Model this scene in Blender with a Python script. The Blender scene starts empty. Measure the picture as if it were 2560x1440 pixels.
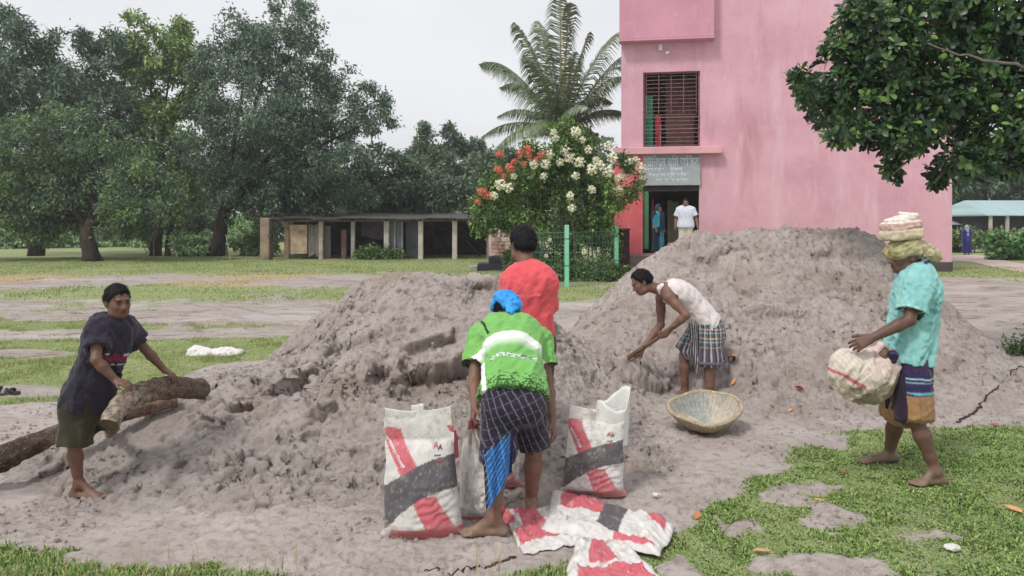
import bpy, math, random
import numpy as np
from mathutils import Vector, Matrix

# ------------------------------------------------------------------ camera, sky, sun, exposure
sc = bpy.context.scene
COL = sc.collection
F, CX, HY, CH = 1900.0, 1280.0, 555.0, 1.70      # focal length in photo pixels, principal column, horizon row, eye height
cam_d = bpy.data.cameras.new('camera'); cam = bpy.data.objects.new('camera', cam_d); COL.objects.link(cam)
cam.location = (0, 0, CH); cam.rotation_euler = (math.radians(90), 0, 0)
cam_d.sensor_width = 36; cam_d.lens = 36 * F / 2560; cam_d.shift_y = -(720 - HY) / 2560
cam_d.clip_start = 0.05; cam_d.clip_end = 6000
sc.camera = cam

world = bpy.data.worlds.new('World'); sc.world = world; world.use_nodes = True
SUN_EL, SUN_AZ = math.radians(52), math.radians(222)    # azimuth from +Y clockwise: behind the camera, to the left
def build_world():
    nt = world.node_tree; nt.nodes.clear(); N = nt.nodes.new; L = nt.links.new
    out = N('ShaderNodeOutputWorld'); bg = N('ShaderNodeBackground')
    sky = N('ShaderNodeTexSky'); sky.sky_type = 'NISHITA'; sky.sun_disc = False
    sky.sun_elevation = SUN_EL; sky.sun_rotation = SUN_AZ; sky.air_density = 1.5; sky.dust_density = 5.0
    hsv = N('ShaderNodeHueSaturation'); hsv.inputs['Saturation'].default_value = 0.25
    L(sky.outputs[0], hsv.inputs['Color'])
    tc = N('ShaderNodeTexCoord'); mp = N('ShaderNodeMapping'); mp.inputs['Scale'].default_value = (1, 1, 3)
    nz = N('ShaderNodeTexNoise'); nz.inputs['Scale'].default_value = 1.6; nz.inputs['Detail'].default_value = 4
    L(tc.outputs['Generated'], mp.inputs[0]); L(mp.outputs[0], nz.inputs['Vector'])
    cr = N('ShaderNodeValToRGB')
    cr.color_ramp.elements[0].position = 0.3; cr.color_ramp.elements[0].color = (6.3, 6.45, 6.9, 1)
    cr.color_ramp.elements[1].position = 0.7; cr.color_ramp.elements[1].color = (7.5, 7.55, 7.8, 1)
    L(nz.outputs['Fac'], cr.inputs[0])
    mx = N('ShaderNodeMix'); mx.data_type = 'RGBA'; mx.inputs[0].default_value = 0.88
    L(hsv.outputs[0], mx.inputs[6]); L(cr.outputs[0], mx.inputs[7])
    L(mx.outputs[2], bg.inputs[0]); bg.inputs[1].default_value = 0.1
    L(bg.outputs[0], out.inputs[0])
build_world()
sun_d = bpy.data.lights.new('sun', 'SUN'); sun_d.energy = 1.5; sun_d.angle = math.radians(10); sun_d.color = (1.0, 0.965, 0.91)
sun = bpy.data.objects.new('sun', sun_d); COL.objects.link(sun)
_sd = Vector((math.sin(SUN_AZ) * math.cos(SUN_EL), math.cos(SUN_AZ) * math.cos(SUN_EL), math.sin(SUN_EL)))
sun.rotation_euler = _sd.to_track_quat('Z', 'Y').to_euler(); sun.location = (-8, -8, 20)
vs = sc.view_settings; vs.view_transform = 'Standard'; vs.look = 'None'; vs.exposure = 0.36; vs.gamma = 1.0; vs.use_curve_mapping = False
sc.cycles.use_denoising = True; sc.cycles.max_bounces = 6; sc.cycles.diffuse_bounces = 3; sc.cycles.transparent_max_bounces = 6
sc.cycles.use_adaptive_sampling = True; sc.cycles.adaptive_threshold = 0.02

# ------------------------------------------------------------------ helpers
RNG = np.random.default_rng(11)
def P(px, py, Y): return np.array([(px - CX) / F * Y, Y, CH - (py - HY) / F * Y])
def GP(px, py, z=0.0):
    return P(px, py, (CH - z) * F / (py - HY))
def nrm(v):
    v = np.asarray(v, float); return v / (np.linalg.norm(v, axis=-1, keepdims=True) + 1e-12)
def sst(a, b, x):
    t = np.clip((x - a) / (b - a), 0, 1); return t * t * (3 - 2 * t)
def lin(r, g, b):
    f = lambda c: (c / 255 / 12.92) if c / 255 <= 0.04045 else ((c / 255 + 0.055) / 1.055) ** 2.4
    return np.array([f(r), f(g), f(b)])

def _h(i, seed):
    i = (i.astype(np.int64) * 2654435761 + seed * 974634347) & 0xffffffff
    i = ((i ^ (i >> 15)) * 2246822519) & 0xffffffff
    i = ((i ^ (i >> 13)) * 3266489917) & 0xffffffff
    return ((i ^ (i >> 16)) & 0xffffff) / 8388607.5 - 1.0
def vn2(x, y, seed=0):
    xi = np.floor(x); yi = np.floor(y); fx = x - xi; fy = y - yi
    fx = fx * fx * fx * (fx * (fx * 6 - 15) + 10); fy = fy * fy * fy * (fy * (fy * 6 - 15) + 10)
    xi = xi.astype(np.int64); yi = yi.astype(np.int64)
    def c(a, b): return _h((xi + a) * 73856093 + (yi + b) * 19349663, seed)
    u = c(0, 0) * (1 - fx) + c(1, 0) * fx; v = c(0, 1) * (1 - fx) + c(1, 1) * fx
    return u * (1 - fy) + v * fy
def vn3(x, y, z, seed=0):
    zi = np.floor(z); fz = z - zi; fz = fz * fz * (3 - 2 * fz)
    a = _vn2s(x, y, zi, seed); b = _vn2s(x, y, zi + 1, seed)
    return a * (1 - fz) + b * fz
def _vn2s(x, y, zi, seed):
    xi = np.floor(x); yi = np.floor(y); fx = x - xi; fy = y - yi
    fx = fx * fx * (3 - 2 * fx); fy = fy * fy * (3 - 2 * fy)
    xi = xi.astype(np.int64); yi = yi.astype(np.int64); zz = zi.astype(np.int64) * 83492791
    def c(a, b): return _h((xi + a) * 73856093 + (yi + b) * 19349663 + zz, seed)
    u = c(0, 0) * (1 - fx) + c(1, 0) * fx; v = c(0, 1) * (1 - fx) + c(1, 1) * fx
    return u * (1 - fy) + v * fy
def fbm2(x, y, oct=4, seed=0, gain=0.5, lac=2.03):
    s = 0; a = 1.0; t = 0
    for i in range(oct):
        s = s + a * vn2(x, y, seed + i * 17); t += a; a *= gain; x = x * lac + 3.7; y = y * lac + 1.3
    return s / t

# ---- materials
def mat(name, rough=0.8, spec=0.3):
    m = bpy.data.materials.new(name); m.use_nodes = True
    b = m.node_tree.nodes['Principled BSDF']; b.inputs['Roughness'].default_value = rough
    b.inputs['Specular IOR Level'].default_value = spec
    return m, m.node_tree, b
def mixc(nt, fac, a, b, mode='MIX'):
    n = nt.nodes.new('ShaderNodeMix'); n.data_type = 'RGBA'; n.blend_type = mode
    for i, v in ((0, fac), (6, a), (7, b)):
        if hasattr(v, 'links'): nt.links.new(v, n.inputs[i])
        elif i == 0: n.inputs[0].default_value = v
        else: n.inputs[i].default_value = (v[0], v[1], v[2], 1)
    return n.outputs[2]
def noise(nt, scale, detail=4, vec=None, rough=0.55, dist=0.0):
    n = nt.nodes.new('ShaderNodeTexNoise'); n.inputs['Scale'].default_value = scale
    n.inputs['Detail'].default_value = detail; n.inputs['Roughness'].default_value = rough; n.inputs['Distortion'].default_value = dist
    if vec is not None: nt.links.new(vec, n.inputs['Vector'])
    return n.outputs['Fac']
def ramp(nt, val, a, b, lo=0.0, hi=1.0):
    n = nt.nodes.new('ShaderNodeMapRange'); n.inputs[1].default_value = a; n.inputs[2].default_value = b
    n.inputs[3].default_value = lo; n.inputs[4].default_value = hi; nt.links.new(val, n.inputs[0]); return n.outputs[0]
def obco(nt, scale=(1, 1, 1), kind='Object'):
    t = nt.nodes.new('ShaderNodeTexCoord'); m = nt.nodes.new('ShaderNodeMapping'); m.inputs['Scale'].default_value = scale
    nt.links.new(t.outputs[kind], m.inputs[0]); return m.outputs[0]
def geoco(nt, scale=(1, 1, 1)):
    t = nt.nodes.new('ShaderNodeNewGeometry'); m = nt.nodes.new('ShaderNodeMapping'); m.inputs['Scale'].default_value = scale
    nt.links.new(t.outputs['Position'], m.inputs[0]); return m.outputs[0]
def bump(nt, b, h, strength=0.3, dist=0.01):
    n = nt.nodes.new('ShaderNodeBump'); n.inputs['Strength'].default_value = strength; n.inputs['Distance'].default_value = dist
    nt.links.new(h, n.inputs['Height']); nt.links.new(n.outputs[0], b.inputs['Normal'])
def attr(nt, name):
    n = nt.nodes.new('ShaderNodeAttribute'); n.attribute_name = name; return n
MATS = {}
def M_noise(name, ca, cb, scale=6, rough=0.8, spec=0.3, bstr=0.3, bdist=0.01, bscale=None, stretch=(1, 1, 1), cc=None):
    """two colours blended by noise, relief from a finer noise"""
    if name in MATS: return MATS[name]
    m, nt, b = mat(name, rough, spec)
    v = obco(nt, stretch)
    f = ramp(nt, noise(nt, scale, 6, v, 0.6), 0.32, 0.68)
    c = mixc(nt, f, ca, cb)
    if cc is not None:
        c = mixc(nt, ramp(nt, noise(nt, scale * 0.35, 5, v, 0.6), 0.55, 0.7), c, cc)
    nt.links.new(c, b.inputs['Base Color'])
    if bstr: bump(nt, b, noise(nt, bscale or scale * 4, 5, v), bstr, bdist)
    MATS[name] = m; return m
def M_vcol(name, rough=0.8, spec=0.25, bstr=0.15, bdist=0.003, bscale=120, var=0.18, vscale=14, sheen=0.0):
    if name in MATS: return MATS[name]
    m, nt, b = mat(name, rough, spec); v = obco(nt)
    a = attr(nt, 'col')
    f = ramp(nt, noise(nt, vscale, 5, v), 0.3, 0.7, 1 - var, 1 + var)
    n = nt.nodes.new('ShaderNodeVectorMath'); n.operation = 'SCALE'
    nt.links.new(a.outputs['Color'], n.inputs[0]); nt.links.new(f, n.inputs['Scale'])
    nt.links.new(n.outputs[0], b.inputs['Base Color'])
    if sheen: b.inputs['Sheen Weight'].default_value = sheen
    if bstr: bump(nt, b, noise(nt, bscale, 3, v), bstr, bdist)
    MATS[name] = m; return m
def M_leaf(name, rough=0.45, spec=0.4, trans=0.3):
    if name in MATS: return MATS[name]
    m, nt, b = mat(name, rough, spec)
    a = attr(nt, 'col'); nt.links.new(a.outputs['Color'], b.inputs['Base Color'])
    t = nt.nodes.new('ShaderNodeBsdfTranslucent'); nt.links.new(mixc(nt, 1.0, a.outputs['Color'], (1.0, 1.0, 0.8), 'MULTIPLY'), t.inputs[0])
    mx = nt.nodes.new('ShaderNodeMixShader'); mx.inputs[0].default_value = trans
    nt.links.new(b.outputs[0], mx.inputs[1]); nt.links.new(t.outputs[0], mx.inputs[2])
    nt.links.new(mx.outputs[0], nt.nodes['Material Output'].inputs[0])
    MATS[name] = m; return m

# ---- objects
def mesh_np(name, v, f, m=None, parent=None, col=None, smooth=False, attrs=None, sharp=None):
    """v (n,3); f: array (k,3|4) or list of such arrays"""
    v = np.asarray(v, np.float32)
    fl = f if isinstance(f, list) and isinstance(f[0], np.ndarray) else [f]
    fl = [np.asarray(a, np.int32) for a in fl if len(a)]
    me = bpy.data.meshes.new(name)
    me.vertices.add(len(v)); me.vertices.foreach_set('co', v.ravel())
    nl = sum(a.size for a in fl); nf = sum(len(a) for a in fl)
    me.loops.add(nl); me.polygons.add(nf)
    me.loops.foreach_set('vertex_index', np.concatenate([a.ravel() for a in fl]))
    tot = np.concatenate([np.full(len(a), a.shape[1], np.int32) for a in fl])
    st = np.concatenate([[0], np.cumsum(tot)[:-1]]).astype(np.int32)
    me.polygons.foreach_set('loop_start', st)
    me.polygons.foreach_set('use_smooth', np.full(nf, bool(smooth)))
    me.update(calc_edges=True); me.validate()
    if col is not None:
        c = np.asarray(col, np.float32)
        if c.ndim == 1: c = np.tile(c[:3], (len(v), 1))
        c4 = np.ones((len(v), 4), np.float32); c4[:, :3] = np.clip(c[:, :3], 0, 1)
        at = me.attributes.new('col', 'FLOAT_COLOR', 'POINT'); at.data.foreach_set('color', c4.ravel())
    for k, a in (attrs or {}).items():
        at = me.attributes.new(k, 'FLOAT', 'POINT'); at.data.foreach_set('value', np.asarray(a, np.float32).ravel())
    if m: me.materials.append(m)
    o = bpy.data.objects.new(name, me); COL.objects.link(o)
    if parent is not None: o.parent = parent
    return o
def tag(o, label=None, cat=None, group=None, kind=None):
    if label: o['label'] = label
    if cat: o['category'] = cat
    if group: o['group'] = group
    if kind: o['kind'] = kind
    return o
def empty(name, loc=(0, 0, 0), rz=0.0, label=None, cat=None, group=None):
    o = bpy.data.objects.new(name, None); COL.objects.link(o); o.location = loc; o.rotation_euler = (0, 0, rz)
    o.empty_display_size = 0.2
    return tag(o, label, cat, group)

class MB:
    """collects boxes / tubes / grids and links them as one mesh"""
    def __init__(s): s.v = []; s.q = []; s.t = []; s.n = 0
    def add(s, v, q=None, t=None):
        v = np.asarray(v, float); s.v.append(v)
        if q is not None and len(q): s.q.append(np.asarray(q) + s.n)
        if t is not None and len(t): s.t.append(np.asarray(t) + s.n)
        s.n += len(v); return s
    def box(s, x0, x1, y0, y1, z0, z1, bev=0.0):
        if bev <= 0:
            v = [(x, y, z) for x in (x0, x1) for y in (y0, y1) for z in (z0, z1)]
            return s.add(v, [(0, 1, 3, 2), (4, 6, 7, 5), (0, 4, 5, 1), (2, 3, 7, 6), (0, 2, 6, 4), (1, 5, 7, 3)])
        b = bev
        xs = ((x0, x0 + b), (x1, x1 - b)); ys = ((y0, y0 + b), (y1, y1 - b)); zs = ((z0, z0 + b), (z1, z1 - b))
        v = []; idx = {}
        for i in (0, 1):
            for j in (0, 1):
                for k in (0, 1):
                    idx[i, j, k, 0] = len(v); v.append((xs[i][0], ys[j][1], zs[k][1]))
                    idx[i, j, k, 1] = len(v); v.append((xs[i][1], ys[j][0], zs[k][1]))
                    idx[i, j, k, 2] = len(v); v.append((xs[i][1], ys[j][1], zs[k][0]))
        q = []; t = []
        for i in (0, 1):
            r = [(i, 0, 0), (i, 1, 0), (i, 1, 1), (i, 0, 1)]; q.append([idx[a + (0,)] for a in (r[::-1] if i == 0 else r)])
            r = [(0, i, 0), (1, i, 0), (1, i, 1), (0, i, 1)]; q.append([idx[a + (1,)] for a in (r if i == 0 else r[::-1])])
            r = [(0, 0, i), (1, 0, i), (1, 1, i), (0, 1, i)]; q.append([idx[a + (2,)] for a in (r[::-1] if i == 0 else r)])
        for a in (0, 1):
            for c in (0, 1):
                q.append([idx[0, a, c, 1], idx[1, a, c, 1], idx[1, a, c, 2], idx[0, a, c, 2]])
                q.append([idx[a, 0, c, 0], idx[a, 1, c, 0], idx[a, 1, c, 2], idx[a, 0, c, 2]])
                q.append([idx[a, c, 0, 0], idx[a, c, 1, 0], idx[a, c, 1, 1], idx[a, c, 0, 1]])
        for k in idx:
            if k[3] == 0: t.append([idx[k[:3] + (0,)], idx[k[:3] + (1,)], idx[k[:3] + (2,)]])
        return s.add(v, q, t)
    def tube(s, pts, rad, n=8, cap=True):
        pts = np.asarray(pts, float); m = len(pts); rad = np.broadcast_to(np.asarray(rad, float), (m,))
        tg = np.gradient(pts, axis=0) if m > 2 else np.repeat((pts[1] - pts[0])[None], 2, 0)
        tg = nrm(tg); up = np.array([0, 0, 1.0]) if abs(tg[0][2]) < 0.9 else np.array([1.0, 0, 0])
        a = np.linspace(0, 2 * np.pi, n, endpoint=False); V = []
        for i in range(m):
            x = nrm(np.cross(up, tg[i])); y = np.cross(tg[i], x); up = y if abs(np.dot(y, tg[i])) < .5 else up
            V.append(pts[i] + rad[i] * (np.cos(a)[:, None] * x + np.sin(a)[:, None] * y))
        V = np.concatenate(V); k = np.arange(n); k2 = (k + 1) % n
        q = np.concatenate([np.stack([i * n + k, i * n + k2, (i + 1) * n + k2, (i + 1) * n + k], 1) for i in range(m - 1)])
        t = None
        if cap:
            V = np.concatenate([V, pts[:1], pts[-1:]]); c0 = m * n; c1 = c0 + 1
            t = np.concatenate([np.stack([np.full(n, c0), k2, k], 1), np.stack([np.full(n, c1), (m - 1) * n + k, (m - 1) * n + k2], 1)])
        return s.add(V, q, t)
    def bar(s, a, b, w, h=None):
        """square bar between two points"""
        a = np.asarray(a, float); b = np.asarray(b, float); h = h or w
        d = nrm(b - a); up = np.array([0, 0, 1.0]) if abs(d[2]) < 0.95 else np.array([0, 1.0, 0])
        x = nrm(np.cross(d, up)) * w / 2; y = nrm(np.cross(x, d)) * h / 2
        v = [p + i * x + j * y for p in (a, b) for i in (-1, 1) for j in (-1, 1)]
        return s.add(v, [(0, 1, 3, 2), (4, 6, 7, 5), (0, 4, 5, 1), (2, 3, 7, 6), (0, 2, 6, 4), (1, 5, 7, 3)])
    def build(s, name, m=None, parent=None, smooth=False, col=None, attrs=None):
        v = np.concatenate(s.v); f = []
        if s.q: f.append(np.concatenate(s.q))
        if s.t: f.append(np.concatenate(s.t))
        return mesh_np(name, v, f, m, parent, col, smooth, attrs)
def grid_faces(nr, nc):
    i = np.arange(nr - 1)[:, None] * nc + np.arange(nc - 1)[None]; i = i.ravel()
    return np.stack([i, i + 1, i + nc + 1, i + nc], 1)
def polysd(x, y, poly):
    """signed distance to a polygon (positive inside)"""
    poly = np.asarray(poly, float); d = np.full(np.shape(x), 1e9); ins = np.zeros(np.shape(x), bool); n = len(poly)
    for i in range(n):
        a = poly[i]; b = poly[(i + 1) % n]; e = b - a; wx = x - a[0]; wy = y - a[1]
        t = np.clip((wx * e[0] + wy * e[1]) / (e @ e + 1e-12), 0, 1)
        d = np.minimum(d, (wx - t * e[0]) ** 2 + (wy - t * e[1]) ** 2)
        c = ((a[1] > y) != (b[1] > y)) & (x < (b[0] - a[0]) * (y - a[1]) / (b[1] - a[1] + 1e-12) + a[0])
        ins ^= c
    d = np.sqrt(d); return np.where(ins, d, -d)
# ------------------------------------------------------------------ terrain
def gxy(px, py): return GP(px, py)[:2]
SAND = np.array([gxy(*p) for p in [(-300, 1330), (0, 1345), (150, 1385), (400, 1415), (640, 1432), (900, 1470), (1130, 1475), (1290, 1442), (1450, 1400),
        (1690, 1345), (1790, 1262), (1940, 1180), (1990, 1120), (2050, 1082), (2260, 1068), (2560, 1066), (2760, 1060),
        (2760, 900), (2600, 860), (2450, 800), (2300, 790), (1500, 790), (1380, 800), (1000, 800), (760, 850), (690, 900), (560, 905), (400, 960), (230, 1000), (0, 1016), (-300, 1030)]])
PATCH = [(2062, 1102, 75, 20), (2010, 1232, 95, 26), (2110, 1292, 105, 34), (1860, 1325, 52, 26), (2060, 1418, 170, 38), (1700, 1425, 70, 25), (1960, 1255, 70, 25), (2330, 1345, 60, 12)]
def sand_mask(x, y):
    x = np.asarray(x, float); y = np.asarray(y, float); out = np.zeros(x.shape); k = (y > 2.2) & (y < 14.5) & (np.abs(x) < 12)
    if k.any(): out[k] = _sand_mask(x[k], y[k])
    return out
def _sand_mask(x, y):
    wx = x + 0.14 * fbm2(x * 4, y * 4, 5, 5, .6); wy = y + 0.18 * fbm2(x * 4 + 9, y * 4, 5, 6, .6)
    s = sst(-0.05, 0.05, polysd(wx, wy, SAND))
    Ys = np.maximum(y, 0.5); px = CX + F * wx / Ys; py = HY + CH * F / np.maximum(wy, .5)
    for a, b, rx, ry in PATCH:
        q = ((px - a) / rx) ** 2 + ((py - b) / ry) ** 2
        s = np.maximum(s, (1 - sst(0.45, 1.15, q + .75 * fbm2(x * 7, y * 7, 4, 15))) * (y < 7))
    return s
_R = np.array([(560, .95), (640, .95), (655, .95), (668, .95), (682, .72), (695, .45), (708, .42), (722, .72), (742, .70), (756, .30), (775, .16), (795, .16), (805, .62), (815, .70), (824, .2), (838, .18), (850, .8), (862, .9), (880, .85),
               (905, .9), (950, .88), (985, .8), (1010, .85), (1100, .9), (1300, .95), (1500, .95), (3000, .95)])
_RR = np.array([(560, .95), (660, .95), (690, .9), (703, .85), (712, .30), (760, .08), (830, .15), (862, .5), (900, .6), (1000, .6), (1050, .9), (3000, .95)])
def grass_mask(x, y):
    py = HY + CH * F / np.maximum(y, 0.5)
    n = fbm2(x * 0.55, y * 0.22 + 4, 4, 31) + .75 * fbm2(x * 2.1, y * .9, 5, 33, .68)
    jit = py + (py - HY) * 0.055 * fbm2(x * 0.35, y * 0.12, 3, 77)
    cl = np.interp(jit, _R[:, 0], _R[:, 1]); cr = np.interp(jit, _RR[:, 0], _RR[:, 1])
    w = sst(0.28, 0.46, x / np.maximum(y, .5)); c = cl * (1 - w) + cr * w
    g = sst(0.34, 0.66, c + 0.42 * n)
    # the bare strip beside the sandals and the puddled corner on the left
    px = CX + F * x / np.maximum(y, .5)
    for a, b, rx, ry in [(60, 978, 140, 20), (40, 884, 170, 12)]:
        g = g * sst(0.5, 1.1, ((px - a) / rx) ** 2 + ((py - b) / ry) ** 2 + 0.3 * n)
    return g * (1 - sand_mask(x, y))
def clumps(x, y, sc, seed):
    """crumbly wet sand: flat between, thrown-up crumbs and little holes"""
    n = fbm2(x * sc, y * sc, 4, seed, .58); m = fbm2(x * sc * .21, y * sc * .21, 3, seed + 50)
    return np.sign(n) * np.abs(n) ** 1.15 * (0.55 + 0.9 * sst(-.35, .45, m))
def holes(x, y, seed):
    """little pits and cracks between crumbs"""
    a = vn2(x * 13 + 3, y * 17, seed + 7) + .4 * vn2(x * 37, y * 45, seed + 8); b = vn2(x * 25 + 8, y * 32, seed + 11) + .3 * vn2(x * 60, y * 70, seed + 12)
    m = sst(-.35, .3, fbm2(x * 1.9, y * 1.9, 3, seed + 9))
    return (sst(.42, .66, a) + .75 * sst(.40, .62, b)) * m
def base_rise(x, y): return 0.16 * sst(13, 22, y) * sst(0.12, 0.25, x / np.maximum(y, .5))
def ground_h(x, y):
    z = base_rise(x, y) + 0.015 * fbm2(x * 1.2, y * 1.2, 3, 3) * sst(3, 6, y)
    s = sand_mask(x, y)
    near = 1 - sst(7, 16, y)
    z = z + s * near * (0.016 * fbm2(x * 4, y * 4, 4, 8) + 0.022 * clumps(x, y, 10, 9) * sst(-.3, .3, fbm2(x * .8, y * .8, 2, 19)) + .012 * clumps(x, y, 30, 10) - .022 * holes(x, y, 210) + 0.012)
    z = z + (1 - s) * near * 0.008 * fbm2(x * 9, y * 9, 3, 14)
    g = 1 - np.clip(grass_mask(x, y) + s, 0, 1)
    z = z + g * (0.030 * fbm2(x * 2.6, y * 2.6, 4, 21) + .026 * clumps(x, y, 6, 22)) * (1 - sst(14, 40, y))
    return z

def rbf_fit(pts):
    pts = np.asarray(pts, float); p = pts[:, :2]; n = len(p)
    r = np.linalg.norm(p[:, None] - p[None], axis=2); K = np.where(r > 0, r ** 2 * np.log(r + 1e-9), 0) + np.eye(n) * 0.02
    A = np.zeros((n + 3, n + 3)); A[:n, :n] = K; A[:n, n] = 1; A[:n, n + 1:] = p; A[n, :n] = 1; A[n + 1:, :n] = p.T
    w = np.linalg.solve(A, np.concatenate([pts[:, 2], [0, 0, 0]]))
    def f(x, y):
        s = w[n] + w[n + 1] * x + w[n + 2] * y
        for i in range(n):
            r2 = (x - p[i, 0]) ** 2 + (y - p[i, 1]) ** 2
            s = s + w[i] * 0.5 * r2 * np.log(r2 + 1e-12)
        return s
    return f
A_PTS = [P(*a) for a in [(690, 908, 7.2), (715, 838, 7.25), (840, 768, 7.3), (880, 716, 7.3), (960, 693, 7.3), (1060, 686, 7.3), (1130, 692, 7.3), (1190, 687, 7.25), (1250, 695, 7.25), (1330, 762, 7.3), (1400, 838, 7.4), (1470, 880, 7.5),
    (800, 850, 6.6), (960, 822, 6.45), (1080, 815, 6.4), (1200, 815, 6.4), (1270, 850, 6.4), (1380, 940, 6.4), (1480, 985, 6.6),
    (760, 905, 6.2), (900, 905, 6.0), (1030, 895, 6.0), (1160, 880, 6.0), (1250, 935, 5.9),
    (600, 925, 6.2), (500, 950, 5.9), (430, 985, 5.6), (395, 1055, 5.3), (320, 1128, 5.0), (220, 1200, 4.75), (210, 1240, 4.6), (60, 1215, 4.85),
    (600, 1000, 5.6), (700, 985, 5.65), (600, 1100, 5.1), (500, 1148, 4.9), (700, 1140, 4.95), (850, 1095, 5.1), (1000, 1060, 5.2), (850, 1000, 5.55), (1000, 985, 5.6), (1150, 1050, 5.25), (1300, 1070, 5.3),
    (400, 1260, 4.5), (700, 1240, 4.6), (950, 1220, 4.7), (1150, 1195, 4.75), (1300, 1180, 4.85), (1450, 1120, 5.2)]]
A_PTS += [np.array(a) for a in [(-2.9, 8.2, -.06), (-2.3, 9.2, -.1), (-1.0, 9.6, -.1), (.4, 9.4, -.1), (1.4, 8.6, .12), (-3.4, 6.9, -.05), (-3.6, 5.9, -.05), (-4.3, 5.0, -.05), (-4.2, 4.2, -.05), (-2.5, 3.9, -.06), (-1, 3.9, -.06), (.6, 4.1, -.06), (1.3, 4.9, -.06), (1.9, 5.8, -.06), (-3.3, 8.4, -.1), (2.2, 6.6, -.05), (1.8, 7.25, -.06), (1.5, 6.9, -.04)]]
B_PTS = [P(*a) for a in [(2050, 573, 9.5), (1880, 582, 9.4), (1960, 576, 9.4), (2150, 579, 9.4), (1790, 587, 9.3), (1724, 590, 9.25), (1678, 610, 9.2), (1623, 645, 9.1), (1569, 694, 9.0), (1530, 728, 8.9), (1480, 785, 8.8), (1430, 835, 8.7), (2230, 622, 9.3), (2300, 702, 9.1), (2400, 795, 8.9), (2500, 885, 8.6), (2570, 945, 8.3),
    (1600, 1012, 6.9), (1750, 1030, 6.7), (1900, 1042, 6.6), (2050, 1050, 6.5), (2200, 1052, 6.5), (2400, 1040, 6.7),
    (1500, 880, 7.9), (1600, 895, 7.6), (1690, 895, 7.9), (1480, 898, 7.6), (1500, 908, 7.3), (1560, 903, 7.35), (1610, 905, 7.3)]]
for _px in (1750, 1900, 2050, 2180):
    for _y, _f in ((8.7, .74), (8.0, .47), (7.35, .22)):
        _t = dict(zip((1750, 1900, 2050, 2180), (.92, .98, 1, .95)))[_px]
        B_PTS.append(np.array([(_px - CX) / F * _y, _y, 1.62 * _f * _t]))
B_PTS += [np.array(a) for a in [(5.3, 7.9, .22), (5.2, 7.2, .05), (6.2, 8.5, -.06), (6.0, 9.6, -.06), (5.8, 7.0, -.05), (5.4, 11, .25), (4, 12.1, .1), (2.5, 11.7, .1), (1.4, 10.4, .1), (6, 12, -.1), (3.8, 13, -.1), (1, 11.6, -.1), (.5, 9.6, 0), (1.2, 6.3, -.06), (2.6, 6.0, -.08), (4, 5.9, -.08), (.5, 8.6, .3), (1.88, 7.2, -.02), (1.62, 7.42, .0), (1.9, 7.0, -.03)]]
fA = rbf_fit(A_PTS); fB = rbf_fit(B_PTS)

def seg_side(x, y, line):
    """distance to a polyline and the sign of the side (positive = towards the camera)"""
    best = np.full(x.shape, 1e9); side = np.zeros(x.shape); par = np.zeros(x.shape); n = len(line) - 1
    for i in range(n):
        a = line[i]; b = line[i + 1]; e = b - a; wx = x - a[0]; wy = y - a[1]
        t = np.clip((wx * e[0] + wy * e[1]) / (e @ e), 0, 1)
        d = np.hypot(wx - t * e[0], wy - t * e[1]); cr = -(e[0] * wy - e[1] * wx)
        k = d < best; best = np.where(k, d, best); side = np.where(k, np.sign(cr), side); par = np.where(k, (i + t) / n, par)
    return best, side, par
# scarps: left to right polylines (photo px, py, Y); ground on the camera side has been dug or has slumped away
SC_A = [([(985, 945, 5.95), (1030, 922, 5.95), (1100, 905, 6.0), (1140, 893, 6.0), (1180, 868, 6.05), (1230, 862, 6.0)], .14, .34),
        ([(1000, 870, 6.15), (1060, 850, 6.25), (1110, 838, 6.3), (1150, 822, 6.35)], .07, .20),
        ([(655, 1000, 5.62), (690, 950, 5.85), (740, 915, 6.05), (810, 905, 6.1), (840, 925, 6.0)], .12, .36),
        ([(895, 955, 5.82), (940, 930, 5.92), (985, 945, 5.9)], .07, .2),
        ([(1165, 800, 6.75), (1160, 740, 7.0), (1195, 695, 7.2)], .06, .5),
        ([(745, 1065, 5.35), (790, 1030, 5.45), (840, 1035, 5.45)], .07, .16),
        ([(545, 1035, 5.45), (600, 1010, 5.6), (650, 1000, 5.62)], .06, .2),
        ([(500, 1060, 5.3), (530, 1045, 5.35), (580, 1075, 5.25)], .05, .16)]
PIT_A = [(850, 858, 6.3, .19, .075, .11), (735, 878, 6.7, .17, .08, .10), (1010, 748, 6.9, .09, .05, .05), (1105, 805, 6.5, .06, .04, .05), (1120, 742, 6.9, .05, .04, .035), (870, 790, 6.95, .07, .05, .04), (930, 845, 6.35, .06, .04, .035), (630, 1150, 4.95, .1, .06, .05),
         (660, 1165, 4.9, .08, .05, .045), (460, 1165, 4.85, .09, .06, .05), (1130, 960, 5.7, .12, .07, .05), (770, 1105, 5.1, .07, .05, .05), (900, 1130, 5.0, .09, .05, .04), (560, 1200, 4.7, .12, .05, .04), (1290, 900, 6.2, .1, .08, .06)]
def detail(x, y, seed):
    hol = holes(x, y, seed)
    return 0.035 * fbm2(x * 2.6, y * 2.6, 3, seed) + 0.052 * clumps(x, y, 8, seed + 1) + 0.030 * clumps(x, y, 22, seed + 2) - .040 * hol
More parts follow.
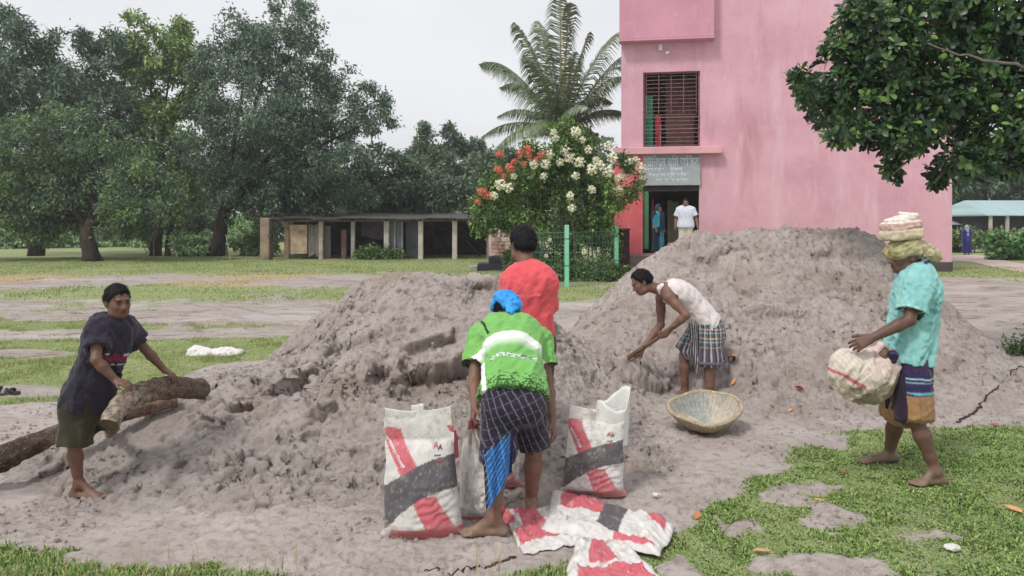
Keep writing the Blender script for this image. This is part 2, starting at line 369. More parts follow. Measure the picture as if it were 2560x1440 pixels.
def heapA_h(x, y, under=None):
    wx = x + .05 * fbm2(x * 7, y * 7, 3, 41); wy = y + .07 * fbm2(x * 7 + 5, y * 7, 4, 42) 
    z = fA(x, y)
    for line, dep, fall in SC_A:
        d, s, p = seg_side(wx, wy, np.array([P(*q)[:2] for q in line]))
        end = np.clip(np.minimum(p, 1 - p) * 6, 0, 1)
        dep = dep * 1.4; sd = d * s; S = sst(-.015, .085, sd + .012 * vn2(x * 45, y * 45, 48)) * end; z = z - dep * S * np.exp(-(np.maximum(sd, 0) / fall) ** 1.6)
        if under is not None: under += (.085 + dep * .75) * S * np.exp(-(np.maximum(sd, 0) / (fall * .7)) ** 2)
    for px, py, Y, rx, ry, dp in PIT_A:
        c = P(px, py, Y); q = np.sqrt(((wx - c[0]) / rx) ** 2 + ((wy - c[1]) / ry) ** 2)
        z = z - dp * (1 - sst(.45, 1.0, q))
        if under is not None: under += dp * .8 * (1 - sst(.3, 1.0, q)) * (wy > c[1])
    e = sst(-.05, .12, z)
    return np.where(z > -.05, z, -.05 + (z + .05) * 2) + detail(x, y, 60) * (.35 + .65 * e)
SC_B = [([(1470, 920, 7.15), (1540, 910, 7.22), (1610, 907, 7.25), (1655, 905, 7.4), (1680, 900, 7.65), (1760, 910, 7.75)], .25, .30),
        ([(1480, 985, 7.0), (1560, 975, 7.05), (1650, 990, 6.95)], .05, .2),
        ([(1990, 690, 8.9), (2100, 660, 9.0), (2200, 680, 9.0)], .06, .3), ([(1850, 800, 8.0), (1950, 770, 8.1), (2050, 790, 8.0)], .05, .25),
        ([(2080, 900, 7.4), (2170, 870, 7.5), (2230, 890, 7.4)], .05, .25), ([(1720, 720, 8.9), (1800, 690, 9.0), (1860, 700, 9.0)], .05, .25)]
def heapB_h(x, y, under=None):
    wx = x + .06 * fbm2(x * 6, y * 6, 3, 141); wy = y + .07 * fbm2(x * 6 + 5, y * 6, 4, 142) 
    z = fB(x, y)
    for line, dep, fall in SC_B:
        d, s, p = seg_side(wx, wy, np.array([P(*q)[:2] for q in line]))
        end = np.clip(np.minimum(p, 1 - p) * 5, 0, 1)
        sd = d * s; S = sst(-.02, .10, sd + .012 * vn2(x * 45, y * 45, 48)) * end; z = z - dep * S * np.exp(-(np.maximum(sd, 0) / fall) ** 1.8)
        if under is not None: under += (.085 + dep * .22) * S * np.exp(-(np.maximum(sd, 0) / (fall * .7)) ** 2)
    e = sst(-.05, .15, z)
    rough = .75 + .5 * sst(-.1, .3, fbm2(x * .9, y * .9, 2, 190))
    return np.where(z > -.05, z, -.05 + (z + .05) * 2) + detail(x, y, 160) * (.3 + .8 * e * rough) + .02 * clumps(x, y, 4.5, 171) * e
def H(x, y):
    x = np.atleast_1d(np.asarray(x, float)); y = np.atleast_1d(np.asarray(y, float))
    z = ground_h(x, y)
    a = (x > -4.6) & (x < 2.4) & (y > 3.7) & (y < 9.8); b = (x > .4) & (x < 6.4) & (y > 5.8) & (y < 13)
    if a.any(): z[a] = np.maximum(z[a], heapA_h(x[a], y[a]))
    if b.any(): z[b] = np.maximum(z[b], heapB_h(x[b], y[b]))
    return z
def H1(x, y): return float(H(x, y)[0])

def M_sand():
    m, nt, b = mat('damp_river_sand', 0.92, 0.15); v = geoco(nt)
    c = mixc(nt, ramp(nt, noise(nt, 2.2, 5, v, .6), .38, .62), lin(216, 204, 197), lin(201, 188, 181))
    c = mixc(nt, ramp(nt, noise(nt, 11, 5, v, .65), .5, .72), c, lin(172, 158, 150))
    c = mixc(nt, ramp(nt, noise(nt, 34, 4, v, .75), .60, .68, 0, .75), c, lin(122, 110, 104))  # dark flecks painted in to stand for the shade of tiny pits
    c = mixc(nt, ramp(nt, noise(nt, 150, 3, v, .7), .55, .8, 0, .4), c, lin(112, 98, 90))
    c = mixc(nt, ramp(nt, noise(nt, 1.1, 3, v, .5), .56, .72, 0, .4), c, lin(178, 156, 136))
    nt.links.new(c, b.inputs['Base Color'])
    h = nt.nodes.new('ShaderNodeMath'); h.operation = 'ADD'
    nt.links.new(noise(nt, 60, 6, v, .65), h.inputs[0]); nt.links.new(noise(nt, 260, 4, v, .7), h.inputs[1])
    bump(nt, b, h.outputs[0], 1.0, .018)
    return m
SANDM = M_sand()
def M_ground():
    m, nt, b = mat('field_ground', 0.9, 0.2); v = geoco(nt); vx = geoco(nt, (.35, 1, 1))
    s = attr(nt, 'sand').outputs['Fac']; g = attr(nt, 'grass').outputs['Fac']; dr = attr(nt, 'dry').outputs['Fac']
    sand = mixc(nt, ramp(nt, noise(nt, 2.2, 5, v, .6), .38, .62), lin(197, 186, 180), lin(181, 169, 162))
    sand = mixc(nt, ramp(nt, noise(nt, 13, 5, v, .65), .5, .72), sand, lin(148, 136, 130))
    sand = mixc(nt, ramp(nt, noise(nt, 34, 4, v, .75), .60, .68, 0, .75), sand, lin(122, 110, 104))  # pit shade put into the flat sand as dark colour flecks
    mud = mixc(nt, ramp(nt, noise(nt, 1.4, 6, vx, .65), .35, .65), lin(190, 180, 174), lin(163, 151, 144))
    mud = mixc(nt, ramp(nt, noise(nt, 5, 6, vx, .7), .52, .66), mud, lin(118, 104, 96))
    mud = mixc(nt, ramp(nt, noise(nt, .5, 4, vx, .6), .55, .68), mud, lin(196, 190, 187))
    gr = mixc(nt, ramp(nt, noise(nt, .9, 6, vx, .65), .35, .65), lin(148, 160, 108), lin(168, 174, 126))
    gr = mixc(nt, ramp(nt, noise(nt, 9, 5, v, .7), .45, .75), gr, lin(112, 128, 82))
    gr = mixc(nt, ramp(nt, noise(nt, .33, 5, vx, .6), .56, .7, 0, .7), gr, lin(184, 174, 132))
    gr = mixc(nt, dr, gr, mixc(nt, ramp(nt, noise(nt, 2.2, 6, vx, .7), .35, .65), lin(182, 164, 128), lin(192, 170, 142)))
    c = mixc(nt, g, mud, gr); c = mixc(nt, s, c, sand)
    nt.links.new(c, b.inputs['Base Color'])
    nt.links.new(ramp(nt, noise(nt, .5, 4, vx, .6), .5, .7, .9, .55), b.inputs['Roughness'])
    h = nt.nodes.new('ShaderNodeMath'); h.operation = 'ADD'
    nt.links.new(noise(nt, 22, 6, v, .7), h.inputs[0]); nt.links.new(noise(nt, 140, 4, v, .7), h.inputs[1])
    bump(nt, b, h.outputs[0], .7, .02)
    return m
def build_ground():
    iy = np.linspace(1 / 2.4, 1 / 60, 560); ys = np.concatenate([[-60, .6], 1 / iy, [75, 100, 150, 250, 500, 1200, 2500]])
    k = np.linspace(-1, 1, 520); ts = k * .62 + np.sign(k) * np.abs(k) ** 5 * .9
    Yg, T = np.meshgrid(ys, ts, indexing='ij'); Ye = np.where(Yg < 0, 60, np.maximum(Yg, 2.4))
    X = T * Ye; z = ground_h(X.ravel(), Yg.ravel())
    v = np.stack([X.ravel(), Yg.ravel(), z], 1)
    x, y = v[:, 0], v[:, 1]; py = HY + CH * F / np.maximum(y, .5)
    dry = sst(.25, .6, np.exp(-((py - 700) / 13) ** 2) * sst(-.05, -.2, x / np.maximum(y, .5)) * 1.0 + .55 * fbm2(x * .25, y * .1, 4, 91) * (y < 40) * (y > 8))
    o = mesh_np('ground', v, grid_faces(len(ys), len(ts)), M_ground(), smooth=True, attrs={'sand': sand_mask(x, y), 'grass': grass_mask(x, y), 'dry': dry})
    tag(o, 'muddy playing field with grass bands and sand trodden flat in front', kind='structure')
build_ground()
def heap(name, fn, x0, x1, y0, y1, step, label):
    xs = np.arange(x0, x1, step); ys = np.arange(y0, y1, step); X, Yg = np.meshgrid(xs, ys)
    und = np.zeros(X.size); z = fn(X.ravel(), Yg.ravel(), und); f = grid_faces(len(ys), len(xs))
    keep = (z[f] > -.035).any(1); f = f[keep]; u = np.unique(f); rm = np.full(len(z), -1); rm[u] = np.arange(len(u))
    v = np.stack([X.ravel(), Yg.ravel(), z], 1); Z = z.reshape(X.shape); gy, gx = np.gradient(Z, step); nn = nrm(np.stack([-gx.ravel(), -gy.ravel(), np.ones(len(z))], 1))
    v = v[u]; nn = nn[u]; steep = sst(.55, 1.6, np.hypot(gx, gy).ravel()[u])          # break up the steep faces sideways
    d = .016 * vn3(v[:, 0] * 22, v[:, 1] * 22, v[:, 2] * 22, 7) + .010 * vn3(v[:, 0] * 55, v[:, 1] * 55, v[:, 2] * 55, 8) + .045 * steep * vn3(v[:, 0] * 9, v[:, 1] * 9, v[:, 2] * 16, 9)
    v = v + nn * d[:, None]; v[:, 1] += und[u]
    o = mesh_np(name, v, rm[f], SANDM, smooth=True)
    return tag(o, label, 'sand heap', 'heaps of damp grey sand')
heap('sand_heap', heapA_h, -4.5, 2.3, 3.7, 9.7, .0125, 'lower grey sand heap with dug scarps behind the cement bags')
heap('sand_heap', heapB_h, .45, 6.4, 5.8, 13, .0175, 'tall rounded grey sand heap in front of the pink building')

# ---- loose crumbs of sand
def ico():
    t = (1 + 5 ** .5) / 2
    v = np.array([(-1, t, 0), (1, t, 0), (-1, -t, 0), (1, -t, 0), (0, -1, t), (0, 1, t), (0, -1, -t), (0, 1, -t), (t, 0, -1), (t, 0, 1), (-t, 0, -1), (-t, 0, 1)], float)
    f = np.array([(0, 11, 5), (0, 5, 1), (0, 1, 7), (0, 7, 10), (0, 10, 11), (1, 5, 9), (5, 11, 4), (11, 10, 2), (10, 7, 6), (7, 1, 8), (3, 9, 4), (3, 4, 2), (3, 2, 6), (3, 6, 8), (3, 8, 9), (4, 9, 5), (2, 4, 11), (6, 2, 10), (8, 6, 7), (9, 8, 1)])
    return nrm(v), f
def crumbs():
    n = 42000; r = RNG
    x = r.uniform(-4.3, 5.6, n); y = r.uniform(4.0, 9.4, n)
    ok = (sand_mask(x, y) > .5) & (np.abs(x / y) < .8) & (fbm2(x * 2.3, y * 2.3, 3, 201) > -.02); x, y = x[ok], y[ok]
    z = H(x, y); n = len(x)
    rad = .003 + .014 * r.random(n) ** 6
    iv, jf = ico()
    V = iv[None] * rad[:, None, None] * (1 + .32 * r.standard_normal((n, 12, 1))) * r.uniform(.6, 1.3, (n, 1, 3)) + np.stack([x, y, z + rad * .25], 1)[:, None]
    f = (np.arange(n)[:, None, None] * 12 + jf[None]).reshape(-1, 3)
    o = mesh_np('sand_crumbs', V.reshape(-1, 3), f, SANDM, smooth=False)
    tag(o, 'loose crumbs of damp sand scattered over heaps and trodden ground', 'sand', kind='stuff')
crumbs()
# ------------------------------------------------------------------ smooth solids (distance field -> one continuous mesh)
class Vol:
    def __init__(s, lo, hi, h):
        s.lo = np.asarray(lo, float); s.h = h
        s.n = np.ceil((np.asarray(hi, float) - s.lo) / h).astype(int) + 1
        s.d = np.full(s.n, .3, np.float32)
        s.ax = [(s.lo[i] + h * np.arange(s.n[i])).astype(np.float32) for i in range(3)]
    def box(s, lo, hi):
        a = np.clip(np.floor((np.asarray(lo) - s.lo) / s.h).astype(int), 0, s.n); b = np.clip(np.ceil((np.asarray(hi) - s.lo) / s.h).astype(int) + 1, 0, s.n)
        sl = tuple(slice(a[i], b[i]) for i in range(3))
        return sl, s.ax[0][sl[0]][:, None, None], s.ax[1][sl[1]][None, :, None], s.ax[2][sl[2]][None, None, :]
    def put(s, sl, d, k, op='add'):
        o = s.d[sl]
        if op == 'sub':
            d = -d; h = np.maximum(k - np.abs(o - d), 0) / max(k, 1e-6); s.d[sl] = np.maximum(o, d) + h * h * k * .25
        else:
            h = np.maximum(k - np.abs(o - d), 0) / max(k, 1e-6); s.d[sl] = np.minimum(o, d) - h * h * k * .25
    def cap(s, a, b, ra, rb=None, k=.02, op='add', cut=None, cut0=None):
        """tapered capsule; cut / cut0 = flat ends at b / at a"""
        rb = ra if rb is None else rb
        a = np.asarray(a, float); b = np.asarray(b, float); m = max(ra, rb) + k + 2 * s.h
        sl, X, Y, Z = s.box(np.minimum(a, b) - m, np.maximum(a, b) + m)
        e = b - a; L2 = float(e @ e) + 1e-9
        tt = ((X - a[0]) * e[0] + (Y - a[1]) * e[1] + (Z - a[2]) * e[2]) / L2
        t = np.clip(tt, 0, 1)
        d = np.sqrt((X - a[0] - t * e[0]) ** 2 + (Y - a[1] - t * e[1]) ** 2 + (Z - a[2] - t * e[2]) ** 2) - (ra + (rb - ra) * t)
        if cut is not None: d = np.maximum(d, (tt - cut) * math.sqrt(L2))
        if cut0 is not None: d = np.maximum(d, (cut0 - tt) * math.sqrt(L2))
        s.put(sl, d, k, op)
    def chain(s, pts, rads, k=.02):
        for i in range(len(pts) - 1): s.cap(pts[i], pts[i + 1], rads[i], rads[i + 1], k)
    def ell(s, c, ax, r, k=.02, op='add', cuts=()):
        """ellipsoid with axes ax (3 rows) and radii r; cuts = [(normal, offset)] keeps dot(p-c,n) < offset"""
        c = np.asarray(c, float); ax = np.asarray(ax, float); r = np.asarray(r, float); m = r.max() + k + 2 * s.h
        sl, X, Y, Z = s.box(c - m, c + m); x, y, z = X - c[0], Y - c[1], Z - c[2]
        q = [(x * ax[i][0] + y * ax[i][1] + z * ax[i][2]) / r[i] for i in range(3)]
        k0 = np.sqrt(q[0] ** 2 + q[1] ** 2 + q[2] ** 2); k1 = np.sqrt((q[0] / r[0]) ** 2 + (q[1] / r[1]) ** 2 + (q[2] / r[2]) ** 2) + 1e-6
        d = k0 * (k0 - 1) / k1
        for n, off in cuts: d = np.maximum(d, x * n[0] + y * n[1] + z * n[2] - off)
        s.put(sl, d, k, op)
    def rbox(s, c, ax, r, rad=.02, k=.01):
        c = np.asarray(c, float); ax = np.asarray(ax, float); r = np.asarray(r, float); m = np.linalg.norm(r) + k + 2 * s.h
        sl, X, Y, Z = s.box(c - m, c + m); x, y, z = X - c[0], Y - c[1], Z - c[2]
        q = [np.abs(x * ax[i][0] + y * ax[i][1] + z * ax[i][2]) - (r[i] - rad) for i in range(3)]
        d = np.sqrt(sum(np.maximum(a, 0) ** 2 for a in q)) + np.minimum(np.maximum(np.maximum(q[0], q[1]), q[2]), 0) - rad
        s.put(sl, d, k)
    def plane(s, p, n):
        """keep the side n points to"""
        p = np.asarray(p, float); n = nrm(n); X, Y, Z = s.ax[0][:, None, None], s.ax[1][None, :, None], s.ax[2][None, None, :]
        s.d = np.maximum(s.d, -((X - p[0]) * n[0] + (Y - p[1]) * n[1] + (Z - p[2]) * n[2])).astype(np.float32)
    def disp(s, fn, band=.05):
        i, j, k = np.nonzero(np.abs(s.d) < band)
        s.d[i, j, k] += fn(s.ax[0][i].astype(float), s.ax[1][j].astype(float), s.ax[2][k].astype(float))
    def mesh(s):
        d = s.d; S = d < 0; nx, ny, nz = d.shape
        c = np.zeros((nx - 1, ny - 1, nz - 1), np.int8)
        for a in (0, 1):
            for b in (0, 1):
                for e in (0, 1): c += S[a:nx - 1 + a, b:ny - 1 + b, e:nz - 1 + e]
        act = (c > 0) & (c < 8); I = np.stack(np.nonzero(act), 1); idx = np.full(act.shape, -1, np.int32); idx[act] = np.arange(len(I))
        corner = [(a, b, e) for a in (0, 1) for b in (0, 1) for e in (0, 1)]
        val = np.stack([d[I[:, 0] + a, I[:, 1] + b, I[:, 2] + e] for a, b, e in corner], 1)
        acc = np.zeros((len(I), 3)); cnt = np.zeros(len(I)); cp = np.array(corner, float)
        for p in range(8):
            for q in range(p + 1, 8):
                if np.abs(cp[p] - cp[q]).sum() == 1:
                    x = (val[:, p] < 0) != (val[:, q] < 0); t = val[:, p] / (val[:, p] - val[:, q] + 1e-12)
                    pt = cp[p][None] + t[:, None] * (cp[q] - cp[p])[None]
                    acc[x] += pt[x]; cnt[x] += 1
        V = s.lo + (I + acc / np.maximum(cnt, 1)[:, None]) * s.h
        Fc = []
        for ax in range(3):
            A = [slice(None)] * 3; B = [slice(None)] * 3; A[ax] = slice(0, -1); B[ax] = slice(1, None)
            x = S[tuple(A)] != S[tuple(B)]; o1, o2 = (ax + 1) % 3, (ax + 2) % 3
            E = np.stack(np.nonzero(x), 1); lim = np.array([nx - 1, ny - 1, nz - 1])
            ok = (E[:, o1] > 0) & (E[:, o2] > 0) & (E[:, o1] < lim[o1]) & (E[:, o2] < lim[o2]); E = E[ok]
            def cell(u, w):
                G = E.copy(); G[:, o1] -= u; G[:, o2] -= w; return idx[G[:, 0], G[:, 1], G[:, 2]]
            q = np.stack([cell(1, 1), cell(0, 1), cell(0, 0), cell(1, 0)], 1)
            fl = ~S[E[:, 0], E[:, 1], E[:, 2]]; q[fl] = q[fl][:, ::-1]; Fc.append(q)
        f = np.concatenate(Fc); f = f[(f >= 0).all(1)]
        return V, f
def relax(V, f, it=1, lam=.5):
    for _ in range(it):
        acc = np.zeros_like(V); cnt = np.zeros(len(V))
        for a, b in ((0, 1), (1, 2), (2, 3), (3, 0)):
            np.add.at(acc, f[:, a], V[f[:, b]]); np.add.at(acc, f[:, b], V[f[:, a]]); np.add.at(cnt, f[:, a], 1); np.add.at(cnt, f[:, b], 1)
        V = V + lam * (acc / np.maximum(cnt, 1)[:, None] - V)
    return V

# ------------------------------------------------------------------ people
class Body:
    def __init__(s, J, sc=1.0, skin=(.16, .085, .055), vox=.005, w=1.0):
        s.J = {k: np.asarray(v, float) for k, v in J.items()}; s.s = sc; s.skin = np.asarray(skin); s.vox = vox; s.w = w
        J = s.J; J['hf'] = nrm(J['hf']); J['hu'] = nrm(J['hu'] - J['hf'] * (J['hu'] @ J['hf'])); J['hr'] = np.cross(J['hf'], J['hu'])
        s.up = nrm(J['neck'] - J['pel']); s.sl = nrm(J['shr'] - J['shl']); s.hl = nrm(J['hir'] - J['hil'])
        s.fwd = nrm(np.cross(s.up, s.sl))     # chest direction
        pts = np.array([J[k] for k in J if k not in ('hf', 'hu', 'hr', 'hs', 'thl', 'thr')]); s.lo = pts.min(0) - .2; s.hi = pts.max(0) + .2
    def spine(s, t):
        p, c, n = s.J['pel'], s.J['chest'], s.J['neck']
        m = 2 * c - .5 * (p + n)
        return (1 - t) ** 2 * p + 2 * t * (1 - t) * m + t * t * n
    def lat(s, t): return nrm(s.hl * (1 - t) + s.sl * t)
    LV = [(-.12, .085, .098), (0, .088, .105), (.18, .078, .098), (.38, .076, .096), (.58, .092, .103), (.76, .105, .100), (.9, .095, .075)]
    def torso(s, V, inf=0.0, lo=-1, hi=2, k=.05, wide=0.0, extra=None):
        for t, w, r in s.LV:
            if lo <= t <= hi:
                c = s.spine(t); l = s.lat(np.clip(t, 0, 1)); r2 = r * s.s * s.w + inf; w2 = w * s.s * s.w + wide
                V.cap(c - l * w2, c + l * w2, r2, r2, k)
        for a in ('shl', 'shr'):
            if hi > .9: V.cap(s.spine(.93), s.J[a] - s.up * .005, .052 * s.s + inf, .055 * s.s + inf, k)
    def arm(s, V, sd):
        J, z = s.J, s.s
        a, e, w = J['sh' + sd], J['el' + sd], J['wr' + sd]
        V.chain([a, a + (e - a) * .45, e], [.052 * z, .046 * z, .036 * z], .02)
        V.chain([e, e + (w - e) * .3, w], [.037 * z, .040 * z, .026 * z], .015)
    def leg(s, V, sd):
        J, z = s.J, s.s
        h, k, a, t = J['hi' + sd], J['kn' + sd], J['an' + sd], J['to' + sd]
        V.chain([h, h + (k - h) * .5, k], [.083 * z, .070 * z, .049 * z], .03)
        back = nrm(np.cross(nrm(a - k), np.cross(nrm(t - a), nrm(a - k)))) * -1
        m = k + (a - k) * .33
        V.chain([k, m, k + (a - k) * .72, a], [.048 * z, .050 * z, .037 * z, .033 * z], .02)
        V.cap(m - back * .0 + nrm(a - t) * .014 * z, m + (a - k) * .22 + nrm(a - t) * .008 * z, .044 * z, .030 * z, .03)
        # foot: heel, arch, ball and five toes
        fz = np.array([t[0] - a[0], t[1] - a[1], 0.]); L = np.linalg.norm(fz) + 1e-6; fd = fz / L; fl = np.cross(fd, [0, 0, 1.0])
        zg = t[2]; heel = np.array([a[0], a[1], zg + .028 * z]) - fd * .045 * z
        ball = np.array([t[0], t[1], zg + .018 * z]) - fd * .055 * z
        V.cap(a, heel, .033 * z, .030 * z, .02); V.cap(heel, ball, .028 * z, .020 * z, .02); V.cap(a + fd * .015 * z, ball, .030 * z, .017 * z, .03)
        V.cap(ball - fl * .026 * z, ball + fl * .026 * z, .017 * z, .017 * z, .02)
        inn = fl if sd == 'l' else -fl     # big toe is on the inner side
        for i in range(5):
            o = (.030 - .0155 * i) * z; ln = (.058, .056, .05, .043, .036)[i] * z; r = (.0135, .0095, .009, .0085, .008)[i] * z
            p = ball + inn * o; V.cap(p, p + fd * ln + inn * o * .12 + np.array([0, 0, -.004 * z]), r * 1.1, r, .006)
    def hand(s, V, sd, hd, pn, curl=.5, thumb=.6, spread=.06):
        """hd finger direction, pn the way the palm faces"""
        z = s.s; w = s.J['wr' + sd]; hd = nrm(hd); pn = nrm(pn - hd * (np.asarray(pn) @ hd)); ri = np.cross(hd, pn)
        th = ri if sd == 'l' else -ri         # thumb side
        if s.J.get('th' + sd) is not None and (s.J['th' + sd] @ th) < 0: th = -th
        kn = []
        for i in range(4):
            o = (.030, .010, -.010, -.029)[i] * z; b = w + hd * (.086 - .004 * abs(i - 1)) * z + th * o
            V.cap(w + th * o * .55 + hd * .012 * z, b, .015 * z, .0115 * z, .014); kn.append(b)
        for i in range(4):
            L = (.070, .078, .072, .056)[i] * z; p = kn[i]; d = nrm(hd + th * spread * (1.4 - i)); c = curl * (1 + .08 * i); r = .0092 * z
            for j, fr in enumerate((.45, .31, .24)):
                ang = c * (.75, 1.0, .7)[j]
                d = nrm(d * math.cos(ang) + pn * math.sin(ang)) if j == 0 else nrm(d * math.cos(ang) + np.cross(np.cross(d, pn), d) / (np.linalg.norm(np.cross(d, pn)) + 1e-6) * math.sin(ang)) if np.linalg.norm(np.cross(d, pn)) > .15 else nrm(d * math.cos(ang) - hd * math.sin(ang))
                q = p + d * L * fr; V.cap(p, q, r * (1 - .06 * j), r * (.94 - .07 * j), .005); p = q
        b = w + hd * .026 * z + th * .024 * z; d = nrm(hd * .62 + th * .62 + pn * thumb * .6); q = b + d * .046 * z
        V.cap(w + hd * .012 * z, b, .016 * z, .0145 * z, .015); V.cap(b, q, .0135 * z, .0105 * z, .008)
        d2 = nrm(hd * .8 + th * (.35 - thumb * .4) + pn * thumb * .8); V.cap(q, q + d2 * .034 * z, .0105 * z, .0085 * z, .004)
    def head(s, V):
        J = s.J; z = float(J['hs']) if 'hs' in J else s.s; f, u, r, c = J['hf'], J['hu'], J['hr'], J['head']; ax = (f, u, r)
        L = lambda a, b, d=0: c + (f * a + u * b + r * d) * z
        V.ell(L(-.012, .03), ax, np.array([.096, .086, .075]) * z, .03)
        V.ell(L(.025, -.030), ax, np.array([.066, .085, .060]) * z, .03)
        V.ell(L(.055, -.083), ax, np.array([.032, .026, .034]) * z, .03)
        V.cap(L(.02, -.075, .045), L(.02, -.075, -.045), .022 * z, .022 * z, .035)
        V.cap(L(.086, .022, .030), L(.086, .022, -.030), .0095 * z, .0095 * z, .018)
        for d in (-1, 1):
            V.ell(L(.099, .002, .031 * d), ax, np.array([.014, .012, .017]) * z, .012, 'sub')
            V.ell(L(.076, .001, .031 * d), ax, np.array([.0125, .011, .0135]) * z, .003)
            V.ell(L(-.004, -.008, .074 * d), (nrm(f - r * d * .5), u, nrm(r * d + f * .5)), np.array([.019, .031, .009]) * z, .008)
            V.cap(L(.065, -.028, .036 * d), L(.055, -.02, .046 * d), .013 * z, .010 * z, .03)
            V.cap(L(.090, -.034, .010 * d), L(.094, -.035, .006 * d), .009 * z, .008 * z, .008)
        V.cap(L(.084, .012), L(.108, -.030), .0075 * z, .0115 * z, .012)
        V.cap(L(.088, -.054, .016), L(.088, -.054, -.016), .0075 * z, .0075 * z, .008)
        V.cap(L(.086, -.065, .014), L(.086, -.065, -.014), .008 * z, .008 * z, .007)
        V.cap(L(-.02, -.05), J['neck'] + s.up * .0, .052 * s.s, .058 * s.s, .03)
    def build(s, name, parent, hands, cloth_cut=None, dust=None):
        V = Vol(s.lo, s.hi, s.vox); s.torso(V)
        for sd in 'lr': s.leg(V, sd)
        s.head(V)
        for sd in 'lr':
            s.arm(V, sd)
            if sd in hands: s.hand(V, sd, *hands[sd])
        v, f = V.mesh(); v = relax(v, f, 1, .35)
        J = s.J; z = float(J['hs']) if 'hs' in J else s.s; q = (v - J['head']) / z; a, b, d = q @ J['hf'], q @ J['hu'], q @ J['hr']
        col = np.tile(s.skin, (len(v), 1)) * (1 + .10 * vn3(v[:, 0] * 9, v[:, 1] * 9, v[:, 2] * 9, 3)[:, None])
        fr = a > .055
        for dd in (-1, 1):
            e = np.hypot((d - .031 * dd) / 1.25, b - .002); col[(e < .0088) & fr & (np.abs(b - .002) < .0062)] = (.05, .038, .034)
            col[(np.hypot(d - .031 * dd, b - .002) < .0054) & fr] = (.012, .009, .008)
            col[(e >= .0088) & (e < .0135) & fr & (b > .002)] *= .6  # socket shading painted into the skin above each eye
            br = fr & (np.abs(b - (.021 + .004 * np.abs(np.abs(d) - .03) / .02)) < .0048) & (np.abs(d - .032 * dd) < .021); col[br] = (.02, .015, .012)
        lip = fr & (np.abs(b + .0595) < .0095) & (np.abs(d) < .023); col[lip] = s.skin * np.array([.85, .55, .6])
        col[fr & (np.abs(b + .0595) < .0022) & (np.abs(d) < .022)] *= .45
        if dust is not None:
            for sd in 'lr':
                g = J['to' + sd][2]; near = np.hypot(v[:, 0] - J['an' + sd][0], v[:, 1] - J['an' + sd][1]) < .3
                k = near * sst(dust, .02, v[:, 2] - g + .04 * vn3(v[:, 0] * 30, v[:, 1] * 30, v[:, 2] * 12, 8))
                col = col * (1 - .55 * k[:, None]) + np.array(lin(150, 130, 112)) * .55 * k[:, None]
        return mesh_np(name, v, f, M_vcol('skin', .52, .42, .12, .002, 160, .12, 22), parent, col, True)
    def hair(s, parent, col=(.010, .0095, .0115), low=-.05, front=.072, side=.0, puff=.012, vox=.005):
        J = s.J; z = float(J['hs']) if 'hs' in J else s.s; f, u, r, c = J['hf'], J['hu'], J['hr'], J['head']; c0 = c + (f * -.012 + u * .03) * z
        V = Vol(c - .16 * z, c + .17 * z, vox)
        V.ell(c0, (f, u, r), (np.array([.096, .086, .075]) + puff * np.array([1, 1.35, .9])) * z, .01)
        V.ell(c0 - u * .04 * z - f * .02 * z, (f, u, r), (np.array([.085, .07, .070]) + puff * .7) * z, .02)
        def hl(x, y, zz):
            q = np.stack([x - c[0], y - c[1], zz - c[2]], -1) / z; a, b, d = q @ f, q @ u, q @ r
            n = .009 * vn3(x * 70, y * 70, zz * 20, 5) + .006 * vn3(x * 160, y * 160, zz * 30, 6)
            line = np.where(a > .03, low + (front - low) * sst(-.02, .085, a), low + (front - low) * sst(-.10, .085, a) * (.75 + side)) + n
            line = np.where((np.abs(d) > .05) & (a > .0) & (a < .032), line - .030, line); line = np.where((a < -.02), np.minimum(line, low + .012), line)
            hl.t = puff * 1.15 * (1 - sst(0.0, .045, b - line)) * z
            return (line - b) * z
        X, Y, Z = np.meshgrid(*V.ax, indexing='ij'); lq = hl(X.astype(float), Y.astype(float), Z.astype(float)); V.d = np.maximum(V.d + hl.t, lq).astype(np.float32)
        sk = (.096, .086, .075)
        V.disp(lambda x, y, zz: .0035 * z * vn3(x * 110, y * 110, zz * 45, 9) + .003 * z * vn3(x * 40, y * 40, zz * 40, 10))
        v, fc = V.mesh()
        rg = np.random.default_rng(len(v)); k = rg.choice(len(fc), min(len(fc), int(2600 if vox < .006 else 500))); cen = v[fc[k]].mean(1); nrl = nrm(np.cross(v[fc[k, 1]] - v[fc[k, 0]], v[fc[k, 3]] - v[fc[k, 0]]))
        q = cen - c0; q = np.where(((q * nrl).sum(1) < 0)[:, None], -nrl, nrl); nrl = q; dn = nrm(f * .35 - u * .75 + rg.standard_normal((len(k), 3)) * .35); dn = nrm(dn - nrl * (dn * nrl).sum(1)[:, None] * .85 + nrl * .22); sdv = nrm(np.cross(dn, nrl)) * .0016 * z; ln = (.014 + .016 * rg.random(len(k)))[:, None] * z
        sv = np.stack([cen - sdv, cen + sdv, cen + dn * ln], 1).reshape(-1, 3); n0 = len(v); st = n0 + np.arange(len(k) * 3).reshape(-1, 3); v = np.concatenate([v, sv])
        cc = np.tile(np.asarray(col), (len(v), 1)) * (1 + .35 * vn3(v[:, 0] * 150, v[:, 1] * 150, v[:, 2] * 60, 4)[:, None])
        return mesh_np('hair', v, [np.asarray(fc), st], M_vcol('hair', .6, .2, .5, .004, 300, .3, 60), parent, cc, True)
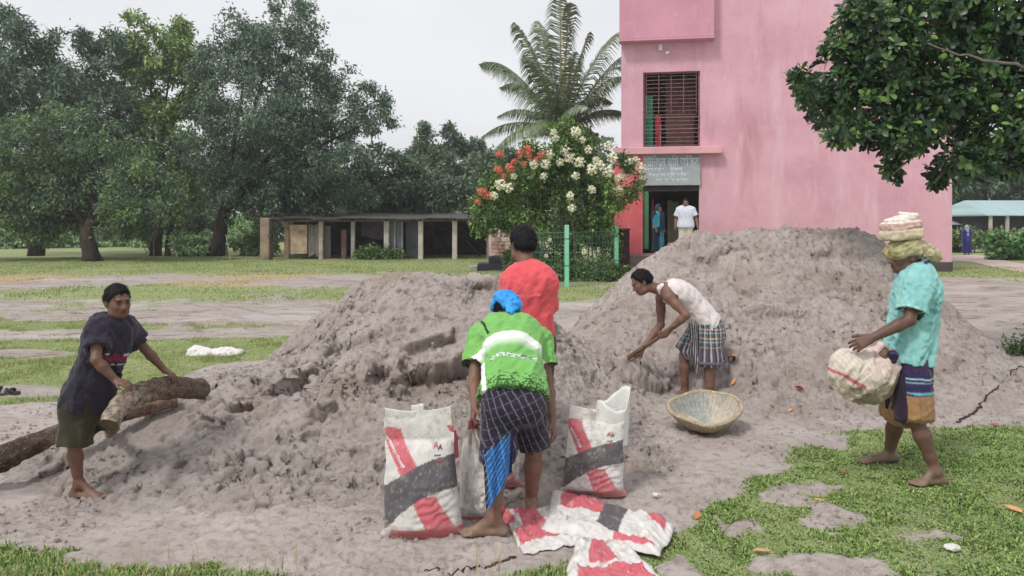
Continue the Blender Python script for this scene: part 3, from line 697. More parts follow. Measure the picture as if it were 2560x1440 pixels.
def wrinkle(ax, amp, fr, seed, along=.25):
    """folds that run along ax"""
    ax = nrm(ax); e1 = nrm(np.cross(ax, [0.3, .9, .2])); e2 = np.cross(ax, e1)
    def fn(x, y, z):
        a = (x * ax[0] + y * ax[1] + z * ax[2]) * fr * along; b = (x * e1[0] + y * e1[1] + z * e1[2]) * fr; c = (x * e2[0] + y * e2[1] + z * e2[2]) * fr
        n = vn3(b, c, a, seed); m = vn3(b * 2.1 + 3, c * 2.1, a * 2.3, seed + 1)
        return -amp * ((1 - 2 * np.abs(n)) * .8 + .45 * m)
    return fn
def shirt(B, parent, name='shirt', sleeves=(.62, .62), inf=.012, hem=-.12, hem_n=None, vox=.006, wr=.006, colf=None, flare=.022, loose=0.02, seed=0, m=None, neckdrop=.0, drape=None, sag=0.0):
    J = B.J; V = Vol(B.lo, B.hi, vox); z = B.s
    for t, w, r in B.LV:
        if t >= hem - .1:
            c = B.spine(t); l = B.lat(np.clip(t, 0, 1)); g = inf + loose * (1 - np.clip(t, 0, 1)) ; r2 = r * z * B.w + g; w2 = w * z * B.w
            if sag: c = c + np.array([0, 0, -sag]) * math.sin(math.pi * np.clip(t, 0, 1))
            V.cap(c - l * w2, c + l * w2, r2, r2, .06)
            V.cap(c - l * w2 * .5, c + l * w2 * .5, r2, r2, .05)
    for sd, fr in zip('lr', sleeves):
        a, e = J['sh' + sd], J['el' + sd]
        V.cap(B.spine(.94), a, .055 * z + inf, .057 * z + inf, .05)
        if fr > 0: V.cap(a, a + (e - a) * (fr + .12), .058 * z + inf, .05 * z + inf + flare, .03, cut=fr / (fr + .12))
    hp = B.spine(hem); V.plane(hp, B.up if hem_n is None else hem_n)
    if drape: drape(V)
    V.disp(wrinkle(nrm(B.up + B.sl * .25), wr * 1.3, 13, 40 + seed)); V.disp(wrinkle(nrm(B.up + B.sl * .8), wr * .8, 24, 60 + seed)); V.disp(wrinkle(nrm(B.sl + B.up * .3), wr * .5, 34, 66 + seed, .5))
    for sd, fr in zip('lr', sleeves):       # hollow the sleeve ends
        a, e = J['sh' + sd], J['el' + sd]
        if fr > 0: V.cap(a + (e - a) * (fr - .22), a + (e - a) * (fr + .3), .046 * z, .05 * z + inf + flare - .010, .004, 'sub')
        V.cap(J['neck'] + (J['head'] - J['neck']) * .12, J['head'], .055 * z, .075 * z, .01, 'sub')
    v, f = V.mesh(); v = relax(v, f, 1, .4)
    t = (v - J['pel']) @ B.up / np.linalg.norm(J['neck'] - J['pel']); l = (v - J['pel']) @ B.sl; fw = (v - B.spine(.5)) @ B.fwd
    col = colf(v, t, l, fw) if colf else np.tile((.5, .5, .5), (len(v), 1))
    return mesh_np(name, v, f, m or M_vcol('cotton_cloth', .88, .15, .25, .002, 220, .10, 18, .15), parent, col, True)
def lower(B, parent, name, colf, inf=.016, lens=(.8, .8), flare=.02, join=.05, waist=.16, vox=.006, wr=.008, seed=0, skirt=0.0, drape=None, hollow=True, m=None):
    """shorts or a tucked-up cloth round hips and thighs; lens = share of each thigh (over 1 runs down the shin)"""
    J = B.J; V = Vol(B.lo, B.hi, vox); z = B.s
    for t, w, r in B.LV[:3]:
        c = B.spine(t); l = B.hl; V.cap(c - l * w * z * B.w, c + l * w * z * B.w, r * z * B.w + inf, None, .05)
    ends = []
    for sd, L in zip('lr', lens):
        h, k, a = J['hi' + sd], J['kn' + sd], J['an' + sd]; r0 = .088 * z + inf; r1 = .062 * z + inf + flare
        if L <= 1:
            V.cap(h, h + (k - h) * (L + .1), r0, r1, join, cut=L / (L + .1)); e = h + (k - h) * L; d = nrm(k - h)
        else:
            V.cap(h, k, r0, r1, join); e = k + (a - k) * (L - 1); V.cap(k, k + (a - k) * (L - .9), r1, r1 * 1.02, join, cut=(L - 1) / (L - .9)); d = nrm(a - k)
        ends.append((e, d, r1))
    if skirt:
        for q in np.linspace(.15, .95, 5):
            a = J['hil'] + (J['knl'] - J['hil']) * min(lens[0], 1) * q; b = J['hir'] + (J['knr'] - J['hir']) * min(lens[1], 1) * q
            V.cap(a, b, skirt * z, None, .05)
    if drape: drape(V)
    V.plane(B.spine(waist), -B.up)
    V.disp(wrinkle(nrm(J['pel'] - .5 * (J['knl'] + J['knr'])), wr, 15, 80 + seed)); V.disp(wrinkle((1, .2, .4), wr * .5, 22, 90 + seed))
    if hollow:
        for e, d, r in ends: V.cap(e - d * .12, e + d * .1, max(.5 * r, r - .035), r - .010, .004, 'sub')
    v, f = V.mesh(); v = relax(v, f, 1, .4)
    return mesh_np(name, v, f, m or M_vcol('cotton_cloth', .88, .15, .25, .002, 220, .10, 18, .15), parent, colf(v), True)
def person(label, base, group=None):
    return empty('person', base, 0, label, 'person', group)
def rel(o, e):
    """children keep their world place under an Empty that stands at the person's feet"""
    o.matrix_parent_inverse = Matrix.Translation(Vector(e.location)).inverted(); return o
# ---- colours by place on the cloth
def stripes(x, w, duty=.5): return ((x / w) % 1.0) < duty
def ang(v, c, ax):
    ax = nrm(ax); e1 = nrm(np.cross(ax, [.2, 1, .1])); e2 = np.cross(ax, e1); q = v - c
    return np.arctan2(q @ e2, q @ e1), q @ ax
SKIN_DK = (.135, .070, .050); SKIN_MD = (.20, .105, .074)
def on_arm(v, a, b, r=.085, lo=0.0):
    d = nrm(b - a); q = v - a; t = q @ d
    return (np.linalg.norm(q - t[:, None] * d, axis=1) < r) & (t > lo) & (t < lo + .05)

# ---- man in the green jersey, bending away from the camera over a bag
def man_green():
    J = dict(head=P(1264, 782, 4.86), hf=(-.05, .62, -.78), hu=(0, .78, .62), neck=P(1270, 822, 4.72), chest=P(1278, 868, 4.55), pel=P(1284, 985, 4.27),
             shl=P(1200, 846, 4.66), shr=P(1346, 850, 4.70), ell=P(1186, 950, 4.52), wrl=P(1188, 1012, 4.36), elr=P(1368, 955, 4.60), wrr=P(1380, 1050, 4.46),
             hil=P(1250, 1000, 4.24), hir=P(1318, 996, 4.28), knl=P(1243, 1135, 4.13), knr=P(1334, 1125, 4.36), anl=P(1236, 1296, 4.10), anr=P(1328, 1252, 4.46))
    J['tol'] = np.array([*P(1152, 1330, 4.09)[:2], 0]); J['tor'] = np.array([*P(1316, 1262, 4.66)[:2], 0])
    for k in ('tol', 'tor'): J[k][2] = H1(J[k][0], J[k][1]) - .004
    B = Body(J, 1.0, SKIN_MD, .005, .84); J = B.J; e = person('man in bright green and white jersey with blue head cloth bending over a bag', (*P(1284, 1000, 4.25)[:2], 0))
    rel(B.build('body', e, {'l': (P(1176, 1075, 4.30) - J['wrl'], (1, .1, -.3), 1.0, .9, .02), 'r': (P(1390, 1110, 4.40) - J['wrr'], (-.9, .3, 0), .55, .5)}, dust=.10), e)
    rel(B.hair(e), e)
    G, W, D = lin(122, 182, 98), lin(238, 240, 236), lin(60, 92, 48)
    def colf(v, t, l, fw):
        c = np.tile(G, (len(v), 1)); bow = t + .9 * (l / .22) ** 2 * .10
        w = sst(.53, .55, bow) * (1 - sst(.645, .66, bow)); c = c * (1 - w[:, None]) + W * w[:, None]
        hz = sst(.43, .54, bow) * (1 - sst(.53, .54, bow)); c = c * (1 - .6 * hz[:, None]) + W * .6 * hz[:, None]
        n = vn3(v[:, 0] * 110, v[:, 1] * 110, v[:, 2] * 110, 4)
        k = (np.abs(bow - .685) < .014) & (n > .1); c[k] = lin(150, 190, 120)
        k = (np.abs(bow - .315) < .028) & (np.abs(l) < .14); c[k] = np.where((n[k] > -.05)[:, None], lin(205, 220, 205), lin(96, 130, 110))
        k = (t < .10) & (n > .12 + t * 3.2); c[k] = D
        for q in 'lr': c[on_arm(v, J['sh' + q], J['el' + q], .095, .166)] = (.02, .02, .02)
        k = (np.abs(l + .165 + (t - .9) * .12) < .006) & (t > .66) & (t < 1.02); c[k] = (.02, .03, .02)
        side = (np.abs(l) > .164) & (t < .36) & (l < 0) & (np.abs(l) < .185); c[side] = W
        return c
    rel(shirt(B, e, 'jersey', (.62, .62), .012, -.03, nrm(B.up + np.array([0, .1, .5])), colf=colf, loose=.020, seed=1, wr=.008), e)
    def plaid(v):
        a, h = ang(v, J['pel'], (0, 0, 1)); c = np.tile(lin(42, 38, 52), (len(v), 1))
        u = v[:, 0] * .8 + v[:, 2] * .35 + .03 * vn3(v[:, 0] * 6, v[:, 1] * 6, v[:, 2] * 6, 2); w = v[:, 2] - v[:, 0] * .35
        c[stripes(u, .034, .13)] = lin(118, 110, 122); c[stripes(w, .052, .07)] = lin(92, 86, 102)
        return c
    rel(lower(B, e, 'lungi', plaid, .010, (1.10, .92), .016, .045, .12, seed=2), e)
    # loose blue flap of the lungi hanging below the left knee
    n, m = 44, 70; U, W_ = np.meshgrid(np.linspace(0, 1, n), np.linspace(0, 1, m)); A, Bq, C, Dq = P(1207, 1128, 4.04), P(1284, 1070, 4.03), P(1280, 1178, 4.04), P(1215, 1282, 4.00)
    pts = (1 - W_)[..., None] * ((1 - U)[..., None] * A + U[..., None] * Bq) + W_[..., None] * ((1 - U)[..., None] * Dq + U[..., None] * C)
    pts = pts.reshape(-1, 3); pts[:, 1] += -.028 * np.sin(np.pi * U.ravel()) * (1 - .4 * W_.ravel()) + .012 * np.sin(U.ravel() * 14 + W_.ravel() * 2)
    c = np.tile(lin(28, 92, 160), (len(pts), 1)); uu, ww = U.ravel(), W_.ravel(); c[(uu < .10) | (ww < .05)] = lin(42, 38, 52)
    c[stripes(uu - ww * .25, .28, .09)] = lin(84, 136, 190); c[stripes(ww + uu * .35, .125, .10)] = lin(150, 184, 212); c[(uu > .9)] = lin(38, 44, 84)
    v2 = np.concatenate([pts, pts + np.array([0, .006, 0])]); f = grid_faces(m, n); b = []
    ring = list(range(n)) + [i * n + n - 1 for i in range(1, m)] + [(m - 1) * n + i for i in range(n - 2, -1, -1)] + [i * n for i in range(m - 2, 0, -1)]
    N = len(pts); b = [(ring[i], ring[(i + 1) % len(ring)], ring[(i + 1) % len(ring)] + N, ring[i] + N) for i in range(len(ring))]
    rel(mesh_np('lungi_flap', v2, np.concatenate([f, f[:, ::-1] + N, np.array(b)]), M_vcol('cotton_cloth'), e, np.concatenate([c, c]), True), e)
    # blue head cloth knotted at the nape
    V = Vol(J['head'] - .26, J['head'] + .24, .005); f_, u_, r_, c_ = J['hf'], J['hu'], J['hr'], J['head']; Lq = lambda a, b, d=0: c_ + f_ * a + u_ * b + r_ * d
    V.ell(Lq(-.018, .030), (f_, u_, r_), (.113, .100, .093), .02, cuts=[(nrm(-u_ - f_ * .1), .035)])
    V.ell(Lq(-.105, -.005, .022), (f_, u_, r_), (.05, .055, .062), .02); V.ell(Lq(-.13, -.055, .042), (f_, u_, r_), (.04, .045, .05), .012); V.ell(Lq(-.11, .03, -.03), (f_, u_, r_), (.035, .04, .05), .012)
    V.cap(Lq(-.14, -.07, .04), Lq(-.155, -.15, .035), .022, .012, .02); V.cap(Lq(-.13, -.05, .03), Lq(-.145, -.13, .008), .016, .009, .012)
    V.disp(wrinkle(r_ + u_ * .6, .009, 34, 7, .4)); V.disp(wrinkle(u_, .006, 60, 8, .4))
    v, f = V.mesh(); n = vn3(v[:, 0] * 45, v[:, 1] * 45, v[:, 2] * 45, 3)
    rel(mesh_np('head_cloth', v, f, M_vcol('shiny_cloth', .6, .3, .3, .003, 160, .12, 30), e, lin(58, 152, 232) * (1 + .22 * n[:, None]), True), e)
man_green()

# ---- man in the plain red T-shirt, seen from behind
def man_red():
    Y = 5.2
    J = dict(head=P(1306, 610, Y + .02), hf=(-.52, .85, -.05), hu=(.02, -.03, 1), neck=P(1318, 672, Y - .03), chest=P(1324, 745, Y - .03), pel=P(1324, 845, Y),
             shl=P(1279, 702, Y + .05), shr=P(1366, 706, Y - .06), ell=P(1272, 795, Y + .12), wrl=P(1300, 850, Y + .3), elr=P(1366, 795, Y + .12), wrr=P(1345, 850, Y + .32),
             hil=P(1296, 860, Y), hir=P(1348, 862, Y - .01), knl=P(1297, 1005, Y + .03), knr=P(1338, 1005, Y + .02), anl=P(1292, 1150, Y + .02), anr=P(1334, 1150, Y - .02))
    J['tol'] = np.array([J['anl'][0] - .06, J['anl'][1] + .16, 0]); J['tor'] = np.array([J['anr'][0] + .02, J['anr'][1] + .17, 0])
    for k in ('tol', 'tor'):
        J[k][2] = H1(J[k][0], J[k][1]) - .01
    B = Body(J, 1.0, SKIN_MD, .006, .72); J = B.J; e = person('man in plain red T-shirt standing with his back to the camera', (J['pel'][0], Y, 0))
    rel(B.build('body', e, {'l': (np.array([.3, .8, -.2]), (1, 0, 0), .6, .5), 'r': (np.array([-.3, .8, -.2]), (-1, 0, 0), .6, .5)}, dust=.1), e)
    rel(B.hair(e, low=-.055, puff=.013), e)
    R_ = lin(226, 94, 100)
    def drape(V):
        V.cap(B.spine(.85) + B.sl * .10, B.spine(.1) + B.sl * .09, .06, .065, .05)
    rel(shirt(B, e, 't_shirt', (.72, .72), .012, -.12, None, colf=lambda v, t, l, fw: np.tile(R_, (len(v), 1)), loose=.014, seed=5, wr=.0065, drape=drape), e)
    rel(lower(B, e, 'lungi', lambda v: np.where(stripes(v[:, 0], .05, .2)[:, None], lin(120, 100, 90), lin(84, 70, 66)), .016, (.95, .95), .02, .06, .12, seed=6, skirt=.09), e)
man_red()

# ---- digger in the white vest
def man_digger():
    J = dict(head=P(1604, 706, 7.27), hf=(-.88, -.10, -.46), hu=(-.46, .05, .88), neck=P(1652, 724, 7.3), chest=P(1712, 745, 7.33), pel=P(1766, 812, 7.35),
             shl=P(1672, 742, 7.14), shr=P(1652, 745, 7.47), ell=P(1716, 788, 7.03), wrl=P(1674, 824, 7.10), elr=P(1652, 812, 7.45), wrr=P(1606, 872, 7.34),
             hil=P(1770, 824, 7.25), hir=P(1752, 824, 7.45), knl=P(1774, 900, 7.2), knr=P(1710, 888, 7.5), anl=P(1774, 986, 7.2), anr=P(1712, 980, 7.5))
    J['tol'] = np.array([J['anl'][0] - .18, J['anl'][1] - .03, 0]); J['tor'] = np.array([J['anr'][0] - .18, J['anr'][1] + .0, 0])
    for k in ('tol', 'tor'): J[k][2] = min(H1(J[k][0], J[k][1]) - .006, J['an' + k[2]][2] - .05)
    B = Body(J, .97, SKIN_MD, .006, .95); J = B.J; e = person('man in white vest and checked lungi digging the sand with a long handled tool', (J['pel'][0], 7.35, 0))
    hd = nrm(P(1553, 908, 7.40) - P(1690, 812, 7.04))
    rel(B.build('body', e, {'l': (P(1655, 838, 7.08) - J['wrl'] + np.array([0, .0, 0]), np.array([0, 1, .25]), .95, .9, .02), 'r': (P(1590, 886, 7.36) - J['wrr'], np.array([0, -1, .3]), .95, .9, .02)}, dust=.12), e)
    rel(B.hair(e, low=-.045, front=.078, puff=.013), e)
    Wt = lin(226, 216, 214)
    V = Vol(B.lo, B.hi, .006)
    for t, w, r in B.LV:
        if t < .85:
            c = B.spine(t); l = B.lat(np.clip(t, 0, 1)); g = .012 + .016 * (1 - np.clip(t, 0, 1)); V.cap(c - l * w * .93, c + l * w * .93, r * .94 + g, None, .06)
    for sd, q in (('l', -1), ('r', 1)): V.cap(B.spine(.72) + B.sl * .075 * q, B.spine(1.0) + B.sl * .062 * q, .075, .052, .03)
    V.plane(B.spine(-.02), B.up); V.cap(J['neck'] + B.up * .03, J['head'], .062, .085, .01, 'sub')
    for sd in 'lr': V.cap(J['sh' + sd] - B.up * .03, J['sh' + sd] + B.up * .16, .066, .08, .02, 'sub')
    V.disp(wrinkle(nrm(B.up * .3 + np.array([.2, .6, .7])), .009, 18, 44)); V.disp(wrinkle(B.up, .004, 30, 45))
    v, f = V.mesh(); v = relax(v, f, 1, .4)
    rel(mesh_np('vest', v, f, M_vcol('cotton_cloth'), e, np.tile(Wt, (len(v), 1)), True), e)
    def plaid(v):
        c = np.tile(lin(92, 84, 96), (len(v), 1)); a, h = ang(v, J['pel'], (0, 0, 1)); u = a * .16
        top = v[:, 2] > J['pel'][2] - .19
        c[top] = lin(86, 100, 104)
        c[stripes(v[:, 2], .085, .18) & top] = lin(186, 150, 122); c[stripes(v[:, 2] + .03, .085, .14) & top] = lin(138, 166, 170)
        c[stripes(u, .038, .22)] = c[stripes(u, .038, .22)] * .4 + lin(202, 196, 200) * .6; c[stripes(u + .012, .038, .2)] *= .45
        c[np.abs(v[:, 2] - (J['pel'][2] - .33)) < .012] = lin(128, 112, 130)
        return c
    rel(lower(B, e, 'lungi', plaid, .018, (1.02, .86), .03, .06, .16, seed=9, skirt=.088), e)
    # hanging knot and cloth end at the front of the lungi
    V = Vol(J['pel'] - .55, J['pel'] + .3, .006); k0 = P(1733, 812, 7.18)
    V.ell(k0, np.eye(3), (.03, .03, .045), .02); V.chain([k0, P(1734, 840, 7.15), P(1742, 900, 7.16), P(1746, 945, 7.2)], [.028, .03, .022, .010], .03); V.disp(wrinkle((0, 0, 1), .006, 40, 3, .2))
    v, f = V.mesh(); rel(mesh_np('lungi_knot', v, f, M_vcol('cotton_cloth'), e, np.where(stripes(v[:, 0], .02, .4)[:, None], lin(176, 172, 170), lin(66, 62, 70)), True), e)
    # digging tool
    t = empty('hoe', tuple(P(1553, 908, 7.40)), 0, 'wooden handled hoe in the hands of the man in the white vest', 'hoe')
    a, b = P(1553, 908, 7.40), P(1692, 810, 7.03); pts = np.array([a + (b - a) * q for q in np.linspace(0, 1, 9)]); pts[:, 2] += .006 * np.sin(np.linspace(0, 7, 9))
    mb = MB(); mb.tube(pts, np.linspace(.021, .016, 9), 10); o = mb.build('handle', M_noise('worn_wood', lin(126, 96, 74), lin(88, 66, 52), 30, .7, .3, .3, .003, 80, (1, 1, 1)), t, True); rel(o, t)
    d = nrm(b - a); s_ = nrm(np.cross(d, (0, 0, 1))); n_ = np.cross(s_, d)
    mb = MB(); bl = a - d * .01; q = []
    for u in np.linspace(0, 1, 5):
        for w in (-1, 1): q.append(bl + s_ * w * (.04 + .04 * u) - n_ * .22 * u + d * (.05 * u - .06 * u * u))
    q = np.array(q); q2 = q - d * .006; fc = [(2 * i, 2 * i + 1, 2 * i + 3, 2 * i + 2) for i in range(4)]
    sd_ = [(2 * i, 2 * i + 2, 2 * i + 12, 2 * i + 10) for i in range(4)] + [(2 * i + 1, 2 * i + 11, 2 * i + 13, 2 * i + 3) for i in range(4)] + [(0, 10, 11, 1), (8, 9, 19, 18)]
    mb.add(np.concatenate([q, q2]), fc + [tuple(np.array(x)[::-1] + 10) for x in fc] + sd_); mb.tube([a - d * .03, a + d * .03], .03, 10)
    rel(mb.build('blade', M_noise('rusty_steel', lin(96, 84, 78), lin(70, 56, 48), 20, .6, .4), t), t)
man_digger()

# ---- man walking with a sack, head wrapped
def man_walker():
    J = dict(head=P(2262, 640, 5.1), hf=(-.99, -.05, -.12), hu=(-.12, 0, .99), neck=P(2294, 686, 5.1), chest=P(2286, 770, 5.1), pel=P(2268, 905, 5.1),
             shl=P(2292, 718, 4.93), shr=P(2282, 712, 5.27), ell=P(2274, 800, 4.88), wrl=P(2178, 846, 4.88), elr=P(2252, 806, 5.36), wrr=P(2196, 884, 5.28),
             hil=P(2278, 918, 5.0), hir=P(2258, 918, 5.2), knl=P(2288, 1048, 4.95), knr=P(2240, 1040, 5.28), anl=P(2340, 1178, 4.90), anr=P(2222, 1138, 5.36))
    J['tol'] = np.array([*P(2284, 1212, 4.87)[:2], 0]); J['tor'] = np.array([*P(2152, 1158, 5.33)[:2], 0])
    for k in ('tol', 'tor'): J[k][2] = H1(J[k][0], J[k][1]) + .004
    J['thl'] = np.array([-.2, 0, 1.0])
    B = Body(J, 1.0, SKIN_DK, .005, .92); J = B.J; e = person('barefoot man in turquoise polo shirt with wrapped head walking past carrying a sack', (J['pel'][0], 5.1, 0))
    rel(B.build('body', e, {'l': (P(2118, 872, 4.88) - J['wrl'], np.array([.25, .9, -.45]), .55, .5, .1), 'r': (np.array([-.8, -.2, -.5]), np.array([.0, -.9, -.3]), .5, .5)}, dust=.16), e)
    T_ = lin(138, 194, 192)
    def colf(v, t, l, fw):
        c = np.tile(T_, (len(v), 1)); n = vn3(v[:, 0] * 60, v[:, 1] * 60, v[:, 2] * 60, 6)
        k = on_arm(v, J['shl'], J['ell'], .085, .150) & (v[:, 1] < J['shl'][1] + .03); c[k] = lin(186, 222, 220); c[k & on_arm(v, J['shl'], J['ell'], .085, .163)] = lin(40, 60, 66)
        k = (np.abs(t - .62) < .03) & (fw < -.075) & (n > -.2); c[k] = lin(92, 150, 156)
        k = (fw > .10) & (t > .35) & (t < .8) & (n > .42); c[k] = lin(160, 190, 170)
        return c
    def collar(V):
        V.cap(J['neck'] + B.up * .005 - B.fwd * .01, J['neck'] + B.up * .035 + B.fwd * .012, .072, .066, .01)
    rel(shirt(B, e, 'polo_shirt', (.70, .70), .014, .02, None, colf=colf, loose=.022, seed=11, wr=.012, drape=collar), e)
    def lung(v):
        zt = (v[:, 2] - J['pel'][2]); c = np.tile(lin(66, 48, 84), (len(v), 1)); u = v[:, 0] * .9 + v[:, 1] * .6
        c[stripes(u, .03, .25)] = lin(52, 44, 72)
        for zz, w, cc in ((-.075, .006, lin(150, 176, 190)), (-.098, .005, lin(120, 150, 170)), (-.165, .008, lin(96, 160, 176)), (-.055, .006, lin(40, 50, 92)), (-.13, .01, lin(44, 46, 88))):
            c[np.abs(zt - zz + .03 * (v[:, 0] - J['pel'][0])) < w] = cc
        k = zt < -.18; c[k] = lin(160, 124, 88); c[k & stripes(u, .05, .12)] = lin(138, 104, 74); c[k & stripes(zt + u * .2, .075, .1)] = lin(146, 112, 80)
        k = (v[:, 0] < J['pel'][0] - .108) & (zt > -.42); c[k] = lin(52, 40, 60)
        return c
    rel(lower(B, e, 'lungi', lung, .012, (.97, .96), .026, .06, .13, seed=12, skirt=.088, wr=.010), e)
    V = Vol(J['pel'] - .5, J['pel'] + .3, .006); k0 = P(2232, 888, 4.92)
    V.ell(k0, np.eye(3), (.02, .022, .022), .02); V.chain([k0, P(2222, 930, 4.96), P(2219, 980, 5.0), P(2216, 1018, 5.04)], [.024, .022, .020, .010], .03); V.disp(wrinkle((0, 0, 1), .008, 36, 3, .2))
    v, f = V.mesh(); rel(mesh_np('lungi_knot', v, f, M_vcol('cotton_cloth'), e, np.where(stripes(v[:, 2], .05, .3)[:, None], lin(60, 60, 90), lin(46, 34, 56)), True), e)
    # head wrap, folded sacking pad on top, blue scarf at the neck
    f_, u_, r_, c_ = J['hf'], J['hu'], J['hr'], J['head']; Lq = lambda a, b, d=0: c_ + f_ * a + u_ * b + r_ * d
    V = Vol(c_ - .3, c_ + .36, .005)
    V.ell(Lq(-.015, .045), (f_, u_, r_), (.118, .082, .098), .03, cuts=[(-u_, .035)])
    V.ell(Lq(-.12, .012), (nrm(f_ + u_ * .45), nrm(u_ - f_ * .45), r_), (.125, .055, .085), .03); V.cap(Lq(-.16, -.005, .0), Lq(-.225, -.03, 0), .045, .022, .03)
    V.cap(Lq(.07, .03, .05), Lq(.07, .03, -.05), .035, None, .03)
    V.disp(wrinkle(nrm(f_ - u_ * .5), .011, 30, 21, .3)); V.disp(wrinkle(nrm(f_ - u_ * .7), .006, 60, 23, .3))
    v, f = V.mesh(); n = vn3(v[:, 0] * 30, v[:, 1] * 30, v[:, 2] * 60, 5)[:, None]; g = np.clip((v - c_) @ f_ * 3 + .5, 0, 1)[:, None]
    rel(mesh_np('head_wrap', v, f, M_vcol('sacking', .9, .1, .5, .004, 260, .25, 40), e, (lin(162, 158, 112) * g + lin(176, 166, 136) * (1 - g)) * (1 + .3 * n), True), e)
    V = Vol(c_ - .2, c_ + .42, .005); tx = nrm(f_ + u_ * .06)
    V.rbox(Lq(.008, .148), (tx, u_, r_), (.112, .034, .10), .022, .006); V.rbox(Lq(.004, .205), (nrm(f_ + u_ * .02), u_, r_), (.104, .03, .095), .02, .006)
    V.rbox(Lq(-.004, .248), (nrm(f_ - u_ * .16), nrm(u_ + f_ * .16), r_), (.085, .02, .08), .014, .006); V.cap(Lq(-.06, .27, -.03), Lq(-.02, .285, .03), .014, .012, .01)
    V.disp(wrinkle(f_, .004, 40, 31, .3))
    v, f = V.mesh(); n = vn3(v[:, 0] * 40, v[:, 1] * 40, v[:, 2] * 90, 6)[:, None]; hh = ((v - c_) @ u_)[:, None]
    cc = np.where(hh > .228, lin(226, 214, 206), np.where(hh > .178, lin(206, 176, 166), lin(205, 192, 166))) * (1 + .12 * n)
    rel(mesh_np('folded_sack_pad', v, f, M_vcol('sacking'), e, cc, True), e)
    V = Vol(c_ - .3, c_ + .2, .006); V.chain([Lq(.0, -.075, -.062), Lq(-.055, -.08, -.06), Lq(-.105, -.065, -.02), Lq(-.105, -.065, .03), Lq(-.05, -.08, .062)], [.024, .03, .034, .03, .024], .03); V.cap(Lq(-.10, -.02, -.02), Lq(-.105, -.09, -.01), .035, .03, .03)
    V.disp(wrinkle((1, 0, .3), .008, 40, 41, .3))
    v, f = V.mesh(); n = vn3(v[:, 0] * 50, v[:, 1] * 50, v[:, 2] * 80, 6)
    rel(mesh_np('scarf', v, f, M_vcol('cotton_cloth'), e, np.where((n > .15)[:, None], lin(150, 178, 196), lin(44, 60, 92)), True), e)
man_walker()

# ---- boy leaning on the log
def boy():
    z = .76
    J = dict(head=P(294, 754, 4.60), hf=(.78, -.62, -.10), hu=(.05, -.08, 1), hs=.98 * .87, neck=P(282, 808, 4.63), chest=P(262, 870, 4.63), pel=P(222, 985, 4.62),
             shl=P(318, 818, 4.76), shr=P(244, 826, 4.52), ell=P(362, 872, 4.86), wrl=P(412, 926, 4.90), elr=P(240, 900, 4.42), wrr=P(290, 952, 4.46),
             hil=P(250, 1000, 4.68), hir=P(200, 1000, 4.58), knl=P(282, 1062, 4.72), knr=P(186, 1108, 4.56), anl=P(276, 1078, 5.05), anr=P(196, 1208, 4.60))
    J['tol'] = np.array([*P(285, 1100, 5.16)[:2], 0]); J['tor'] = np.array([*P(262, 1232, 4.58)[:2], 0])
    J['tor'][2] = H1(J['anr'][0] + .05, J['anr'][1]) - .004; J['tol'][2] = J['anl'][2] - .03
    B = Body(J, z, (.165, .085, .058), .0045, .86); J = B.J; e = person('boy in dark printed T-shirt and shorts leaning with both hands on the log', (J['pel'][0], 4.6, 0))
    rel(B.build('body', e, {'r': (P(330, 962, 4.44) - J['wrr'], np.array([-.1, .25, -1]), .45, .35, .1), 'l': (P(440, 942, 4.86) - J['wrl'], np.array([-.2, -.2, -1]), .4, .35, .1)}, dust=.05), e)
    rel(B.hair(e, low=-.035, front=.062, puff=.011, vox=.0045), e)
    N_ = lin(50, 46, 60)
    cen = B.spine(.55)
    def colf(v, t, l, fw):
        c = np.tile(N_, (len(v), 1)); n = vn3(v[:, 0] * 70, v[:, 1] * 70, v[:, 2] * 70, 6); fr = fw > .03
        k = fr & (np.abs(t - .60) < .055) & (np.abs(l) < .085) & (n > -.15); c[k] = lin(122, 40, 58)
        k = fr & (np.abs(t - .64) < .02) & (np.abs(l) > .045) & (np.abs(l) < .095) & (n > 0); c[k] = lin(196, 190, 196)
        k = fr & (np.abs(t - .50) < .012) & (l > -.09) & (l < .02) & (n > -.3); c[k] = lin(166, 150, 156)
        k = fr & (t > .36) & (t < .44) & (np.abs(l - .02) < .012); c[k] = lin(186, 184, 196)
        k = fr & (t > .38) & (t < .52) & (l > .03) & (l < .07) & (n > .2); c[k] = lin(120, 96, 110)
        return c
    def drape(V):
        V.cap(B.spine(.2), B.spine(-.06), .085, .092, .04)
    rel(shirt(B, e, 't_shirt', (.60, .58), .010, -.10, None, colf=colf, loose=.014, seed=21, wr=.009, vox=.005, flare=.024, drape=drape), e)
    sh = lambda v: np.tile(lin(62, 58, 46), (len(v), 1)) * (1 + .35 * vn3(v[:, 0] * 16, v[:, 1] * 16, v[:, 2] * 16, 5)[:, None])
    rel(lower(B, e, 'shorts', sh, .02, (.92, 1.0), .032, .04, .10, vox=.005, seed=22), e)
boy()
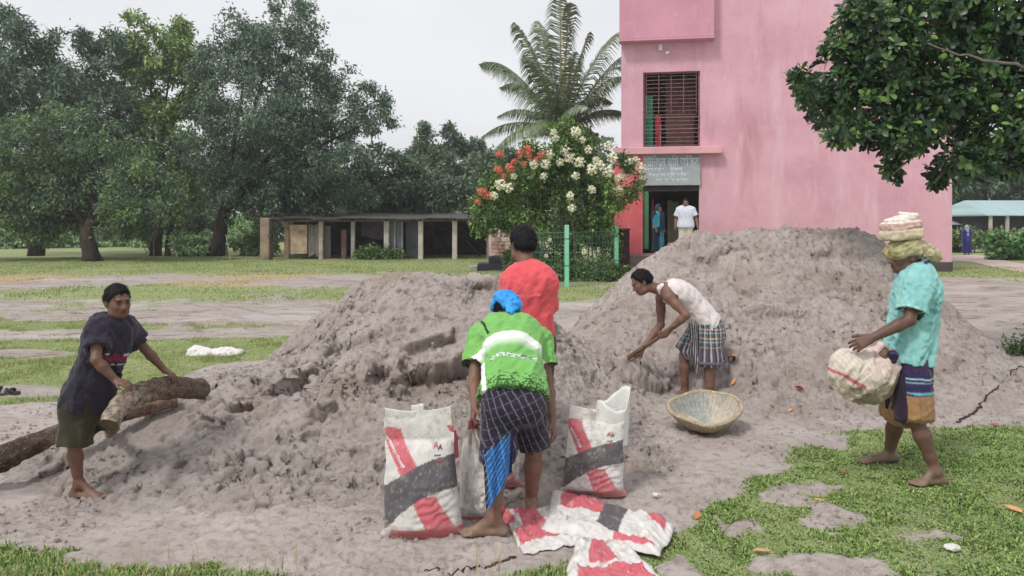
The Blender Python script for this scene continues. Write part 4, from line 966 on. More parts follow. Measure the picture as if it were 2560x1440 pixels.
# ------------------------------------------------------------------ cement bags
def text_mesh(s, size=1.0, bold=0.0, cell=None):
    """flat lettering as vertices/triangles in a unit plane"""
    cu = bpy.data.curves.new('t', 'FONT'); cu.body = s; cu.size = size; cu.align_x = 'CENTER'; cu.align_y = 'CENTER'; cu.resolution_u = 2; cu.offset = bold
    o = bpy.data.objects.new('t', cu); COL.objects.link(o)
    dg = bpy.context.evaluated_depsgraph_get(); me = bpy.data.meshes.new_from_object(o.evaluated_get(dg))
    me.calc_loop_triangles()
    v = np.array([q.co[:] for q in me.vertices]).reshape(-1, 3); t = np.array([q.vertices[:] for q in me.loop_triangles], int).reshape(-1, 3)
    bpy.data.objects.remove(o); bpy.data.curves.remove(cu); bpy.data.meshes.remove(me)
    return v, t
RED, GREY, WHT = lin(202, 102, 112), lin(96, 92, 96), lin(214, 210, 206)
def bag_print(u, v):
    """printed face: diagonal red band, curved grey band, red wedge at the foot (u across, v up, both 0..1)"""
    c = np.tile(WHT, (len(u), 1))
    xl = .02 + .30 * sst(.9, .35, v) - .0; w = .20 + .08 * (1 - v)
    c[(v < .86 - .10 * np.abs(u - .1)) & (v > .40) & (u > xl - .06) & (u < xl + w)] = RED
    mid = .30 + .20 * u ** .8 + .05 * np.sin(u * 3.0)
    lowr = (u > .38 + .62 * (.30 - v) * 1.1) & (u < .72 + .9 * (.30 - v)) & (v < .34); c[lowr] = RED
    c[(v < .085) & (u > .1)] = RED
    g = (v > mid - .12 - .12 * (1 - u) ** 3) & (v < mid + .10 + .03 * u); g |= (u < .14) & (v < .38) & (v > .06 + u * .8); c[g] = GREY
    return c
TXT = [('আেনায়ার িসেমন্ট', .155, .66, 1.02, .052, (.86, .82, .82)), ('A', .74, .715, 0, .105, RED), ('A', .80, .70, 0, .085, (.10, .09, .09)), ('Anwar', .76, .645, 0, .036, (.16, .13, .13)), ('Cement', .77, .61, 0, .030, RED)]
PBAG = dict(rough=.48, spec=.35)
def bag_mat(): return M_vcol('woven_plastic', .5, .35, .30, .002, 330, .10, 20)
def bag(label, surf, nu=56, nv=96, aspect=1.6, print_fn=bag_print, txt=TXT, dirt=.35, seed=0, extra=None):
    """surf(u,v,side) -> points; side +1 front, -1 back"""
    e = empty('cement_bag', (0, 0, 0), 0, label, 'bag', 'printed white cement bags')
    us = np.linspace(0, 1, nu); vs_ = np.linspace(0, 1, nv); U, V = np.meshgrid(us, vs_); U, V = U.ravel(), V.ravel()
    pts, cols = [], []
    for side in (1, -1):
        p = surf(U, V, side); n = fbm2(U * 9 + seed, V * 14 + seed * 3, 4, 300 + seed); n2 = fbm2(U * 30, V * 45, 3, 310 + seed)
        c = print_fn(U if side > 0 else 1 - U, V).copy()
        d = np.clip(sst(.0, .55, n * .9 + n2 * .5 + dirt - .35 + .45 * (V < .12)), 0, 1)[:, None] * .55
        c = c * (1 - d) + lin(150, 134, 122) * d; cr = np.clip(n2 * 2 - .6, 0, 1)[:, None]; c = c * (1 - .4 * cr) + WHT * .4 * cr
        pts.append(p); cols.append(c)
    N = nu * nv; f = grid_faces(nv, nu); ring = list(range(nu)) + [i * nu + nu - 1 for i in range(1, nv)] + [(nv - 1) * nu + i for i in range(nu - 2, -1, -1)] + [i * nu for i in range(nv - 2, 0, -1)]
    b = np.array([(ring[i], ring[i] + N, ring[(i + 1) % len(ring)] + N, ring[(i + 1) % len(ring)]) for i in range(len(ring))])
    base = surf(np.array([.5]), np.array([0.]), 1)[0]; e.location = base
    o = mesh_np('sack', np.concatenate(pts), np.concatenate([f, f[:, ::-1] + N, b]), bag_mat(), e, np.concatenate(cols), True); rel(o, e)
    for s, u0, v0, rot, size, colr in txt or ():
        tv, tt = text_mesh(s, size, .0015)
        if not len(tt): continue
        x = tv[:, 0] * math.cos(-rot) - tv[:, 1] * math.sin(-rot); y = tv[:, 0] * math.sin(-rot) + tv[:, 1] * math.cos(-rot)
        uu = np.clip(u0 + x, .01, .99); vv = np.clip(v0 + y / aspect, .01, .99); p = surf(uu, vv, 1)
        du = surf(np.clip(uu + .01, 0, 1), vv, 1) - p; dv = surf(uu, np.clip(vv + .01, 0, 1), 1) - p; nn = nrm(np.cross(du, dv))
        rel(mesh_np('printed_lettering', p + nn * .0025, tt, M_vcol('print_ink', .6, .2, 0), e, np.asarray(colr)), e)
    if extra: extra(e)
    return e
def standing(cx, cy, wd, ht, th, yaw=0.0, lean=(0, 0), seed=0, full=.75, ears=.035, narrow=.04, wr=.012, top_open=0.0):
    z0 = H1(cx, cy) - .004; ca, sa = math.cos(yaw), math.sin(yaw)
    def surf(u, v, side):
        w = wd * (1 + .10 * np.sin(np.pi * np.clip(v / .55, 0, 1)) * .6 + .10 * np.exp(-(v / .12) ** 2) - narrow * v)
        x = (u - .5) * w
        prof = np.clip(1 - np.abs(2 * u - 1) ** 2.6, 0, 1) ** .55
        t = th * .5 * (np.clip(1 - (v / full) ** 2.2, 0, 1) ** .5 * .9 + .10 * (1 - v)) * (.55 + .45 * sst(0, .1, v)) + top_open * v * .5
        y = -side * prof * t
        z = v * ht * (1 + ears * (np.abs(2 * u - 1) ** 2 - .6) * v ** 3)
        n = fbm2(u * 5 + seed * 7, v * 7 + side, 4, 400 + seed); k = np.sin(v * 95 + 6 * np.sin(u * 3 + 1) + 5 * n) * np.exp(-((v - .22) / .18) ** 2) * (u > .4)
        y = y - side * (wr * n + .0035 * k) * prof * (.35 + .65 * sst(0, .15, v))
        x = x + .006 * fbm2(v * 9, u * 3, 3, 420 + seed) + lean[0] * v; y = y + lean[1] * v
        x = x + .02 * np.exp(-(v / .06) ** 2) * (2 * u - 1)
        return np.stack([cx + x * ca - y * sa, cy + x * sa + y * ca, z0 + z], -1)
    return surf
def put_bags():
    g = GP(1055, 1352); s1 = standing(g[0] + .0, g[1] + .07, .385, .675, .20, .10, (-.03, .05), 1)
    def tuft(e):
        V = Vol(P(1048, 1020, 4.2) - .12, P(1048, 1020, 4.2) + .12, .005); a = P(1046, 1036, 4.2); V.rbox(a + np.array([.0, 0, .0]), (nrm((1, 0, .08)), (0, 1, 0), nrm((-.08, 0, 1))), (.034, .012, .055), .008); V.disp(wrinkle((0, 0, 1), .005, 50, 5, .2))
        v, f = V.mesh(); rel(mesh_np('seam_flap', v, f, bag_mat(), e, np.tile(WHT, (len(v), 1)), True), e)
        # red printed side gusset seen past the right edge
        q = [s1(np.array([.995]), np.array([vv]), -1)[0] for vv in (.58, .66, .74, .80)]; mb = MB(); V2 = []
        for i, p in enumerate(q): V2 += [p + np.array([-.004, .004, 0]), p + np.array([.022 * math.sin(1 + i * .6), .06, -.005])]
        mb.add(V2, [(0, 1, 3, 2), (2, 3, 5, 4), (4, 5, 7, 6)]); rel(mb.build('gusset', bag_mat(), e, True, RED), e)
    bag('upright white cement bag with red and grey print standing left of the green jersey', s1, extra=tuft, seed=1, dirt=.22)
    g = GP(1205, 1306); gat = standing(g[0], g[1] + .06, .24, .56, .17, .25, (-.03, .03), 2, .9, -.02, .30, .016)
    def s2(u, v, side):          # gathered at the top by the hand that holds it
        p = gat(u, v, side); c = np.array([P(1178, 1072, 4.30)[0], 4.30, 0]); k = sst(.62, 1.0, v)[:, None] * .72
        p[:, :2] = p[:, :2] * (1 - k) + c[:2] * k; p[:, :2] += (.012 * np.sin(u * 26) * sst(.5, .9, v) * (1 - .5 * sst(.9, 1, v)))[:, None] * np.array([.3, 1]); return p
    bag('crumpled cement bag held shut at the top by the man in the green jersey', s2, seed=2, dirt=.45, txt=None, print_fn=lambda u, v: np.where(((v > .90) | ((u > .55) & (v < .30)) | (v < .04))[:, None], RED, np.where(((u > .72) & (v > .34) & (v < .60))[:, None], GREY, WHT)))
    g = GP(1262, 1262); s2b = standing(g[0] - .02, g[1] + .16, .20, .50, .16, 0, (0, .02), 6, .9)
    bag('dirty cement bag half hidden behind the legs of the green jersey man', s2b, seed=6, dirt=.55, txt=None)
    g = GP(1490, 1259); s3 = standing(g[0] - .015, g[1] + .08, .345, .525, .20, -.12, (.03, .04), 3, .85, .05, .02, .016, .0)
    def mouth(e):                 # the open mouth standing up at the back right, a hollow fold of cloth
        n, m = 26, 12; pts = []
        for w in np.linspace(0, 1, m):
            for a in np.linspace(0, 2 * np.pi, n, endpoint=False):
                cx, cy = P(1526, 1050, 4.68)[:2]; r = .112 + .012 * math.sin(3 * a)
                x = cx + .03 * w + (r * math.cos(a)) * (1 - .1 * w); y = cy + .05 + .055 * math.sin(a) * (1 + .3 * w)
                z = P(0, 1075, 4.7)[2] - .10 + w * (.255 + .085 * max(0, math.cos(a - .9)) + .03 * math.sin(2 * a + 1))
                pts.append((x, y, z + .004 * math.sin(9 * a)))
        k = np.arange(n); k2 = (k + 1) % n; q = np.concatenate([np.stack([i * n + k, i * n + k2, (i + 1) * n + k2, (i + 1) * n + k], 1) for i in range(m - 1)])
        pts = np.array(pts); c = pts.mean(0); inn = pts + (c - pts) * np.array([.05, .08, 0]); N = len(pts)
        rim = np.stack([(m - 1) * n + k, (m - 1) * n + k2, (m - 1) * n + k2 + N, (m - 1) * n + k + N], 1)
        cc = np.tile(lin(226, 224, 222), (2 * N, 1))
        rel(mesh_np('open_mouth', np.concatenate([pts, inn]), np.concatenate([q, q[:, ::-1] + N, rim]), bag_mat(), e, cc, True), e)
    bag('upright cement bag with its mouth standing open, in front of the basket', s3, extra=mouth, seed=3, dirt=.34)
    # three empty bags lying crumpled on the ground
    def lying(cor, seed, lift, th=.035, fold=.05):
        fold *= .72; th *= .6
        C = [np.array(GP(*c, z=lift)) for c in cor]
        def surf(u, v, side):
            uu = u + .03 * fbm2(v * 4 + seed, u * 2, 3, 500 + seed) * (np.minimum(u, 1 - u) < .2); vv = v + .03 * fbm2(u * 5 + seed, v * 2, 3, 510 + seed)
            p = ((1 - uu) * (1 - vv))[:, None] * C[0] + (uu * (1 - vv))[:, None] * C[1] + (uu * vv)[:, None] * C[2] + ((1 - uu) * vv)[:, None] * C[3]
            ed = np.clip(np.minimum(np.minimum(u, 1 - u), np.minimum(v, 1 - v)) * 9, 0, 1) ** .6
            n = fbm2(u * 3.2 + seed * 3, v * 3.2, 4, 520 + seed); n2 = 1 - 2 * np.abs(fbm2(u * 5 + 3 * v + seed, v * 5 - 2 * u, 3, 530 + seed))
            n3 = 1 - 2 * np.abs(fbm2(u * 11 - 5 * v + seed, v * 11, 2, 540 + seed))
            n4 = 1 - 2 * np.abs(fbm2(u * 24 + 9 * v, v * 20 - 4 * u, 2, 545 + seed))
            z = ground_h(p[:, 0], p[:, 1]) + lift + fold * (.45 + .7 * n + .40 * n2 + .34 * n3 + .14 * n4) * (.3 + .7 * ed)
            z = np.maximum(z, ground_h(p[:, 0], p[:, 1]) + .006)
            p = p.copy(); p[:, 2] = z + (th * ed * .5 if side > 0 else -th * ed * .3) + .0015 * side
            return p
        return surf
    pr2 = lambda u, v: np.where((((u > .10) & (u < .46) & (v < .50) & (v > .1)) | ((u > .78) & (u < .95) & (v < .34) & (v > .05) & (u - .78 > (v - .05) * .3)) | ((u > .62) & (u < .95) & (v > .82) & (v < .93)) | ((u < .10) & (v < .1)))[:, None], RED, np.where(((u > .46) & (u < .64) & (v < .80))[:, None], GREY, WHT))
    T2 = [('A', .80, .62, .3, .07, (.10, .09, .09)), ('A', .86, .66, .3, .06, RED), ('Aa', .33, .72, .25, .06, (.10, .08, .08)), ('Anwar Cement', .55, .83, .2, .045, (.14, .11, .11))]
    bag('empty cement bag lying crumpled between the open bag and the grass', lying([(1390, 1232), (1690, 1322), (1648, 1398), (1352, 1332)], 1, .02, .05, .055), 70, 60, 1, pr2, T2, .12, 4)
    pr1 = lambda u, v: np.where((((u > .22) & (u < .62) & (v < .55)) | ((v > .5) & (v < .8) & (u > .05) & (u < .9)) | ((u < .12) & (v < .4)))[:, None], RED, WHT)
    bag('empty cement bag trodden flat by the bare heel of the man in green', lying([(1248, 1282), (1378, 1272), (1470, 1362), (1310, 1388)], 2, .006, .03, .03), 60, 60, 1, pr1, [('Aa Anwar', .62, .55, .2, .07, (.14, .11, .11))], .3, 5)
    pr3 = lambda u, v: np.where((((u > .25) & (u < .62) & (v > .04) & (v < .52) & (np.abs(u - .43) < .08 + .3 * v)) | ((v > .56) & (v < .96) & (u > .12) & (u < .86)))[:, None], RED, WHT)
    bag('empty cement bag lying nearest the camera on the grass edge', lying([(1440, 1362), (1560, 1372), (1700, 1490), (1400, 1500)], 3, .008, .05, .05), 70, 60, 1, pr3, [('Cement', .66, .78, .2, .09, (.86, .8, .8))], .16, 7)
put_bags()

# ---- round sack under the walker's arm
def carried_sack():
    c = P(2150, 940, 5.02); V = Vol(c - .36, c + .36, .006)
    V.ell(c + np.array([.015, 0, -.0]), (nrm((1, 0, -.35)), (0, 1, 0), nrm((.35, 0, 1))), (.20, .155, .175), .03); V.ell(P(2205, 915, 5.02), np.eye(3), (.10, .11, .12), .05); V.ell(P(2120, 925, 5.0), np.eye(3), (.10, .11, .13), .05)
    V.ell(P(2122, 992, 4.94), (nrm((1, 0, .2)), (0, 1, 0), (0, 0, 1)), (.05, .05, .028), .015, 'sub'); pass
    V.cap(P(2205, 872, 5.0), P(2222, 880, 4.97), .035, .03, .02)
    V.disp(wrinkle(nrm((.5, 0, 1)), .015, 20, 51, .35)); V.disp(wrinkle(nrm((.8, .2, .7)), .005, 44, 53, .3))
    v, f = V.mesh(); v = relax(v, f, 1, .3); q = v - c; n = fbm2(q[:, 0] * 16 + q[:, 1] * 5, q[:, 2] * 16, 4, 71); col = np.tile(lin(214, 202, 190), (len(v), 1))
    st = stripes(q[:, 0] * 1.0 + q[:, 2] * .55 + .01 * n, .032, .22); col[st] = lin(200, 186, 172)
    k = sst(.0, .3, n + (q[:, 0] * 1.6 - q[:, 2] * 4.2) - .05)[:, None] * .8; col = col * (1 - k) + lin(122, 112, 88) * k  # greenish shading on the lower side is put into the colour
    pk = (q[:, 2] > .02) & (q[:, 0] > .02); col[pk] = col[pk] * .55 + lin(226, 196, 194) * .45
    rd = (np.abs(q[:, 2] + .06 + q[:, 0] * .5 + .02 * n) < .012) & (q[:, 0] < -.03); col[rd] = lin(190, 108, 104)
    e = empty('sack', tuple(c - np.array([0, 0, .17])), 0, 'round bulging white sack with shading painted below, carried at the hip of the walking man', 'sack')
    rel(mesh_np('sackcloth', v, f, bag_mat(), e, col, True), e)
    mb = MB(); mb.tube([P(2216, 872, 4.93), P(2206, 885, 4.92), P(2212, 896, 4.93)], [.018, .024, .016], 10); rel(mb.build('twisted_neck', M_noise('sack_neck', lin(150, 128, 104), lin(112, 94, 76), 40), e, True), e)
carried_sack()

# ---- shallow woven basket
def basket():
    g = GP(1775, 1086); c = np.array([g[0], g[1] + .16, H1(g[0], g[1] + .16)]); e = empty('basket', tuple(c), 0, 'shallow woven bamboo basket standing empty on the sand by the digger', 'basket')
    R, Hh, n, m = .285, .155, 96, 22; pts = []; cols = []; cin = []
    tilt = Matrix.Rotation(math.radians(13), 3, 'X') @ Matrix.Rotation(math.radians(-5), 3, 'Y'); T = np.array(tilt)
    a = np.linspace(0, 2 * np.pi, n, endpoint=False)
    def prof(t): return R * (t ** .62) * (.98 + .02 * t), Hh * (.02 + .98 * t ** 2.3)
    def layer(off, weave):
        P_, C_ = [], []
        for i, t in enumerate(np.linspace(0.0004, 1, m)):
            r, z = prof(t); w = weave * np.sin(a * 24 + np.pi * (i % 2)) * .005 * min(1, i / 4)
            lob = 1 + .018 * np.cos(4 * a + .6); x = (r * lob + off + w) * np.cos(a); y = (r * lob + off + w) * np.sin(a)
            P_.append(np.stack([x, y, np.full(n, z + .004 + (.012 if off < 0 else 0)) + (.012 * np.sin(2 * a + 1) + .006 * np.sin(5 * a)) * t ** 2], 1))
            C_.append(np.full(n, t))
        return np.concatenate(P_) @ T.T, np.concatenate(C_)
    k = np.arange(n); k2 = (k + 1) % n
    q = np.concatenate([np.stack([i * n + k, i * n + k2, (i + 1) * n + k2, (i + 1) * n + k], 1) for i in range(m - 1)])
    po, to = layer(.0, 1.0); pi_, ti = layer(-.012, 1.0); N = len(po); ang_ = np.tile(a, m)
    tan = lin(190, 174, 148); co = np.tile(tan, (N, 1)) * (.72 + .28 * np.sin(ang_ * 24)[:, None] ** 2) * (1 + .15 * np.repeat(RNG.standard_normal(m), n)[:, None])
    n1 = fbm2(np.cos(ang_) * 3 + ti * 2, np.sin(ang_) * 3, 3, 88); mk = sst(-.2, .3, n1 + 1.2 * np.cos(ang_ - 1.6) - .85)[:, None]
    ci = co * .35 + lin(206, 200, 186) * .65; ci = ci * (1 - mk * .7) + lin(142, 154, 154) * mk * .7; ci *= (.86 + .14 * np.sin(ang_ * 40)[:, None])
    lo0 = abs((po @ np.array([0, 0, 1.0])).min()); off = np.array([0, 0, lo0 + .002])
    o = mesh_np('woven_bowl', np.concatenate([po, pi_]) + off, np.concatenate([q, q[:, ::-1] + N]), M_vcol('bamboo', .7, .3, .4, .003, 150, .2, 40), e, np.concatenate([co, ci]), True)
    for j in range(3):
        rr, zz = prof(1.0); rr *= 1.005; aa = np.linspace(0, 2 * np.pi, 73); tw = aa * 22 + j * 2.094
        pts = np.stack([(rr * (1 + .018 * np.cos(4 * aa + .6)) + .010 * np.cos(tw)) * np.cos(aa), (rr * (1 + .018 * np.cos(4 * aa + .6)) + .010 * np.cos(tw)) * np.sin(aa), zz + .012 + .008 * np.sin(tw) + .012 * np.sin(2 * aa + 1) + .006 * np.sin(5 * aa)], 1) @ T.T + off
        mb = MB(); mb.tube(pts, .011, 6, False); mb.build('rim_strand', M_noise('bamboo_rim', lin(198, 184, 160), lin(156, 138, 114), 30, .7), e, True)
    for j in range(16):
        b = j * 2 * np.pi / 16; ts = np.linspace(.12, 1, 9); pr = [prof(t) for t in ts]; pts = np.array([((r * (1 + .018 * math.cos(4 * b + .6)) + .004) * math.cos(b), (r * (1 + .018 * math.cos(4 * b + .6)) + .004) * math.sin(b), z + .004 + (.012 * math.sin(2 * b + 1) + .006 * math.sin(5 * b)) * t ** 2) for (r, z), t in zip(pr, ts)]) @ T.T + off
        mb = MB(); mb.tube(pts, .006, 5, False); mb.build('rib', MATS['bamboo_rim'], e, True)
basket()

# ---- felled logs
def M_bark():
    m, nt, b = mat('bark', .85, .2); v = obco(nt); a = attr(nt, 'col')
    c = mixc(nt, ramp(nt, noise(nt, 26, 6, v, .7), .4, .65), a.outputs['Color'], lin(74, 60, 52)); c = mixc(nt, ramp(nt, noise(nt, 70, 4, v, .7), .56, .72), c, lin(176, 162, 146))
    nt.links.new(c, b.inputs['Base Color']); bump(nt, b, noise(nt, 45, 6, v, .7), .8, .012); return m
BARK = M_bark()
def log(label, path, rads, col0, col1, seed, cut=True):
    pts = np.array([P(*p) for p in path]); t = np.linspace(0, 1, len(pts)); tt = np.linspace(0, 1, 60)
    pp = np.stack([np.interp(tt, t, pts[:, i]) for i in range(3)], 1)
    for _ in range(40): pp[1:-1] = pp[1:-1] * .5 + (pp[:-2] + pp[2:]) * .25
    rr = np.interp(tt, t, rads); n = 28; mb = MB(); mb.tube(pp, rr, n, False); v = mb.v[0]; ax = np.repeat(pp, n, 0); d = nrm(v - ax)
    k = fbm2(np.repeat(tt, n) * 26, np.tile(np.arange(n), 60) / n * 12, 4, seed); v = v + d * (rr.repeat(n) * .22 * k)[:, None]
    e = empty('log', tuple(pp[0]), 0, label, 'log', 'felled logs resting on the sand'); w = sst(.3, .7, np.repeat(tt, n) + .35 * k)[:, None]
    o = mesh_np('trunk', v, mb.q[0], BARK, e, col0 * (1 - w) + col1 * w, True); rel(o, e)
    for i, c in ((0, -1), (59, 1)):
        ring = v[i * n:(i + 1) * n]; cen = ring.mean(0); ins = [cen + (ring - cen) * s for s in (1.0, .66, .33)]; VV = np.concatenate(ins + [cen[None]]); ki = np.arange(n); kj = (ki + 1) % n
        qq = np.concatenate([np.stack([r * n + ki, r * n + kj, (r + 1) * n + kj, (r + 1) * n + ki], 1) for r in (0, 1)]); tr = np.stack([2 * n + ki, 2 * n + kj, np.full(n, 3 * n)], 1)
        VV = VV + nrm(pp[i] - pp[i - c * 2]) * .003 * (.4 + np.repeat([0, 1, 1.0], n).tolist().__len__() * 0)
        mm = mesh_np('sawn_end', VV, [qq[:, ::c], tr[:, ::c]], M_noise('sawn_wood', lin(96, 84, 68), lin(66, 58, 48), 18, .8), e); rel(mm, e)
    return e
log('thick pale barked log under the hands of the boy', [(272, 1062, 4.42), (292, 1018, 4.52), (345, 985, 4.68), (420, 966, 4.90), (505, 974, 5.2)], [.050, .058, .070, .074, .068], lin(182, 166, 150), lin(112, 98, 86), 700)
log('dark thin log lying under the thick log and running out to the left', [(-150, 1205, 4.62), (0, 1150, 4.78), (120, 1092, 4.98), (280, 1040, 5.16), (440, 1000, 5.4)], [.092, .084, .062, .055, .050], lin(58, 50, 48), lin(138, 112, 98), 720)

# ---- sandals, dropped sack, leaves and scraps
def sandals():
    for i, (px, py, rz) in enumerate(((18, 990, .15), (-12, 984, .5))):
        g = GP(px, py); z = H1(g[0], g[1]); e = empty('sandal', (g[0], g[1], z), rz, ('grey strap sandal lying on bare soil, the right one of the pair', 'grey strap sandal lying on bare soil, cut by the left picture edge')[i], 'sandal', 'pair of sandals left on the ground')
        n = 24; a = np.linspace(0, 2 * np.pi, n, endpoint=False); L = .125; x = L * np.cos(a); y = (.045 + .008 * np.cos(a)) * np.sin(a) - .004 * np.cos(a)
        mb = MB(); lo = np.stack([x, y, np.zeros(n)], 1); hi = np.stack([x * .97, y * .95, np.full(n, .026)], 1); k = np.arange(n); k2 = (k + 1) % n
        mb.add(np.concatenate([lo, hi, [[0, 0, .022]], [[0, 0, 0]]]), np.stack([k, k2, n + k2, n + k], 1), np.concatenate([np.stack([n + k, n + k2, np.full(n, 2 * n)], 1), np.stack([k2, k, np.full(n, 2 * n + 1)], 1)]))
        mb.build('sole', M_noise('rubber_sole', lin(84, 78, 78), lin(60, 56, 58), 20, .8), e)
        for xs, w in ((.045, .03), (-.02, .028)):
            q = np.linspace(0, np.pi, 11); ps = []
            for s in (-1, 1): ps += [(xs + s * w / 2, .047 * math.cos(t), .02 + .045 * math.sin(t)) for t in q]
            ps = np.array(ps); f = [(j, j + 1, 12 + j, 11 + j) for j in range(10)]; ps2 = np.concatenate([ps, ps * np.array([1, .92, .93])]); 
            mb = MB(); mb.add(ps2, f + [tuple(np.array(t_)[::-1] + 22) for t_ in f] + [(j, 22 + j, 23 + j, j + 1) for j in range(10)] + [(11 + j, 12 + j, 34 + j, 33 + j) for j in range(10)])
            mb.build('strap', M_noise('sandal_strap' + str(xs > 0), *((lin(30, 28, 32), lin(44, 42, 46)) if xs > 0 else (lin(150, 152, 160), lin(120, 120, 128))), 30, .6), e, True)
sandals()
def dropped_sack():
    g = GP(530, 889); c = np.array([g[0], g[1], H1(g[0], g[1])]); V = Vol(c - .5, c + .5, .010); r = RNG
    for px, w, h in ((490, .10, .085), (520, .13, .06), (560, .12, .07), (585, .10, .045)):
        q = GP(px, 887); V.ell((q[0], q[1], c[2] + .01), np.eye(3), (w, .13, h), .05)
    V.disp(wrinkle((1, .3, .2), .022, 14, 91, .6)); V.disp(wrinkle((.3, 1, .2), .01, 30, 92, .5)); V.plane((0, 0, c[2] - .01), (0, 0, 1))
    v, f = V.mesh(); o = mesh_np('crumpled_sack', v - c, f, bag_mat(), None, np.tile(lin(222, 218, 216), (len(v), 1)), True); o.location = c
    tag(o, 'small crumpled white sack lying on the grass in the field', 'sack')
dropped_sack()
def leaves_scraps():
    L = [(1835, 893, 'orange'), (1836, 958, 'orange'), (1996, 974, 'dark red'), (1974, 1032, 'pale orange'), (2326, 944, 'yellow'), (1742, 1298, 'orange brown'), (2046, 1258, 'orange'), (2534, 1282, 'large orange'), (2490, 1068, 'reddish'), (1925, 1123, 'brown'), (2110, 1190, 'reddish brown'), (1905, 1388, 'tan')]
    where = ['on the sand slope right of the digger, the upper of two', 'on the sand slope right of the digger, the lower of two', 'on the foot of the tall sand heap', 'on flat sand beyond the basket', 'on the sand behind the walking man', 'at the grass edge beside the empty bag', 'on a bare patch in the grass', 'on the grass at the right picture edge', 'where grass meets sand behind the walking man', 'on trodden sand right of the basket', 'in the grass left of the walking man', 'on the grass near the bottom edge']
    cols = {'orange': lin(216, 156, 104), 'dark red': lin(112, 48, 38), 'pale orange': lin(222, 160, 108), 'yellow': lin(226, 176, 82), 'orange brown': lin(196, 128, 84), 'large orange': lin(222, 164, 108), 'reddish': lin(178, 104, 76), 'brown': lin(150, 96, 76), 'reddish brown': lin(150, 84, 56), 'tan': lin(206, 160, 122)}
    for i, (px, py, cn) in enumerate(L):
        yy = np.arange(3.4, 10, .02); ray = np.stack([(px - CX) / F * yy, yy, CH - (py - HY) / F * yy], 1)      # walk down the view ray to the sand
        q = ray[np.argmax(ray[:, 2] < H(ray[:, 0], yy))]
        s = .062 if cn == 'large orange' else (.032 + .008 * (i % 3)); rz = i * 1.37; n = 7; v = []
        for j in range(n):
            t = j / (n - 1); w = s * .42 * math.sin(math.pi * t ** .8) + .001; zc = .012 + .02 * s / .05 * (t - .4) ** 2
            v += [((t - .5) * 2 * s, -w, zc + .4 * w), ((t - .5) * 2 * s, 0, zc), ((t - .5) * 2 * s, w, zc + .4 * w)]
        f = [(3 * j + k, 3 * j + 3 + k, 3 * j + 4 + k, 3 * j + 1 + k) for j in range(n - 1) for k in (0, 1)]
        ep = .25; gx = (H1(q[0] + .05, q[1]) - H1(q[0] - .05, q[1])) / .1; gy = (H1(q[0], q[1] + .05) - H1(q[0], q[1] - .05)) / .1; nv = nrm((-gx, -gy, 1)); up = np.array([0, 0, 1.0])
        o = mesh_np('fallen_leaf', np.array(v), f, M_vcol('dry_leaf', .6, .3, .2, .002, 90, .2, 60), None, cols[cn], True)
        o.rotation_euler = (Vector(nv).to_track_quat('Z', 'Y') @ Matrix.Rotation(rz, 3, 'Z').to_quaternion()).to_euler(); o.location = (q[0], q[1], H1(q[0], q[1]) + .004)
        tag(o, f'{cn} fallen leaf {where[i]}', 'leaf', 'dry fallen leaves')
    for px, py, s, lb in ((2380, 1378, .034, 'small white paper scrap on the grass at lower right'), (1641, 1252, .024, 'tiny white plastic scrap on the sand beside the open bag'), (2533, 866, .05, 'white litter scrap by the weeds at the right edge')):
        g = GP(px, py); z = H1(g[0], g[1]); V = Vol((-.09,) * 3, (.09,) * 3, .005); V.ell((0, 0, .008), np.eye(3), (s, s * .8, s * .35), .01); V.disp(wrinkle((1, 1, 0), .008, 60, int(px), .6)); v, f = V.mesh()
        o = mesh_np('paper_scrap', v, f, M_noise('paper', lin(226, 222, 216), lin(200, 196, 190), 40, .8), None, None, True); o.location = (g[0], g[1], z + .012); tag(o, lb, 'scrap', 'bits of litter')
leaves_scraps()

def root(label, pts, rad, seed, name='root'):
    r = np.random.default_rng(seed); px = np.array(pts, float); t = np.linspace(0, 1, len(px)); tt = np.linspace(0, 1, 40); q = np.stack([np.interp(tt, t, px[:, 0]), np.interp(tt, t, px[:, 1])], 1); g = np.array([GP(a, b) for a, b in q]); g[:, :2] += r.standard_normal((40, 2)) * .008
    g[:, 2] = H(g[:, 0], g[:, 1]) + rad * .3; c = g[0].copy(); o = MB().tube(g - c, rad * (1 - .6 * tt), 6).build(name, M_noise('root_and_crack', lin(74, 60, 54), lin(52, 42, 40), 20, .8), None, True); o.location = c; tag(o, label, 'root', 'thin dark roots on the sand')
root('thin dark root lying across the sand behind the walking man', [(2392, 1060), (2440, 1030), (2490, 1005), (2560, 968)], .012, 1)
root('thin dark line drawn for a crack in the sand at the bottom edge below the bare heel', [(1290, 1400), (1230, 1412), (1150, 1425), (1060, 1432)], .008, 2)  # dark tube added to stand for a crack in the sand
